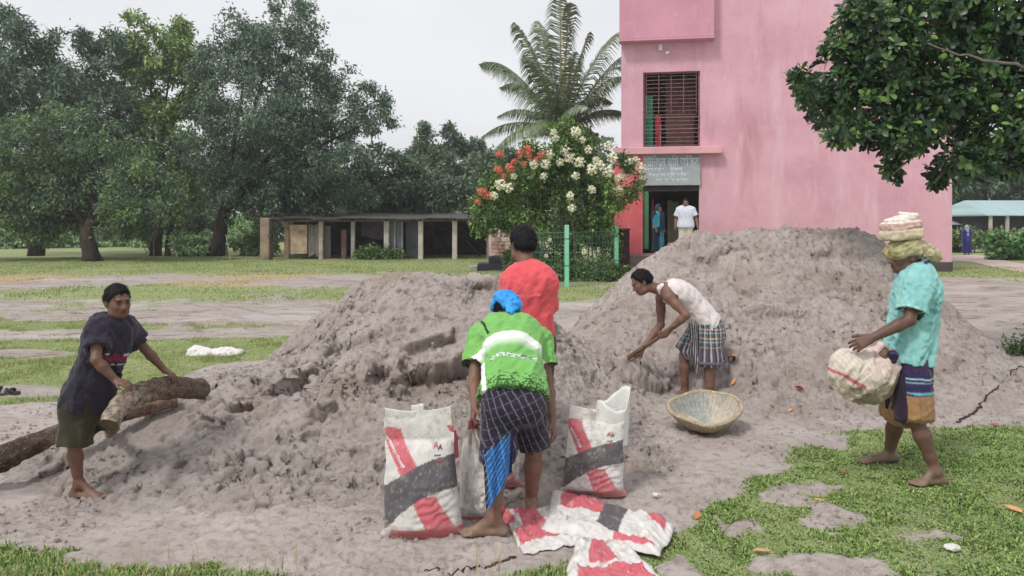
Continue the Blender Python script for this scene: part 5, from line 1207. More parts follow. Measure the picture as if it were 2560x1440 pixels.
# ------------------------------------------------------------------ pink two-storey building
FA = math.radians(9.5); FY = 25.0; FX = (1553 - CX) / F * FY
def fac(px, py):
    t = (px - CX) / F; s = (FY * t - FX) / (math.cos(FA) + t * math.sin(FA)); Y = FY - s * math.sin(FA)
    return s, CH - (py - HY) * Y / F
def M_pink(name, ca, cb, cc, course=True, worn=.5):
    m, nt, b = mat(name, .85, .2); v = obco(nt); vs_ = obco(nt, (1, 1, .18))
    sx = nt.nodes.new('ShaderNodeSeparateXYZ'); nt.links.new(v, sx.inputs[0]); cx = nt.nodes.new('ShaderNodeCombineXYZ')
    nt.links.new(sx.outputs[0], cx.inputs[0]); nt.links.new(sx.outputs[2], cx.inputs[1])
    br = nt.nodes.new('ShaderNodeTexBrick'); nt.links.new(cx.outputs[0], br.inputs['Vector']); br.inputs['Scale'].default_value = 1
    br.inputs['Brick Width'].default_value = .26; br.inputs['Row Height'].default_value = .085; br.inputs['Mortar Size'].default_value = .010; br.inputs['Mortar Smooth'].default_value = .3
    br.inputs['Color1'].default_value = (1, 1, 1, 1); br.inputs['Color2'].default_value = (.93, .93, .93, 1); br.inputs['Mortar'].default_value = (.72, .70, .70, 1)
    c = mixc(nt, ramp(nt, noise(nt, .55, 5, v, .6), .38, .62), ca, cb)
    c = mixc(nt, ramp(nt, noise(nt, 1.7, 6, vs_, .65), .52, .72, 0, .7), c, cc)
    c = mixc(nt, ramp(nt, noise(nt, 5, 6, v, .7), .56, .76, 0, worn), c, lin(228, 205, 204))
    c = mixc(nt, ramp(nt, noise(nt, .8, 6, vs_, .7), .54, .70, 0, .55), c, lin(172, 118, 122))
    if course:
        wh = ramp(nt, noise(nt, .35, 3, v, .5), .44, .58)
        n = nt.nodes.new('ShaderNodeMath'); n.operation = 'MULTIPLY'; nt.links.new(wh, n.inputs[0]); n.inputs[1].default_value = .26
        c = mixc(nt, n.outputs[0], c, mixc(nt, 1.0, c, br.outputs['Color'], 'MULTIPLY'))
    nt.links.new(c, b.inputs['Base Color'])
    bump(nt, b, (mixc(nt, .4, br.outputs['Color'], noise(nt, 30, 5, v)) if course else noise(nt, 30, 5, v)), .35, .012)
    return m
def building():
    e = empty('building', (FX, FY, 0), -FA, 'pink painted two-storey building with barred window above the doorway', 'building')
    zt = 11.5; Lr = fac(2380, 600)[0]; dep = 9.0; zg = -.1
    w0, w1 = fac(1608, 270)[0], fac(1750, 270)[0]; wz0, wz1 = fac(1680, 366)[1], fac(1680, 179)[1]
    d0, d1 = fac(1607, 500)[0], fac(1748, 500)[0]; fl = fac(1640, 634)[1]; lz = fac(1680, 385)[1]; lzt = fac(1680, 368)[1]
    pink = M_pink('pink_wall_paint', lin(219, 172, 183), lin(204, 154, 167), lin(229, 195, 203))
    def q(mb, *p): mb.add(np.array(p), [(0, 1, 2, 3)])
    mb = MB(); xs = [0, w0, w1, Lr]
    def front(x0, x1, z0, z1, y=0): q(mb, (x0, y, z0), (x1, y, z0), (x1, y, z1), (x0, y, z1))
    front(0, d0, zg, lz); front(d1, Lr, zg, lz); front(d0, d1, zg, fl)
    front(0, Lr, lz, wz0); front(0, w0, wz0, wz1); front(w1, Lr, wz0, wz1); front(0, Lr, wz1, zt)
    T = .26
    for a, b, c, d in ((w0, w1, wz0, wz1), (d0, d1, fl, lz)):
        q(mb, (a, 0, c), (a, T, c), (a, T, d), (a, 0, d)); q(mb, (b, 0, c), (b, 0, d), (b, T, d), (b, T, c)); q(mb, (a, 0, d), (a, T, d), (b, T, d), (b, 0, d)); q(mb, (a, 0, c), (b, 0, c), (b, T, c), (a, T, c))
    q(mb, (0, 0, zg), (0, 0, zt), (0, dep, zt), (0, dep, zg)); q(mb, (Lr, 0, zg), (Lr, dep, zg), (Lr, dep, zt), (Lr, 0, zt)); q(mb, (0, 0, zt), (Lr, 0, zt), (Lr, dep, zt), (0, dep, zt)); q(mb, (0, dep, zg), (0, dep, zt), (Lr, dep, zt), (Lr, dep, zg))
    # inner faces of the facade, storey slab and a room divider, so that the rooms behind the openings are closed
    mb.build('wall', pink, e)
    mb = MB(); mb.box(.02, Lr - .02, T + .01, dep - .02, lz - .02, lzt + .05); mb.build('floor_slab', M_noise('inner_plaster', lin(120, 104, 100), lin(98, 86, 84), 3), e)
    mb = MB(); mb.box(d1 + .9, d1 + 1.02, T + .02, dep - .02, fl, lz - .03); mb.box(.02, d1 + 1.0, 3.2, 3.3, fl, lz - .03); mb.box(w1 + .6, w1 + .7, T + .02, dep - .02, lzt + .06, zt - .1); mb.box(.02, w1 + .6, 3.4, 3.5, lzt + .06, zt - .1); mb.build('inner_wall', MATS['inner_plaster'], e)
    mb = MB(); mb.box(.02, d1 + 1.0, T + .02, 3.2, fl - .12, fl - .005); mb.build('floor', MATS['inner_plaster'], e)
    # parapet box of the storey above
    p1 = fac(1783, 60)[0]; pz = fac(1553, 106)[1]; mb = MB(); mb.box(-.05, p1, -.42, -.003, pz, zt - .2, .012); mb.box(-.062, p1 + .012, -.435, -.004, pz - .07, pz - .003, .008)
    mb.build('balcony_parapet', M_pink('pink_parapet_paint', lin(210, 152, 168), lin(192, 138, 154), lin(218, 168, 180), False, .4), e)
    a0, a1 = fac(1533, 380)[0], fac(1803, 380)[0]; mb = MB(); mb.box(a0, a1, -.30, -.002, lz - .02, lzt - .01, .015); mb.build('ledge', M_pink('ledge_paint', lin(228, 176, 178), lin(210, 160, 162), lin(226, 190, 188), False, .6), e)
    # red pier left of the doorway
    s0 = fac(1536, 500)[0]; mb = MB(); mb.box(s0, d0 - .003, -.10, -.003, .45, lz - .025, .01); mb.build('pier', M_pink('worn_red_paint', lin(226, 118, 122), lin(214, 100, 106), lin(232, 164, 166), False, .85), e)
    mb = MB(); mb.box(s0, d0 - .003, -.12, -.003, -.1, .447, .01); mb.box(d1 + .003, Lr + .02, -.03, -.003, -.1, .47, .01); mb.build('plinth', M_noise('stained_plinth', lin(96, 88, 86), lin(70, 64, 62), 2.5, .9, .2, .4, .02, 12), e)
    mb = MB(); mb.box(fac(1560, 600)[0], d1 + .2, -1.05, -.125, -.1, fl - .01, .02); mb.box(fac(1560, 600)[0] + .15, d1, -1.4, -1.052, -.1, fl * .5, .02); mb.build('doorstep', M_noise('worn_concrete', lin(142, 128, 118), lin(112, 100, 92), 3, .9, .2, .4, .015, 14), e)
    # barred window
    mb = MB(); fw = .05
    for x0, x1, z0, z1 in ((w0 + .004, w0 + fw, wz0 + .004, wz1 - .004), (w1 - fw, w1 - .004, wz0 + .004, wz1 - .004), (w0 + fw + .001, w1 - fw - .001, wz1 - fw, wz1 - .004)): mb.box(x0, x1, .10, .15, z0, z1)
    iron = M_noise('painted_iron', lin(150, 112, 112), lin(110, 74, 72), 14, .6, .4)
    win = mb.build('window', iron, e)
    H_ = wz1 - wz0; zm = fac(1680, 290)[1]
    for k in range(11):
        z = wz1 - .12 - k * (wz1 - zm - .12) / 10.5; m2 = MB(); m2.bar((w0 + .09, .12, z), (w1 - .1, .12, z + .01 * math.sin(k)), .018); m2.build('bar', iron, win)
    for x in np.linspace(w0 + .10, w1 - .11, 5): m2 = MB(); m2.bar((x, .10, zm + (.1 if x > w0 + .3 else 0)), (x, .10, wz1 - .06), .022); m2.build('bar', iron, win)
    for k, z in enumerate(np.linspace(zm - .02, wz0 + .05, 8)): m2 = MB(); m2.bar((w0 + .01, .10, z + .012 * math.sin(k * 2)), (w1 - .01, .10, z - .01 * math.cos(k)), .030 if k in (0, 3) else .02); m2.build('rail', iron, win)
    m2 = MB(); xr = w0 + .62 * (w1 - w0) * .5; m2.bar((xr, .095, wz0 + .01), (xr, .095, zm - .25), .03); m2.build('rail', iron, win)
    mb = MB(); mb.box(w0 + .05, w0 + .32, .45, .50, wz0 + .02, wz1 - .7); mb.build('green_shutter', M_noise('green_paint', lin(66, 158, 128), lin(50, 128, 102), 6, .6), e)
    mb = MB(); mb.box(w0 + .40, w0 + .58, .55, .60, wz0 + .02, wz0 + 1.1); mb.build('red_shutter', M_noise('red_paint', lin(186, 60, 74), lin(150, 50, 60), 6, .6), e)
    mb = MB(); mb.box(w0 + .75, w1 - .12, .9, 1.0, wz0 + .02, wz1 - .1); mb.build('room_panel', M_noise('brown_panel', lin(112, 84, 80), lin(88, 66, 64), 3, .8), e)
    # doorway: lintel, green jamb, inner door
    lt0, lt1 = fac(1680, 478)[1], fac(1680, 463)[1]; mb = MB(); mb.box(d0 + .003, d1 - .003, .03, T - .02, lt0, lt1 + .2); mb.build('lintel', M_noise('dark_lintel', lin(72, 66, 66), lin(52, 48, 50), 4, .8), e)
    mb = MB(); mb.box(d0 + .004, d0 + .19, .02, T + .1, fl + .15, lt0 - .003, .008); mb.build('door_jamb', M_noise('jamb_paint', lin(58, 140, 108), lin(96, 120, 84), 1.6, .7), e)
    mb = MB(); mb.box(d0 + .30, d0 + .36, .7, 1.5, fl, lt0 - .2); mb.build('inner_door', MATS['red_paint'], e)
    mb = MB(); mb.box(d0 + .86, d0 + 1.0, 1.8, 1.9, fl, lt0 - .25); mb.box(d0 + 1.01, d0 + 1.25, 1.82, 1.88, fl, lt0 - .3); mb.build('corridor_panel', M_noise('pale_panel', lin(152, 166, 142), lin(172, 150, 120), 2, .8), e)
    # signboard with lettering
    b0, b1 = fac(1597, 420)[0], fac(1748, 420)[0]; bz0, bz1 = fac(1680, 461)[1], fac(1680, 389)[1]
    sg = empty('sign', (0, 0, 0)); sg.parent = e
    mb = MB(); mb.box(b0, b1, -.075, -.03, bz0, bz1, .006)
    m, nt, b = mat('sign_paint', .55, .3); v = obco(nt); sx = nt.nodes.new('ShaderNodeSeparateXYZ'); nt.links.new(v, sx.inputs[0])
    nt.links.new(mixc(nt, ramp(nt, noise(nt, 3, 4, v), .35, .65), mixc(nt, ramp(nt, sx.outputs[2], bz0, bz1), lin(176, 184, 180), lin(112, 132, 142)), lin(164, 170, 172)), b.inputs['Base Color'])
    mb.build('board', m, sg); mb = MB()
    for x0, x1, z0, z1 in ((b0 - .03, b0, bz0 - .03, bz1 + .03), (b1, b1 + .03, bz0 - .03, bz1 + .03), (b0, b1, bz0 - .03, bz0), (b0, b1, bz1, bz1 + .03)): mb.box(x0, x1, -.085, -.028, z0, z1)
    mb.build('frame', M_noise('sign_frame', lin(196, 196, 196), lin(150, 150, 154), 8, .6), sg)
    ink = M_noise('white_lettering', lin(222, 228, 232), lin(196, 204, 208), 10, .6)
    for s, cx, cz, sz in (('ইউিনয়ন ভূিম অিফস', .53, .76, .40), ('ডাকঘর', .28, .50, .17), ('েজলা', .62, .51, .17), ('উপেজলা ভূিম অিফস', .5, .32, .15), ('ডাকঘর ও েজলা', .55, .14, .15)):
        tv, tt = text_mesh(s, sz, .006)
        if len(tt):
            wd = tv[:, 0].max() - tv[:, 0].min(); k = min(1.0, (b1 - b0) * .92 / wd)
            mesh_np('lettering', np.stack([b0 + cx * (b1 - b0) + tv[:, 0] * k, np.full(len(tv), -.079), bz0 + cz * (bz1 - bz0) + tv[:, 1]], 1), tt, ink, sg)
    for px, py, lb in ((1651, 121, 'white floodlight box fixed on the pink wall above the window'), (1670, 133, 'small white surveillance camera below the floodlight on the pink wall')):
        s, z = fac(px, py); l = empty('wall_lamp' if px < 1660 else 'security_camera', tuple(Vector((FX, FY, 0)) + Matrix.Rotation(-FA, 3, 'Z') @ Vector((s, 0, z))), -FA, lb, 'lamp' if px < 1660 else 'camera')
        mb = MB()
        if px < 1660: mb.box(-.06, .06, -.16, -.06, -.10, .10, .01)
        else: mb.tube([(-.04, -.22, -.03), (.03, -.08, .02)], [.045, .045], 10)
        mb.build('housing', M_noise('white_plastic', lin(226, 224, 222), lin(200, 198, 196), 10, .5), l)
        mb = MB(); mb.bar((0, -.07, 0), (0, -.004, .02), .03); mb.build('bracket', MATS['white_plastic'], l)
    return e
building()
def brick_pillar():
    Y = 23.4; c = P(1560, 0, Y); z0 = float(ground_h(np.array([c[0]]), np.array([Y]))[0]) - .05; z1 = P(0, 571, Y)[2]
    e = empty('brick_pillar', (c[0], Y, z0), 0, 'dark weathered brick gate pillar beside the red pier of the building', 'pillar')
    w = .155; mb = MB(); mb.box(-w + .012, w - .012, -w + .012, w - .012, 0, z1 - z0 - .03); mb.build('mortar_core', M_noise('old_mortar', lin(74, 66, 64), lin(56, 48, 46), 8), e)
    bm = [M_noise('dark_brick' + str(i), ca, cb, 9, .9, .2, .4, .006, 30) for i, (ca, cb) in enumerate(((lin(92, 62, 58), lin(66, 48, 46)), (lin(74, 56, 52), lin(54, 44, 42))))]
    mb = MB(); mb.box(-.148, .148, -.07, .07, .0, .064, .006); first = mb.build('brick', bm[0], e); first.location = (0, -w + .07, .02); me2 = first.data.copy(); me2.materials[0] = bm[1]
    n = int((z1 - z0 - .1) / .078)
    for i in range(n):
        for s in (-1, 1):
            if i == 0 and s < 0: continue
            o = first.copy(); COL.objects.link(o); o.parent = e; o.data = me2 if (i * 3 + s) % 4 == 0 else first.data
            o.location = (0, s * (w - .07), .02 + i * .078) if i % 2 == 0 else (s * (w - .07), 0, .02 + i * .078); o.rotation_euler = (0, 0, 0 if i % 2 == 0 else math.pi / 2)
    mb = MB(); mb.box(-w - .02, w + .02, -w - .02, w + .02, z1 - z0 - .05, z1 - z0, .01); mb.build('cap', MATS['old_mortar'], e)
brick_pillar()

# ---- people further off
def far_person(label, px, Y, zf, h, hf, dress, hands=True, vox=.014, w=1.22, skirt=False, scarf=None, pants=(.5, .5, .5), skin=SKIN_MD, arms=None, cat_lean=0.0):
    s = h / 1.68; X = (px - CX) / F * Y; f = nrm(np.array([hf[0], hf[1], 0])); r = np.cross(f, [0, 0, 1.0])
    o = lambda a, b, z: np.array([X, Y, zf]) + r * a * s + f * b * s + np.array([0, 0, z * s])
    J = dict(head=o(0, .02, 1.565), hf=(*f[:2], -.05), hu=(0, 0, 1), neck=o(0, -.02, 1.42), chest=o(0, -.01, 1.2), pel=o(0, 0, .92), shl=o(-.175, 0, 1.37), shr=o(.175, 0, 1.37), ell=o(-.23, -.02, 1.1), elr=o(.23, -.02, 1.1), wrl=o(-.25, .08, .86), wrr=o(.25, .08, .86), hil=o(-.09, 0, .88), hir=o(.09, 0, .88), knl=o(-.10, .02, .48), knr=o(.10, .02, .48), anl=o(-.10, 0, .08), anr=o(.10, 0, .08), tol=o(-.11, .16, 0), tor=o(.11, .16, 0))
    if arms:
        for k, q in arms.items(): J[k] = o(*q)
    B = Body(J, s, skin, vox, w); J = B.J; e = person(label, (X, Y, zf))
    rel(B.build('body', e, {'l': (J['wrl'] - J['ell'], r, .4, .4), 'r': (J['wrr'] - J['elr'], -r, .4, .4)}), e)
    rel(B.hair(e, vox=.009, puff=.018), e)
    if not skirt:
        rel(shirt(B, e, 'shirt', (.7, .7), .02, -.12, None, vox=vox * .8, colf=lambda v, t, l, fw: np.tile(dress, (len(v), 1)), loose=.02), e)
        rel(lower(B, e, 'trousers', lambda v: np.tile(pants, (len(v), 1)), .02, (1.85, 1.85), .02, .04, .12, vox=vox * .8, hollow=False), e)
    else:
        def long(V):
            for a in (-1, 0, 1): V.cap(B.spine(.3) + r * .05 * a, o(.12 * a, 0, .14), .11 * s, .15 * s, .08)
        def cf(v):
            n = vn3(v[:, 0] * 9, v[:, 1] * 9, v[:, 2] * 3, 7); k = (n > .12)[:, None]; return np.where(k, dress, np.asarray(dress) * .55 if pants is None else pants)
        V = Vol(B.lo, B.hi, vox * .8); B.torso(V, .02); long(V)
        for sd in 'lr': V.cap(J['sh' + sd], J['el' + sd], .065 * s, .06 * s, .03)
        V.plane(o(0, 0, .12), (0, 0, 1)); V.disp(wrinkle((0, 0, 1), .02, 12, 5, .2)); v, fc = V.mesh(); rel(mesh_np('dress', v, fc, M_vcol('cotton_cloth'), e, cf(v), True), e)
        if scarf is not None:
            V = Vol(J['head'] - .35, J['head'] + .3, .011); V.ell(J['head'] + B.J['hu'] * .03 - B.J['hf'] * .02, (B.J['hf'], B.J['hu'], B.J['hr']), (.12, .13, .105), .03, cuts=[(B.J['hf'], .055)]); V.cap(J['neck'] - f * .04, o(0, -.08, 1.15), .09, .1, .06)
            v, fc = V.mesh(); rel(mesh_np('scarf', v, fc, M_vcol('cotton_cloth'), e, np.tile(scarf, (len(v), 1)), True), e)
    return e
_fz = fac(1640, 634)[1]
far_person('man in white shirt standing in the doorway of the pink building', 1714, 23.6, _fz - .02, 1.76, (-.2, -1), lin(214, 218, 232), pants=lin(206, 200, 186), vox=.011, w=1.08, skin=(.26, .14, .10), arms=dict(shl=(-.2, 0, 1.37), shr=(.2, 0, 1.37), ell=(-.30, -.01, 1.12), elr=(.28, -.01, 1.10), wrl=(-.34, .05, .88), wrr=(.30, .05, .86)))
far_person('woman in teal patterned dress standing inside the doorway on the left', 1646, 24.5, _fz + .0, 1.56, (.7, -.7), lin(60, 140, 158), skirt=True, pants=lin(24, 50, 66), scarf=lin(46, 70, 84), vox=.012)
far_person('small figure in long dark blue dress on the path at far right', 2417, 35.9, float(ground_h(np.array([21.5]), np.array([35.9]))[0]) - .01, 1.34, (.2, 1), lin(62, 66, 132), skirt=True, pants=lin(46, 48, 104), scarf=lin(150, 160, 172), vox=.014)
# ------------------------------------------------------------------ trees and plants
def leaf_quads(p, d, n, L, W, curl=0.0):
    """rhombic leaves: p base, d direction, n normal"""
    s = np.cross(d, n); L = np.asarray(L)[:, None]; W = np.asarray(W)[:, None]
    v = np.stack([p, p + d * L * .45 + s * W * .5 - n * W * .12, p + d * L - n * L * curl, p + d * L * .45 - s * W * .5 - n * W * .12], 1)
    return v.reshape(-1, 3), np.arange(len(p) * 4).reshape(-1, 4)
def rdir(n, r=RNG):
    return nrm(r.standard_normal((n, 3)))
def crown(lobes, ncl, per, L, W, cols, r, droop=.35, fill=.45, jit=.16):
    """lobes: (centre, radii); clusters of leaves on and inside each lobe"""
    vol = np.array([np.prod(np.sort(q[1])[1:]) for q in lobes]); cnt = (ncl * vol / vol.sum()).astype(int) + 1; C = []; D = []
    for (c, ra), k in zip(lobes, cnt):
        if k > 60:          # tufts of twigs with gaps between them
            m = max(6, k // 16); d0 = rdir(m, r); r0 = fill + (1 - fill) * r.random(m) ** .5; s0 = np.asarray(c) + d0 * np.asarray(ra) * r0[:, None] * (1 + .15 * r.standard_normal((m, 1))); w = r.integers(0, m, k); rr = np.cbrt(np.prod(ra)) * (.16 + .10 * r.random(m))
            q = rdir(k, r); C.append(s0[w] + q * (rr[w] * r.random(k) ** .45)[:, None] * np.array([1, 1, .75])); D.append(nrm(d0[w] * .6 + q)); continue
        d = rdir(k, r); rad = (fill + (1 - fill) * r.random(k) ** .6) * (1 + .16 * vn3(d[:, 0] * 2.5 + c[0], d[:, 1] * 2.5, d[:, 2] * 2.5 + c[2], 3) * 2)
        C.append(np.asarray(c) + d * np.asarray(ra) * rad[:, None]); D.append(d)
    C = np.concatenate(C); D = np.concatenate(D); n = len(C)
    P_ = np.repeat(C, per, 0) + r.standard_normal((n * per, 3)) * jit; dd = nrm(np.repeat(D, per, 0) * .7 + rdir(n * per, r) * .9 + np.array([0, 0, -droop]))
    nn = nrm(np.cross(dd, rdir(n * per, r))); nn = np.where(nn[:, 2:] < 0, -nn, nn); nn = nrm(nn + np.array([0, 0, .5])); nn = nrm(nn - dd * (nn * dd).sum(1)[:, None])
    k = r.random(n); cc = np.asarray(cols)[(np.minimum(k * len(cols), len(cols) - 1)).astype(int)]; cc = np.repeat(cc, per, 0) * (1 + .28 * r.standard_normal((n * per, 1)))
    sz = .75 + .5 * r.random(n * per); v, f = leaf_quads(P_, dd, nn, L * sz, W * sz, .12)
    return v, f, np.repeat(np.clip(cc, .003, 1), 4, 0), C
TRUNK = M_noise('tree_bark', lin(84, 72, 66), lin(54, 46, 44), 5, .9, .15, .8, .03, 18, (1, 1, .3))
LEAF = M_leaf('tree_leaf', .5, .35, .22)
def tree(name, label, base, lobes_px, Y, cols, ncl, per=11, L=.195, W=.075, seed=0, trunk_r=.35, trunk_top=None, limbs=True, group='trees round the field', cat='tree', depth=.75, fill=.4):
    r = np.random.default_rng(seed); bx, by = base; z0 = float(ground_h(np.array([bx]), np.array([by]))[0])
    e = empty(name, (bx, by, z0), 0, label, cat, group); lobes = []
    for px, py, rx, ry in lobes_px:
        yy = Y + r.uniform(-1, 1) * rx / F * Y * .5; c = P(px, py, yy); k = yy / F; lobes.append((c, (rx * k, max(rx, ry) * k * depth, ry * k)))
    v, f, c, cl = crown(lobes, ncl, per, L, W, cols, r, fill=fill)
    rel(mesh_np('crown', v, f, LEAF, e, c), e)
    mb = MB(); top = np.mean([q[0] for q in lobes], 0) if trunk_top is None else np.asarray(trunk_top, float); b = np.array([bx, by, z0 - .1])
    pts = np.array([b, b + (top - b) * .15 + r.standard_normal(3) * .05, b + (top - b) * .4 + r.standard_normal(3) * .12 * (1, 1, 0), b + (top - b) * .7 + r.standard_normal(3) * .15 * (1, 1, 0), top])
    mb.tube(pts, np.array([1.35, 1.0, .85, .6, .3]) * trunk_r, 12); o = mb.build('trunk', TRUNK, e, True); rel(o, e)
    if limbs:
        for c_, ra in lobes:
            st = pts[2] + (pts[3] - pts[2]) * r.random(); mid = st * .5 + c_ * .5 + np.array([0, 0, .25]) + r.standard_normal(3) * .2
            mb = MB(); mb.tube([st, mid, c_], np.array([.42, .28, .05]) * trunk_r, 7); rel(mb.build('limb', TRUNK, e, True), e)
    return e
GD = [lin(100, 122, 100), lin(114, 136, 112), lin(88, 108, 90), lin(132, 152, 126), lin(78, 98, 84)]
GM = [lin(112, 136, 84), lin(126, 150, 90), lin(98, 122, 78), lin(84, 108, 70)]
GL = [lin(150, 172, 108), lin(136, 158, 100), lin(166, 186, 122), lin(116, 138, 92)]
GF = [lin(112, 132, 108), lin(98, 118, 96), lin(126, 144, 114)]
def gp(px, py): return tuple(GP(px, py)[:2])
tree('mango_tree', 'broad dark mango tree with a single thick trunk at far left of the field', gp(231, 653), [(70, 380, 150, 115), (230, 400, 150, 115), (350, 470, 130, 80), (150, 480, 160, 80), (40, 510, 110, 60), (330, 535, 110, 40), (200, 540, 100, 40), (-60, 440, 120, 130), (110, 570, 70, 28)], 33.0, GD[:3] + GM[:2], 4700, seed=1, trunk_r=.33, trunk_top=P(225, 470, 33.3))
tree('tall_tree', 'tall dark tree rising behind the mango tree at the left edge', gp(90, 640), [(40, 130, 75, 80), (60, 240, 140, 120), (190, 170, 100, 95), (240, 270, 110, 100), (-40, 250, 110, 150), (20, 60, 30, 35), (275, 110, 50, 55), (150, 340, 130, 90)], 38.0, GD, 4200, seed=2, trunk_r=.3, L=.26, W=.09)
tree('light_tree', 'yellow-green leaved tree between the two dark trees', gp(388, 640), [(380, 130, 95, 75), (440, 80, 45, 40), (330, 190, 70, 70), (420, 230, 90, 90), (350, 320, 90, 80), (470, 330, 80, 90), (420, 430, 110, 70), (320, 400, 80, 60), (480, 180, 45, 60)], 39.5, GL, 3000, seed=3, trunk_r=.22, L=.27, W=.11, fill=.55)
tree('mango_tree', 'tallest dark mango tree in the middle with a slanting trunk', gp(535, 640), [(690, 70, 110, 85), (620, 150, 120, 110), (750, 150, 80, 90), (650, 270, 150, 120), (770, 280, 110, 110), (580, 390, 130, 100), (710, 410, 150, 100), (830, 400, 110, 100), (860, 260, 75, 75), (930, 300, 55, 40), (960, 240, 40, 35), (600, 490, 110, 48), (730, 495, 110, 42), (850, 490, 90, 42), (520, 250, 60, 80)], 37.0, GD, 7600, seed=4, trunk_r=.36, trunk_top=P(600, 400, 37))
tree('round_tree', 'small round tree beside the shed to its left', gp(420, 640), [(440, 520, 90, 60), (380, 560, 80, 50), (480, 560, 60, 50)], 40.0, GD, 900, seed=5, trunk_r=.14, limbs=False)
tree('bushy_tree', 'mid green bushy tree rising behind the shed roof', gp(985, 635), [(980, 440, 85, 75), (930, 490, 70, 60), (1040, 500, 90, 60), (1130, 510, 90, 55), (990, 520, 70, 40)], 42.0, GD[:2] + GF, 2100, seed=6, trunk_r=.2, L=.28, W=.10)
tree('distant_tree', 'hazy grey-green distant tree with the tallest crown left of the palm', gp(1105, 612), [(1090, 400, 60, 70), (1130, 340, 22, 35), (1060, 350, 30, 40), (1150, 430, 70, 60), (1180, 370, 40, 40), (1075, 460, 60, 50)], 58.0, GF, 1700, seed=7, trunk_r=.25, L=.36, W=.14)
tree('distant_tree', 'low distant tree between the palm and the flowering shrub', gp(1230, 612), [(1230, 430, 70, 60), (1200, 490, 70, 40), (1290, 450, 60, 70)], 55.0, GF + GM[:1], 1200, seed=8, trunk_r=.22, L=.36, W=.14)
tree('dark_tree', 'dark tree behind the tin roofed houses at far right', gp(2440, 620), [(2430, 440, 90, 70), (2540, 400, 100, 90), (2380, 380, 80, 90), (2640, 430, 100, 90), (2500, 500, 60, 25)], 52.0, GD + [lin(116, 140, 98)], 2600, seed=9, trunk_r=.3, L=.34, W=.12)

# ---- underbrush below the trees
def bush(label, px, py, Y, w, h, cols, n, seed, L=.16, W=.08, name='bush', group='underbrush at the field edge', dep=.8):
    r = np.random.default_rng(seed); X = (px - CX) / F * Y; z0 = float(ground_h(np.array([X]), np.array([Y]))[0]); e = empty(name, (X, Y, z0), 0, label, 'bush', group); lob = []
    for i in range(6):
        k = r.uniform(.4, .75); lob.append((np.array([X + r.uniform(-.55, .55) * w, Y + r.uniform(-.4, .4) * w * dep, z0 + h * r.uniform(.25, .5)]), (w * k * .8, w * k * dep * .8, h * k)))
    v, f, c, _ = crown(lob, n, 6, L, W, cols, r, .1, .3, .08); k = v[:, 2] > z0 - .05; v[:, 2] = np.maximum(v[:, 2], z0 - .02)
    rel(mesh_np('foliage', v, f, LEAF, e, c), e); mb = MB()
    for i in range(7): a = r.uniform(0, 6.28); mb.tube([(X, Y, z0 - .05), (X + .3 * w * math.cos(a), Y + .3 * w * math.sin(a), z0 + h * .7)], [.02, .008], 5)
    rel(mb.build('stems', TRUNK, e), e); return e
UB = [(40, 612, 'at the left picture edge below the dark trees'), (130, 606, 'left of the thick mango trunk'), (300, 606, 'right of the thick mango trunk'), (370, 612, 'behind the thin sapling stake'), (440, 615, 'left of the slanting trunk'), (500, 625, 'at the foot of the slanting trunk'), (590, 622, 'right of the slanting trunk'), (640, 630, 'left of the plastered pillar'), (210, 604, 'directly behind the thick mango trunk'), (-60, 612, 'cut by the left picture edge')]
for i, (px, py, w) in enumerate(UB):
    Y = 49 + (i * 37 % 7) if i not in (5, 7) else 38.5
    bush('light green bush ' + w, px, py, Y, 2.9 if i not in (5, 7) else 1.6, 2.1 + .3 * (i % 3) if i not in (5, 7) else 1.4, [lin(168, 196, 146), lin(150, 180, 130), lin(184, 208, 158), lin(130, 160, 114)], 620, 30 + i, .24, .12)
bush('low weeds growing against the shed front posts', 915, 645, 34.2, .8, .6, GM, 260, 45, .14, .07); bush('weeds growing at the shed opening under the sheet metal panel', 985, 645, 34.3, .6, .45, GM, 180, 46, .14, .07)
bush('leafy green bush by the path at far right', 2520, 630, 31, 1.0, 1.0, [lin(112, 156, 104), lin(134, 174, 118), lin(86, 126, 80)], 620, 47, .22, .14); bush('small leafy bush cut by the right picture edge beside the path', 2590, 628, 31, .9, 1.0, [lin(112, 156, 104), lin(86, 126, 80)], 420, 48, .22, .14)
bush('dark bush against the right corner of the pink building', 2405, 620, 39, 1.3, 1.5, GD, 520, 49, .2, .1)
bush('small weed clump on the mud at the right edge', 2556, 888, 9.7, .16, .16, GM, 120, 50, .06, .03); 
def hedge():
    r = np.random.default_rng(77); Y = 38.0; e = empty('hedge', tuple(GP(2480, 640)[:2]) + (.16,), 0, 'long clipped hedge in front of the tin roofed houses', 'hedge'); lob = []
    for px in range(2380, 2760, 26): lob.append((P(px, 596, Y), (.5, .5, .30)))
    v, f, c, _ = crown(lob, 2600, 6, .17, .09, [lin(128, 152, 96), lin(104, 130, 80), lin(150, 170, 116)], r, .1, .3, .08); rel(mesh_np('foliage', v, f, LEAF, e, c), e)
    mb = MB()
    for px in range(2376, 2760, 20): a = P(px, 0, Y); mb.tube([(a[0], Y, .1), (a[0] + .05, Y, P(0, 600, Y)[2])], [.03, .02], 5)
    rel(mb.build('stems', TRUNK, e), e)
hedge()

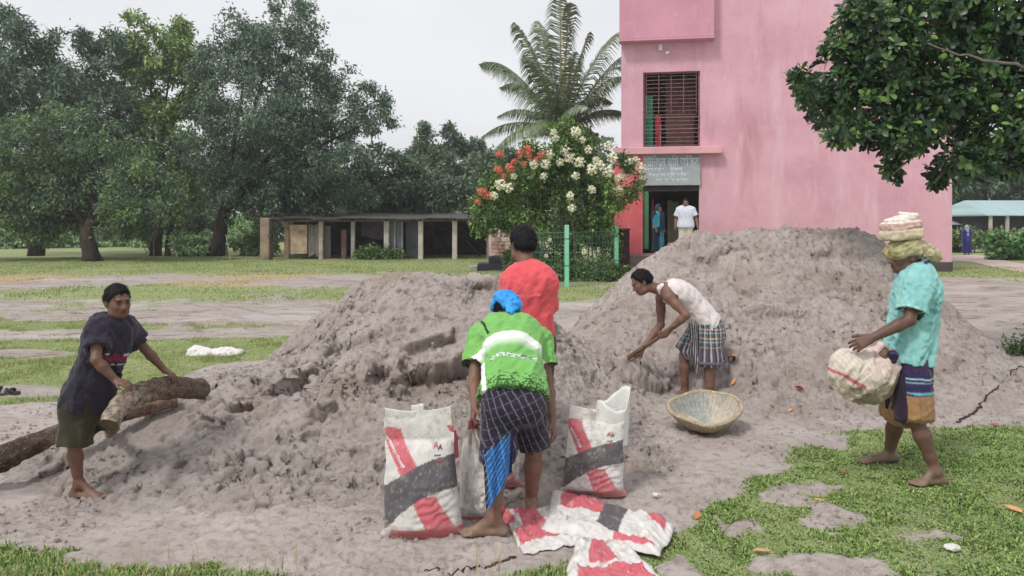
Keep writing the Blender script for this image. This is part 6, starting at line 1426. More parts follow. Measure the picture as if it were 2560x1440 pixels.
# ---- coconut palm
def palm():
    Y = 29.0; base = P(1425, 0, Y); z0 = float(ground_h(np.array([base[0]]), np.array([Y]))[0]); c = P(1405, 335, Y); r = np.random.default_rng(5)
    e = empty('coconut_palm', (base[0], Y, z0), 0, 'tall coconut palm with arching fronds behind the flowering shrub', 'palm')
    tt = np.linspace(0, 1, 24); pts = np.stack([base[0] + (c[0] - base[0]) * tt ** 1.5, np.full(24, Y), z0 - .1 + (c[2] - z0) * tt], 1); mb = MB(); mb.tube(pts, .19 - .05 * tt + .012 * (np.arange(24) % 2), 12); rel(mb.build('trunk', TRUNK, e, True), e)
    tips = [(1200, 150, 2.0, .55), (1285, 45, -1.0, .9), (1345, 40, 1.5, 1.0), (1400, -30, .5, 1.05), (1425, -5, -1.6, 1.05), (1475, 70, -1.2, .85), (1545, 70, 1.0, .85), (1560, 185, -.5, .5), (1245, 285, -1.2, .35), (1205, 335, .8, .2), (1330, 330, -2.6, .3), (1500, 345, -2.2, .35), (1585, 290, 1.2, .35), (1310, 130, -2.4, .8), (1440, 120, -2.8, .9), (1250, 210, 2.6, .5), (1530, 250, 2.2, .5), (1360, 60, 2.8, 1.0), (1580, 120, 2.0, .6), (1235, 370, -1.8, .12), (1470, 260, -3.2, .6)]
    for i, (px, py, dy, rise) in enumerate(tips):
        a = c + r.standard_normal(3) * .08; t = P(px, py, Y + dy); L = np.linalg.norm(t - a); m = a * .5 + t * .5 + np.array([0, 0, 1]) * L * (.30 if rise < .6 else .16)
        s = np.linspace(0, 1, 30); path = ((1 - s) ** 2)[:, None] * a + (2 * s * (1 - s))[:, None] * m + (s ** 2)[:, None] * t; path[:, 2] -= .22 * L * np.clip(s - .7, 0, 1) ** 2 * 2
        mb = MB(); mb.tube(path, .04 * (1 - .85 * s) + .004, 5); fr = mb.build('frond', M_noise('frond_rib', lin(150, 150, 104), lin(126, 122, 84), 6), e); rel(fr, e)
        n = 150; u = np.repeat(np.linspace(.10, 1.0, n // 2), 2); sd = np.tile([-1.0, 1.0], n // 2); p = np.stack([np.interp(u, s, path[:, k]) for k in range(3)], 1); tg = nrm(np.gradient(path, axis=0)); d0 = nrm(np.stack([np.interp(u, s, tg[:, k]) for k in range(3)], 1))
        side = nrm(np.cross(d0, np.array([0, 0, 1.0]) + r.standard_normal(3) * .15)); up = np.cross(side, d0); hang = .35 + .5 * r.random(n)
        d1 = nrm(side * sd[:, None] * .8 + d0 * .55 + np.array([0, 0, -1]) * hang[:, None] * .8); ln = (.95 * np.sin(np.pi * np.clip(u * .8 + .2, 0, 1)) ** .6 + .1) * L / 4.2 * .9; W = .042
        s1 = nrm(np.cross(d1, up)); b = p + d1 * (ln * .5)[:, None] + up * .03; tp = p + d1 * (ln * .85)[:, None] + np.array([0, 0, -1]) * (ln * .38)[:, None]
        q = np.stack([p - s1 * W * .5, p + s1 * W * .5, b - s1 * W * .6, b + s1 * W * .6, tp], 1).reshape(-1, 3); k = np.arange(n) * 5
        cc = np.repeat(np.array([lin(92, 112, 86), lin(116, 132, 104), lin(136, 150, 118)])[r.integers(0, 3, n)] * (1 + .15 * r.standard_normal((n, 1))), 5, 0)
        lf = mesh_np('leaflets', q, [np.stack([k, k + 1, k + 3, k + 2], 1), np.stack([k + 2, k + 3, k + 4], 1)], M_leaf('palm_leaf', .4, .5, .2), fr, cc)
palm()

# ---- shrub with white and coral flowers
def flower_shrub():
    Y = 22.6; r = np.random.default_rng(9); b = P(1400, 0, Y); z0 = float(ground_h(np.array([b[0]]), np.array([Y]))[0]); e = empty('flowering_shrub', (b[0], Y, z0), 0, 'tall shrub with white and coral flower clusters behind the green fence', 'shrub')
    lob = [P(*q) for q in [(1420, 400, Y), (1340, 440, Y), (1480, 430, Y), (1270, 470, Y), (1230, 530, Y), (1520, 480, Y), (1400, 500, Y), (1330, 540, Y), (1490, 560, Y + .3), (1440, 350, Y), (1400, 640, Y + .4), (1500, 650, Y + .4), (1320, 640, Y + .5), (1350, 400, Y)]]; rr = [(.8, .8, .75)] * 10 + [(.9, .6, .8)] * 3 + [(.6, .6, .5)]
    v, f, c, _ = crown(list(zip(lob, rr)), 4600, 6, .125, .065, [lin(104, 136, 74), lin(124, 156, 84), lin(86, 116, 66), lin(142, 168, 96), lin(70, 98, 58)], r, .3, .25, .09)
    k = np.repeat(v.reshape(-1, 4, 3)[:, :, 2].min(1) > z0, 4); c = c[k]; v = v[k]; f = np.arange(len(v)).reshape(-1, 4); rel(mesh_np('foliage', v, f, M_leaf('shrub_leaf', .5, .35, .3), e, c), e)
    # low undergrowth inside the fence
    lob = [(P(px, 690, Y - .5), (.45, .4, .38)) for px in range(1300, 1545, 30)]; v, f, c, _ = crown(lob, 1500, 6, .10, .05, GM, r, .1, .2, .06); v[:, 2] = np.maximum(v[:, 2], z0 + .01); rel(mesh_np('undergrowth', v, f, M_leaf('shrub_leaf'), e, c), e)
    stem = M_noise('pale_stem', lin(150, 138, 124), lin(116, 104, 94), 8)
    for px, tx, ty in ((1330, 1290, 470), (1352, 1345, 430), (1425, 1380, 480), (1440, 1400, 400), (1470, 1490, 420), (1490, 1480, 520), (1500, 1530, 470), (1390, 1340, 520), (1460, 1430, 560)):
        a = P(px, 0, Y + .1); t = P(tx, ty, Y); mid = a * .5 + t * .5; mid[0] += r.uniform(-.25, .25); mid[2] = (z0 + t[2]) * .5; mb = MB(); s = np.linspace(0, 1, 9); a[2] = z0 - .05
        path = ((1 - s) ** 2)[:, None] * a + (2 * s * (1 - s))[:, None] * mid + (s ** 2)[:, None] * t; mb.tube(path, .035 - .022 * s, 6); rel(mb.build('stem', stem, e, True), e)
    def cluster(col, rad, name):
        n = 46; d = rdir(n, r); d[:, 1] -= .35; d = nrm(d); p = d * rad * (.55 + .45 * r.random((n, 1))); nn = nrm(np.cross(d, rdir(n, r))); vv, ff = leaf_quads(p, nrm(nn + d * .4), d, np.full(n, rad * .75), np.full(n, rad * .62)); return mesh_np(name, vv, ff, M_leaf('petal', .6, .2, .25), e, np.repeat(np.asarray(col) * (1 + .12 * r.standard_normal((n, 1))), 4, 0))
    W = [(1440, 330), (1390, 345), (1375, 385), (1400, 405), (1365, 410), (1425, 395), (1450, 405), (1470, 375), (1490, 400), (1500, 415), (1530, 395), (1455, 350), (1480, 425), (1520, 430), (1545, 445), (1600, 420), (1572, 410), (1440, 440), (1285, 440), (1250, 462), (1270, 470), (1235, 490), (1480, 475), (1425, 490), (1430, 520), (1300, 575), (1360, 440), (1410, 375), (1335, 410), (1520, 365), (1385, 330), (1545, 475), (1605, 445), (1560, 440), (1590, 400), (1462, 630), (1365, 640), (1375, 600)]
    Rd = [(1300, 385), (1325, 390), (1285, 405), (1310, 410), (1250, 385), (1340, 400), (1275, 420), (1245, 425), (1260, 440), (1320, 375), (1220, 490), (1195, 505), (1355, 385), (1205, 480)]
    m1 = cluster(lin(238, 236, 214), .115, 'flower_cluster'); m2 = cluster(lin(222, 128, 108), .11, 'flower_cluster')
    for k, (lst, src) in enumerate(((W, m1), (Rd, m2))):
        for i, (px, py) in enumerate(lst):
            o = src if i == 0 else src.copy()
            if i: COL.objects.link(o); o.parent = e
            p = P(px, py, Y - .85 if px < 1550 else 22.0); o.location = p - np.array(e.location); o.rotation_euler = (r.uniform(-.5, .5), r.uniform(0, 6), r.uniform(-.5, .5)); s = r.uniform(.75, 1.25) * (.6 if py > 560 else 1); o.scale = (s, s, s)
    # the spray reaching across to the doorway
    sp = [(P(1580, 425, 22.0), (.28, .2, .28)), (P(1555, 400, 22.2), (.2, .2, .2)), (P(1600, 450, 22.0), (.15, .15, .2))]; v, f, c, _ = crown(sp, 150, 6, .11, .055, GM, r, .3, .2, .06); rel(mesh_np('spray_foliage', v, f, M_leaf('shrub_leaf'), e, c), e)
    mb = MB(); mb.tube([P(1500, 440, Y), P(1550, 410, 22.2), P(1605, 455, 22.0)], [.015, .012, .006], 5); rel(mb.build('spray_stem', stem, e), e)
flower_shrub()

# ---- jackfruit branches hanging in from the right, trunk outside the picture
def near_tree():
    r = np.random.default_rng(12); Y = 8.6; base = np.array([8.4, 9.6]); z0 = H1(base[0], base[1]); e = empty('broadleaf_tree', (base[0], base[1], z0), 0, 'glossy dark broadleaf tree whose low branches hang in at upper right', 'tree', 'trees round the field')
    L_ = [(2150, 235, 100, 75), (2060, 240, 65, 60), (2010, 210, 45, 40), (2230, 150, 110, 110), (2340, 250, 120, 110), (2250, 330, 100, 70), (2440, 180, 130, 140), (2540, 320, 130, 110), (2230, 410, 30, 50), (2350, 430, 42, 40), (2430, 400, 70, 50), (2540, 395, 80, 50), (2120, 330, 60, 45), (2200, 60, 110, 80), (2350, 30, 150, 100), (2500, 20, 150, 120), (2640, 150, 150, 200), (2660, 330, 130, 100), (2100, 130, 45, 60), (2330, -120, 200, 120), (2560, -150, 220, 140), (2760, 0, 200, 250), (2780, 260, 150, 150), (2080, 300, 45, 30), (2140, 30, 45, 40)]
    lob = []
    for px, py, rx, ry in L_:
        yy = Y + r.uniform(-.35, .35); k = yy / F; lob.append((P(px, py, yy), (rx * k, min(rx, 130) * k * 1.0, ry * k)))
    vol = np.array([np.prod(q[1]) ** (2 / 3) for q in lob]); ncl = 4600; cnt = (ncl * vol / vol.sum()).astype(int) + 4; C = []; D = []
    for (c, ra), k in zip(lob, cnt):
        d = rdir(k, r); rad = .35 + .65 * r.random(k) ** .5; C.append(c + d * np.asarray(ra) * rad[:, None]); D.append(d)
    C = np.concatenate(C); D = np.concatenate(D); n = len(C); per = 7
    ax = nrm(D * .8 + np.array([0, 0, .25]) + rdir(n, r) * .5); e1 = nrm(np.cross(ax, rdir(n, r))); e2 = np.cross(ax, e1); th = np.tile(np.arange(per) * 2.4, n) + np.repeat(r.random(n) * 6.28, per)
    rad = np.cos(th)[:, None] * np.repeat(e1, per, 0) + np.sin(th)[:, None] * np.repeat(e2, per, 0); axr = np.repeat(ax, per, 0); sp = np.tile(np.linspace(.35, 1.25, per), n)[:, None]
    d = nrm(axr * (1.15 - sp * .65) + rad * sp + np.array([0, 0, -.18]) + r.standard_normal((n * per, 3)) * .12); nn = nrm(axr - d * (axr * d).sum(1)[:, None] + 1e-4); s = np.cross(d, nn)
    p = np.repeat(C, per, 0) - axr * .02 * np.tile(np.arange(per), n)[:, None] * .5; L = (.070 + .045 * r.random(n * per))[:, None]; W = L * .52
    ts = [(0, .04), (.3, .34), (.62, .5), (.86, .40), (1, .06)]; rows = []
    for t, w in ts:
        mid = p + d * L * t - nn * L * (.22 * t * t); rows += [mid - s * W * w + nn * W * .12 * w, mid, mid + s * W * w + nn * W * .12 * w]
    v = np.stack(rows, 1).reshape(-1, 3); k = (np.arange(n * per) * 15)[:, None, None]; q = np.array([(3 * i + j, 3 * i + j + 1, 3 * i + j + 4, 3 * i + j + 3) for i in range(4) for j in (0, 1)])[None]; f = (k + q).reshape(-1, 4)
    cb = np.array([lin(58, 84, 54), lin(74, 104, 62), lin(48, 70, 50), lin(92, 124, 70), lin(64, 90, 62)])[r.integers(0, 5, n)]; cc = np.repeat(cb, per, 0) * (1 + .22 * r.standard_normal((n * per, 1)))
    yg = r.random(n * per) < .05; cc[yg] = lin(128, 164, 76); og = r.random(n * per) < .0002; cc[og] = lin(206, 118, 56)
    rel(mesh_np('foliage', v, f, M_leaf('glossy_leaf', .38, .5, .14), e, np.repeat(np.clip(cc, .003, 1), 15, 0), True), e)
    mb = MB(); top = np.array([8.0, 9.2, 4.2]); mb.tube([(8.4, 9.6, z0 - .1), (8.35, 9.55, .8), (8.2, 9.4, 2.2), top, (7.6, 9.0, 6.0)], [.3, .24, .21, .18, .1], 12); rel(mb.build('trunk', TRUNK, e, True), e)
    br = M_noise('grey_twig', lin(134, 126, 116), lin(96, 88, 82), 12)
    for tip, via, r0 in (((1990, 200), (2350, 120), .055), ((2330, 460), (2500, 250), .04), ((2230, 440), (2380, 300), .03), ((2100, 300), (2350, 220), .035), ((2320, 110), (2480, 170), .02), ((2180, 40), (2450, 20), .045), ((2540, 440), (2640, 250), .04)):
        a = np.array([8.2, 9.4, 2.6 + .4 * r.random()]) if r0 > .03 else P(2620, 170, 8.5); m = P(*via, 8.4 if r0 > .025 else 7.75); t = P(*tip, 8.5 if r0 > .025 else 7.75); sq = np.linspace(0, 1, 14); path = ((1 - sq) ** 2)[:, None] * a + (2 * sq * (1 - sq))[:, None] * m + (sq ** 2)[:, None] * t
        path += r.standard_normal(path.shape) * .015; mb = MB(); mb.tube(path, r0 * (1 - .85 * sq) + .003, 6); rel(mb.build('branch', br, e, True), e)
near_tree()
# ------------------------------------------------------------------ open shed at the far side of the field
def shed():
    Y = 34.6; g = lambda px: (px - CX) / F * Y; X0, X1 = g(655), g(1262); z0 = 0.0
    e = empty('shed', ((X0 + X1) / 2, Y, 0), 0, 'long open shed with whitish posts and low dark tin roof', 'shed')
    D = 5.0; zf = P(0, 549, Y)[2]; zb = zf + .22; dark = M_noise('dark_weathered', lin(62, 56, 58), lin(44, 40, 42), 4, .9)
    posts = [(718, lin(150, 126, 104), lin(110, 90, 76), .11), (803, lin(186, 176, 164), lin(140, 128, 118), .10), (883, lin(168, 164, 160), lin(128, 122, 118), .09), (967, lin(196, 192, 186), lin(160, 152, 146), .12), (1052, lin(214, 208, 200), lin(178, 170, 162), .11), (1137, lin(216, 212, 204), lin(180, 172, 164), .11), (1222, lin(150, 140, 132), lin(110, 100, 94), .10)]
    for i, (px, ca, cb, w) in enumerate(posts):
        x = g(px); mb = MB(); mb.box(x - w, x + w, Y - w, Y + w, -.05, zf - .02, .02); rel(mb.build('post', M_noise('post_paint' + str(i), ca, cb, 3, .85, .2, .3, .01, 14), e), e)
        mb = MB(); mb.box(x - .08, x + .08, Y + D - .08, Y + D + .08, -.05, zb - .04); rel(mb.build('back_post', dark, e), e)
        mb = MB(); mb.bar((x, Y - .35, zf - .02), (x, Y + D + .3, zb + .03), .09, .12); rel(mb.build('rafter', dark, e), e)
    mb = MB(); mb.bar((X0, Y, zf - .06), (X1, Y, zf - .03), .10, .10); rel(mb.build('front_beam', M_noise('grey_beam', lin(126, 118, 116), lin(88, 82, 82), 5), e), e)
    tin = M_noise('rusty_tin', lin(104, 98, 100), lin(74, 62, 60), 1.5, .6, .4, .2, .01, 8, cc=lin(96, 70, 60))
    n = 9; xs = np.linspace(X0 - .3, X1 + .3, n + 1)
    for i in range(n):          # corrugated sheets
        nx = 22; x = np.linspace(xs[i] - .05, xs[i + 1] + .05, nx); y = np.array([Y - .5, Y + D + .4]); dz = .012 * (i % 2) + .03 * math.sin(i * 2.3); zz = .03 * np.cos(np.arange(nx) * np.pi)
        v = np.concatenate([np.stack([x, np.full(nx, y[j]), (zf + .04, zb + .09)[j] + zz + dz], 1) for j in (0, 1)]); v = np.concatenate([v, v - np.array([0, 0, .012])]); f = grid_faces(2, nx)
        rel(mesh_np('roof_sheet', v, np.concatenate([f, f[:, ::-1] + 2 * nx, np.stack([np.arange(nx - 1), np.arange(nx - 1) + 2 * nx, np.arange(1, nx) + 2 * nx, np.arange(1, nx)], 1)]), tin, e), e)
    mb = MB(); mb.box(X0, X1, Y + D + .1, Y + D + .2, 0, zb); rel(mb.build('back_wall', M_noise('patchy_dark_wall', lin(66, 58, 60), lin(44, 40, 42), 1.4, .95, .1, .4, .02, 9, cc=lin(96, 82, 78)), e), e)  # dark mottled tones with paler patches
    # infill between the posts
    mb = MB(); mb.box(g(724), g(768), Y - .02, Y + .03, .25, P(0, 562, Y)[2]); rel(mb.build('mat_panel', M_noise('rotten_mat', lin(190, 172, 150), lin(156, 134, 112), 3.5, .95, .1, .6, .02, 16, cc=lin(122, 100, 82)), e), e)
    for i, px in enumerate(range(771, 800, 6)): mb = MB(); mb.box(g(px) + .004, g(px + 6) - .006, Y - .01 + .012 * (i % 2), Y + .03 + .012 * (i % 2), .12 + .06 * (i % 3), P(0, 560 + i % 3 * 2, Y)[2]); rel(mb.build('plank', M_noise('grey_plank' + str(i % 2), lin(138, 128, 122) * (.8 + .3 * (i % 2)), lin(98, 90, 86), 5, .9), e), e)
    mb = MB(); mb.box(g(806), g(822), Y + .3, Y + .4, 0, zf - .3); rel(mb.build('partition', M_noise('pale_board', lin(136, 126, 116), lin(104, 96, 90), 3), e), e)
    mb = MB(); mb.box(g(972), g(1008), Y + .05, Y + .09, .05, zf - .1); rel(mb.build('metal_sheet', M_noise('grey_sheet', lin(104, 106, 114), lin(82, 82, 90), 2.5, .6, .4), e), e)
    mb = MB(); mb.box(g(1010), g(1044), Y + .6, Y + .64, .05, zf - .1); rel(mb.build('metal_sheet', MATS['grey_sheet'], e), e)
    for px in (985, 1003): mb = MB(); mb.box(g(px), g(px + 4), Y - .01, Y + .03, .02, zf - .08); rel(mb.build('batten', M_noise('batten', lin(150, 146, 144), lin(120, 116, 116), 6), e), e)
    v = np.array([(g(890), Y + 1.2, 1.75), (g(962), Y + 1.2, 2.0), (g(962), Y + 1.0, .95), (g(940), Y + 1.0, .85), (g(892), Y + 1.0, 1.05)]); v = np.concatenate([v, v + np.array([0, .03, 0])])
    rel(mesh_np('hanging_cloth', v, [np.array([(0, 4, 3, 2), (5, 6, 7, 8)]), np.array([(0, 2, 1), (5, 8, 9)])], M_noise('old_tarp', lin(104, 94, 94), lin(74, 66, 68), 3, .9), e), e)
    for a, b in (((1140, 558), (1222, 628)), ((1060, 556), (1130, 580)), ((1150, 590), (1215, 566)), ((1075, 575), (1120, 640)), ((1165, 600), (1200, 640)), ((900, 610), (955, 590))):
        p, q = P(*a, Y + 1.0), P(*b, Y + 1.4); mb = MB(); mb.bar(p, q, .07); rel(mb.build('brace', dark, e), e)
    x = g(858); mb = MB(); mb.box(x - .14, x + .10, Y + .2, Y + .4, -.05, 1.35, .02); rel(mb.build('broken_pier', M_noise('brick_red_pier', lin(126, 88, 82), lin(84, 66, 66), 4), e), e)
    return e
shed()
def pillar_left():
    Y = 34.3; x = (665 - CX) / F * Y; e = empty('plaster_pillar', (x, Y, 0), 0, 'stained plaster pillar standing alone left of the shed', 'pillar'); w = .21; zt = P(0, 545, Y)[2]
    mb = MB(); mb.box(-w, w, -w, w, -.05, zt, .03); mb.build('shaft', M_noise('stained_plaster', lin(168, 150, 128), lin(124, 108, 96), 2.2, .95, .1, .5, .02, 10, cc=lin(96, 84, 78)), e)
    mb = MB(); mb.box(w + .02, w + .10, -.06, .02, -.05, zt - .1); mb.box(w - .05, w + .09, -w - .03, -w + .08, 1.0, 1.14, .01); mb.build('side_strut', M_noise('dark_strut', lin(96, 86, 82), lin(70, 62, 60), 5), e)
pillar_left()
def monument():
    Y = 26.8; k = F / Y; x0 = (1228 - CX) / k; xc = x0 + .72; e = empty('memorial_block', (xc, Y, 0), 0, 'stone faced block on a stepped black plinth behind the red T-shirt man', 'memorial'); r = np.random.default_rng(3)
    zb, zt = P(0, 640, Y)[2], P(0, 570, Y)[2]; blk = M_noise('black_plinth', lin(46, 48, 58), lin(34, 36, 44), 5, .6, .4, .2, .01, 20)
    mb = MB(); mb.box(-1.18, 1.1, -.55, .55, -.1, zb - .24, .02); mb.box(-.80, 1.0, -.42, .42, zb - .238, zb, .02); mb.build('plinth', blk, e)
    mb = MB(); mb.box(-1.5, -1.19, -.5, .4, -.1, .16, .01); mb.build('low_step', M_noise('pale_step', lin(176, 168, 156), lin(140, 132, 124), 6), e)
    mb = MB(); mb.box(-.72, .72, -.30, .30, zb + .003, zt, .01); mb.build('core', M_noise('pale_mortar', lin(190, 178, 168), lin(160, 148, 140), 6), e)
    ms = [M_noise('facing_stone' + str(i), c, c * .75, 7, .85, .2, .4, .01, 20) for i, c in enumerate((lin(206, 176, 160), lin(190, 140, 120), lin(170, 150, 142), lin(214, 194, 182)))]
    z = zb + .02
    while z < zt - .08:
        h = r.uniform(.10, .17); x = -.71
        while x < .70:
            w = r.uniform(.13, .26); w = min(w, .715 - x); mb = MB(); d = r.uniform(.02, .045)
            if w > .05: mb.box(x + .008, x + w - .008, -.30 - d, -.302, z + .006, min(z + h, zt) - .006, .008); mb.build('facing_stone', ms[r.integers(0, 4)], e)
            x += w
        z += h
    mb = MB(); mb.box(-.80, -.722, -.26, -.1, zb + .003, zt + .12); mb.box(-.90, -.64, -.3, -.05, zt + .122, zt + .32, .03); mb.build('red_capped_post', M_noise('faded_red_cap', lin(196, 120, 116), lin(206, 200, 200), 2.5), e)
monument()
def green_fence():
    pts = [(1300, 712), (1417, 718), (1541, 700)]; gpn = M_noise('mint_green_paint', lin(124, 206, 164), lin(150, 210, 180), 3, .6, .3, .2, .004, 20, cc=lin(104, 176, 136))
    A = [GP(*p) for p in pts]; A = [np.array([a[0], a[1], float(ground_h(a[:1], a[1:2])[0])]) for a in A]; e = empty('wire_fence', tuple(A[1]), 0, 'mint green post and wire mesh fence in front of the flowering shrub', 'fence')
    hs = [1.55, 1.62, 1.56]
    for a, h in zip(A, hs): mb = MB(); mb.box(a[0] - .055, a[0] + .055, a[1] - .055, a[1] + .055, a[2] - .1, a[2] + h, .006); rel(mb.build('post', gpn, e), e)
    wire = M_noise('fence_wire', lin(84, 140, 116), lin(96, 112, 104), 10, .6)
    for i in (0, 1):
        a, b = A[i], A[i + 1]
        for s, z in enumerate((.12, .30, .5, .7, .9, 1.1, 1.3, 1.42)): mb = MB(); mb.bar(a + (0, 0, z), b + (0, 0, z), .014 if s in (0, 4, 7) else .008); rel(mb.build('wire', wire, e), e)
        for t in np.linspace(.06, .94, 15): p = a + (b - a) * t; mb = MB(); mb.bar(p + (0, 0, .1), p + (0, 0, 1.42), .007); rel(mb.build('wire', wire, e), e)
    for a, h in zip(A, hs):
        for z in (.55, 1.25): bt = MB(); bt.box(a[0] - .062, a[0] + .062, a[1] - .062, a[1] + .062, a[2] + z, a[2] + z + .02); rel(bt.build('tie_band', M_noise('band', lin(60, 110, 88), lin(50, 90, 74), 6), e), e)
green_fence()
def house(label, px0, px1, Y, eave, ridge, hip, posts, low=None, dep=6.0, roofc=(lin(176, 200, 200), lin(150, 178, 180))):
    g = lambda px: (px - CX) / F * Y; x0, x1 = g(px0), g(px1); ze, zr = P(0, eave, Y)[2], P(0, ridge, Y + dep / 2)[2]; e = empty('tin_house', ((x0 + x1) / 2, Y + dep / 2, .16), 0, label, 'house', 'tin roofed houses')
    rf = M_noise('pale_tin_roof' + str(int(px0)), *roofc, .8, .5, .4, .3, .02, 30, (6, .2, .2)); rx0 = x0 + (x1 - x0) * hip; rx1 = x1 - (x1 - x0) * hip * .3
    v = np.array([(x0, Y, ze), (x1, Y, ze), (rx1, Y + dep / 2, zr), (rx0, Y + dep / 2, zr), (x0, Y + dep, ze), (x1, Y + dep, ze)]); v = np.concatenate([v, v - (0, 0, .06)])
    rel(mesh_np('roof', v, [np.array([(0, 1, 2, 3), (5, 4, 3, 2), (7, 6, 9, 8), (10, 11, 8, 9), (0, 6, 7, 1)]), np.array([(0, 3, 4), (1, 5, 2), (6, 10, 9), (7, 8, 11)])], rf, e), e)
    if low is not None:
        zl0, zl1 = P(0, low[0], Y - 1.2)[2], P(0, low[1], Y - .1)[2]; w = np.array([(x0, Y - 1.3, zl0), (x1, Y - 1.3, zl0), (x1, Y - .02, zl1), (x0, Y - .02, zl1)]); w = np.concatenate([w, w - (0, 0, .05)])
        rel(mesh_np('verandah_roof', w, np.array([(0, 1, 2, 3), (7, 6, 5, 4), (0, 4, 5, 1)]), M_noise('verandah_tin', lin(178, 178, 184), lin(150, 148, 156), .8, .5, .4, .3, .02, 30, (6, .2, .2)), e), e)
    mb = MB(); mb.box(x0 + .4, x1 - .4, Y + .9, Y + dep - .4, .1, ze - .02); rel(mb.build('wall', M_noise('dark_house_wall', lin(78, 78, 82), lin(56, 54, 60), 1.2, .9), e), e)
    for px in posts: mb = MB(); x = g(px); mb.box(x - .07, x + .07, Y + .1, Y + .24, .05, ze - .03); rel(mb.build('post', M_noise('cream_post', lin(206, 200, 190), lin(176, 168, 160), 4), e), e)
    mb = MB(); mb.box(x0 + .2, x1 - .2, Y + .12, Y + .2, P(0, 578, Y)[2], P(0, 575, Y)[2]); rel(mb.build('rail', M_noise('brown_rail', lin(130, 104, 96), lin(104, 84, 78), 4), e), e)
house('long tin roofed house partly hidden by the pink building', 2290, 2500, 46, 545, 513, .03, (2400, 2440, 2475), (560, 547)); house('pale hip roofed tin house with cream verandah posts at right edge', 2462, 2760, 42, 537, 501, .10, (2481, 2523, 2590, 2660))
def green_tower():
    Y = 70.0; x = (1148 - CX) / F * Y; zt = P(0, 410, Y)[2]; e = empty('green_tower', (x, Y, 0), 0, 'slim pale green tower showing above the trees left of the shrub', 'tower'); m = M_noise('pale_green_paint', lin(132, 178, 118), lin(116, 160, 106), 2, .7)
    mb = MB(); mb.box(-.22, .22, -.22, .22, -.1, zt - .3, .02); mb.build('shaft', m, e); mb = MB(); mb.box(-.3, .3, -.3, .3, zt - .298, zt - .2, .02); mb.tube([(0, 0, zt - .2), (0, 0, zt)], [.14, .03], 8); mb.build('cap', m, e)
green_tower()
def stake(label, px, py0, py1, lean=0.0):
    g = GP(px, py1); t = P(px + lean, py0, g[1]); o = MB().tube([(0, 0, -.05), tuple(t - g)], [.02, .014], 6).build('stake', M_noise('pale_stake', lin(170, 160, 148), lin(140, 130, 120), 8)); o.location = g; tag(o, label, 'stake', 'thin stakes in the field')
stake('thin pale stake standing at the grass edge left of the slanting trunk', 386, 560, 645, -6); stake('thin leaning stake right of the slanting trunk', 578, 585, 655, -14); stake('short pale stake at the far left picture edge', 12, 585, 625)
def path():
    L = [(2380, 640), (2440, 637), (2500, 650), (2570, 663), (3300, 690)]; Rr = [(2380, 652), (2430, 656), (2480, 668), (2550, 680), (3300, 715)]; v = []
    for a, b in zip(L, Rr):
        for q in (a, b): p = GP(*q, z=.16); z = float(ground_h(p[:1], p[1:2])[0]); v.append((p[0], p[1], z + .012))
    o = mesh_np('path', np.array(v), [(2 * i, 2 * i + 1, 2 * i + 3, 2 * i + 2) for i in range(4)], M_noise('pink_earth_path', lin(206, 186, 178), lin(182, 162, 154), 1.2, .9)); tag(o, 'pale earth path winding past the building at right', kind='structure')
path()
# far tree belt closing the horizon: single trees one behind the other
def belt():
    r = np.random.default_rng(21); src = []
    for i in range(3):
        lob = [(np.array([r.uniform(-2.2, 2.2), r.uniform(-1.5, 1.5), r.uniform(2.2, 7.0)]), (2.3, 2.0, 1.9)) for _ in range(9)] + [(np.array([x, 0, 1.2]), (1.8, 1.5, 1.3)) for x in (-2, 0, 2)]
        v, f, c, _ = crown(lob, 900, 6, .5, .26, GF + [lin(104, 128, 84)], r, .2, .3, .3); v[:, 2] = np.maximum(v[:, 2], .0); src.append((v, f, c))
    where = [(-20, 72), (110, 64), (250, 70), (370, 66), (470, 74), (560, 64), (650, 70), (760, 66), (870, 72), (960, 80), (1060, 84), (1150, 88), (1230, 80), (1320, 74), (1420, 68), (1520, 72), (2390, 64), (2480, 70), (2580, 66)]
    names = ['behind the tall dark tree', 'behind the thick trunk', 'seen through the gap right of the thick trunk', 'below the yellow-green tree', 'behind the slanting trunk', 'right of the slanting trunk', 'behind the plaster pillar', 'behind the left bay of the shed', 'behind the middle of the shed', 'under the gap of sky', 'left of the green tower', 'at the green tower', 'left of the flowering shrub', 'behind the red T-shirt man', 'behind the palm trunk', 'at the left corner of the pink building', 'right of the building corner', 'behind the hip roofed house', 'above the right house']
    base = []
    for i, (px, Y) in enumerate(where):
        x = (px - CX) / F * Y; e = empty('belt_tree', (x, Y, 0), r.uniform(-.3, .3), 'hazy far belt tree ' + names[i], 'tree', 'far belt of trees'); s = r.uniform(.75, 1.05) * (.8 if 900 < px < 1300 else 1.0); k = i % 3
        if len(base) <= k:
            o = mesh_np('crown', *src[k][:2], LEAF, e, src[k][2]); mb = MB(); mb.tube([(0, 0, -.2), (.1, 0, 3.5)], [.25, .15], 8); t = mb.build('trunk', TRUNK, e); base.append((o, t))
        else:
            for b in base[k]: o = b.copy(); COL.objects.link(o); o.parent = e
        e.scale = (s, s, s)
belt()
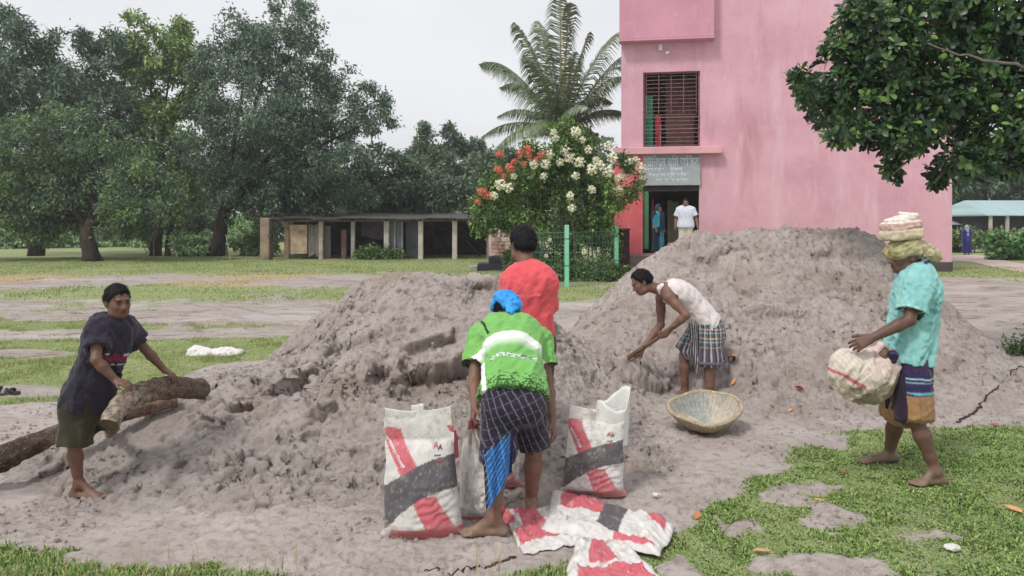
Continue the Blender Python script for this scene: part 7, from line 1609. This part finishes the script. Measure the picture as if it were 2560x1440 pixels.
# ------------------------------------------------------------------ grass blades
GRM = M_leaf('grass_blade', .55, .3, .3)
def blades(x, y, z, h, w, cols, r, lean=.5, seg=2):
    n = len(x); a = r.uniform(0, 2 * np.pi, n); d = np.stack([np.cos(a), np.sin(a), np.zeros(n)], 1); s = np.stack([-np.sin(a), np.cos(a), np.zeros(n)], 1); b = np.stack([x, y, z - .004], 1); ln = lean * (.3 + r.random(n)); up = np.array([0, 0, 1.0]); h_ = h[:, None]; w_ = w[:, None]
    m = b + up * h_ * .6 + d * h_ * (ln * .35)[:, None]; t = b + up * h_ * (1 - .3 * ln)[:, None] + d * h_ * ln[:, None]
    c = cols[r.integers(0, len(cols), n)] * (1 + .18 * r.standard_normal((n, 1)))
    if seg == 2:
        v = np.stack([b - s * w_ / 2, b + s * w_ / 2, m + s * w_ * .45, m - s * w_ * .45, t], 1).reshape(-1, 3); k = np.arange(n) * 5
        return v, [np.stack([k, k + 1, k + 2, k + 3], 1), np.stack([k + 3, k + 2, k + 4], 1)], np.repeat(c, 5, 0)
    v = np.stack([b - s * w_ / 2, b + s * w_ / 2, t], 1).reshape(-1, 3); k = np.arange(n) * 3
    return v, [np.stack([k, k + 1, k + 2], 1)], np.repeat(c, 3, 0)
LG = np.array([lin(142, 174, 92), lin(118, 150, 74), lin(170, 198, 120), lin(90, 120, 58), lin(182, 188, 132), lin(154, 182, 104), lin(66, 90, 46)]); FG = np.array([lin(154, 170, 106), lin(136, 158, 92), lin(172, 182, 124), lin(116, 138, 78), lin(188, 180, 134)]); DG = np.array([lin(206, 188, 144), lin(194, 172, 132), lin(184, 174, 126)])
def lawn():
    r = np.random.default_rng(4)
    def scat(n, x0, x1, y0, y1, th=.5, fan=.74, p=1.0):
        x = r.uniform(x0, x1, n); y = r.uniform(y0, y1, n); k = (np.abs(x / y) < fan); x, y = x[k], y[k]; g = np.clip(grass_mask(x, y) - .35 * sst(.1, .5, fbm2(x * 5, y * 5, 3, 399)), 0, 1); k = g * (.55 + .45 * r.random(len(x))) > th * (.4 + r.random(len(x)) * .9); return x[k], y[k]
    jobs = [('near lawn', (150000, .3, 4.4, 3.1, 6.9), (.018, .042), (.0045, .008), LG, 'short bright grass on the right foreground lawn', 2, .9),
            ('left corner', (60000, -3.2, -.3, 3.0, 4.3), (.02, .06), (.004, .007), LG, 'grass tufts along the lower left picture edge', 2, .8)]
    x, y = scat(170000, .3, 4.6, 3.1, 6.9); z = H(x, y); clump = .6 + .8 * sst(-.3, .5, fbm2(x * 6, y * 6, 3, 301)); h = r.uniform(.008, .026, len(x)) * clump; w = r.uniform(.005, .011, len(x))
    v, f, c = blades(x, y, z, h, w, LG, r, 1.1); tag(mesh_np('grass', v, f, GRM, None, c), 'short bright grass on the right foreground lawn', 'grass', kind='stuff')
    x, y = scat(46000, -3.2, .5, 3.0, 4.25, .45); z = H(x, y); h = r.uniform(.015, .05, len(x)); v, f, c = blades(x, y, z, h, r.uniform(.004, .007, len(x)), np.concatenate([LG, DG[:1]]), r, .8); tag(mesh_np('grass', v, f, GRM, None, c), 'grass tufts along the lower left picture edge', 'grass', kind='stuff')
    x, y = scat(300000, -9.5, 0.2, 5.4, 13.5); k = H(x, y); ok = k < .12; x, y, z = x[ok], y[ok], k[ok]; cl = .45 + 1.1 * sst(-.2, .5, fbm2(x * 2.2, y * 2.2, 3, 303)); h = r.uniform(.02, .055, len(x)) * cl; v, f, c = blades(x, y, z, h, r.uniform(.006, .011, len(x)), FG, r, .9, 1); tag(mesh_np('grass', v, f, GRM, None, c), 'patchy field grass left of the sand heaps', 'grass', kind='stuff')
    x, y = scat(150000, -24, 6, 13.5, 36, .5, .8); z = ground_h(x, y); h = r.uniform(.03, .09, len(x)) * (.5 + .8 * sst(-.2, .5, fbm2(x * .8, y * .8, 3, 305))); py = HY + CH * F / y; dry = np.exp(-((py - 700) / 12) ** 2) * (x < -2) > .4
    v, f, c = blades(x, y, z, h, r.uniform(.014, .03, len(x)), FG, r, .7, 1); cd = np.repeat(dry, 3); c[cd] = DG[r.integers(0, 3, cd.sum() // 3)].repeat(3, 0) if cd.sum() else c[cd]; tag(mesh_np('grass', v, f, GRM, None, c), 'thin far field grass in front of the shed', 'grass', kind='stuff')
    x, y = scat(60000, 2.5, 17, 8, 26, .5, .8); ok = H(x, y) < .3; x, y = x[ok], y[ok]; z = ground_h(x, y); h = r.uniform(.03, .08, len(x)); v, f, c = blades(x, y, z, h, r.uniform(.012, .024, len(x)), FG, r, .7, 1); tag(mesh_np('grass', v, f, GRM, None, c), 'grass strip round the foot of the pink building', 'grass', kind='stuff')
    n = 70000; x = r.uniform(-12, 9, n); y = 1 / r.uniform(1 / 19, 1 / 6.2, n); k = (np.abs(x / y) < .74) & (grass_mask(x, y) < .5) & (sand_mask(x, y) < .3) & (fbm2(x * 2.5, y * 1.5, 3, 307) > .0); x, y = x[k], y[k]; z = H(x, y); ok = z < .1; x, y, z = x[ok], y[ok], z[ok]; h = r.uniform(.012, .03, len(x)) * y / 9
    v, f, c = blades(x, y, z, h, r.uniform(.006, .012, len(x)) * y / 9, np.concatenate([DG, FG]), r, 1.0, 1); tag(mesh_np('stubble', v, f, GRM, None, c), 'sparse trampled stubble on the muddy bands of the field', 'grass', kind='stuff')
    # tall dry stalks near the bottom edge
    px = np.concatenate([r.uniform(330, 620, 26), r.uniform(1180, 1330, 30), r.uniform(640, 760, 8)]); py = np.concatenate([r.uniform(1410, 1440, 26), r.uniform(1415, 1460, 30), r.uniform(1425, 1440, 8)]); g = np.array([GP(a, b) for a, b in zip(px, py)]); h = r.uniform(.06, .20, len(px)); v, f, c = blades(g[:, 0], g[:, 1], H(g[:, 0], g[:, 1]), h, np.full(len(px), .003), DG, r, .35); tag(mesh_np('dry_grass', v, f, GRM, None, c), 'thin dry grass stalks near the bottom picture edge', 'grass', kind='stuff')
lawn()

# ------------------------------------------------------------------ damp air
def haze():
    o = MB().box(-4300, 4300, -90, 2600, -1.2, 16).build('haze'); m = bpy.data.materials.new('damp_air'); m.use_nodes = True; nt = m.node_tree; nt.nodes.clear()
    out = nt.nodes.new('ShaderNodeOutputMaterial'); v = nt.nodes.new('ShaderNodeVolumePrincipled'); v.inputs['Color'].default_value = (.93, .95, 1, 1); v.inputs['Density'].default_value = .0011; v.inputs['Anisotropy'].default_value = .2
    nt.links.new(v.outputs[0], out.inputs['Volume']); o.data.materials.append(m); tag(o, 'thin damp haze over the whole field', 'haze', kind='stuff')
haze()
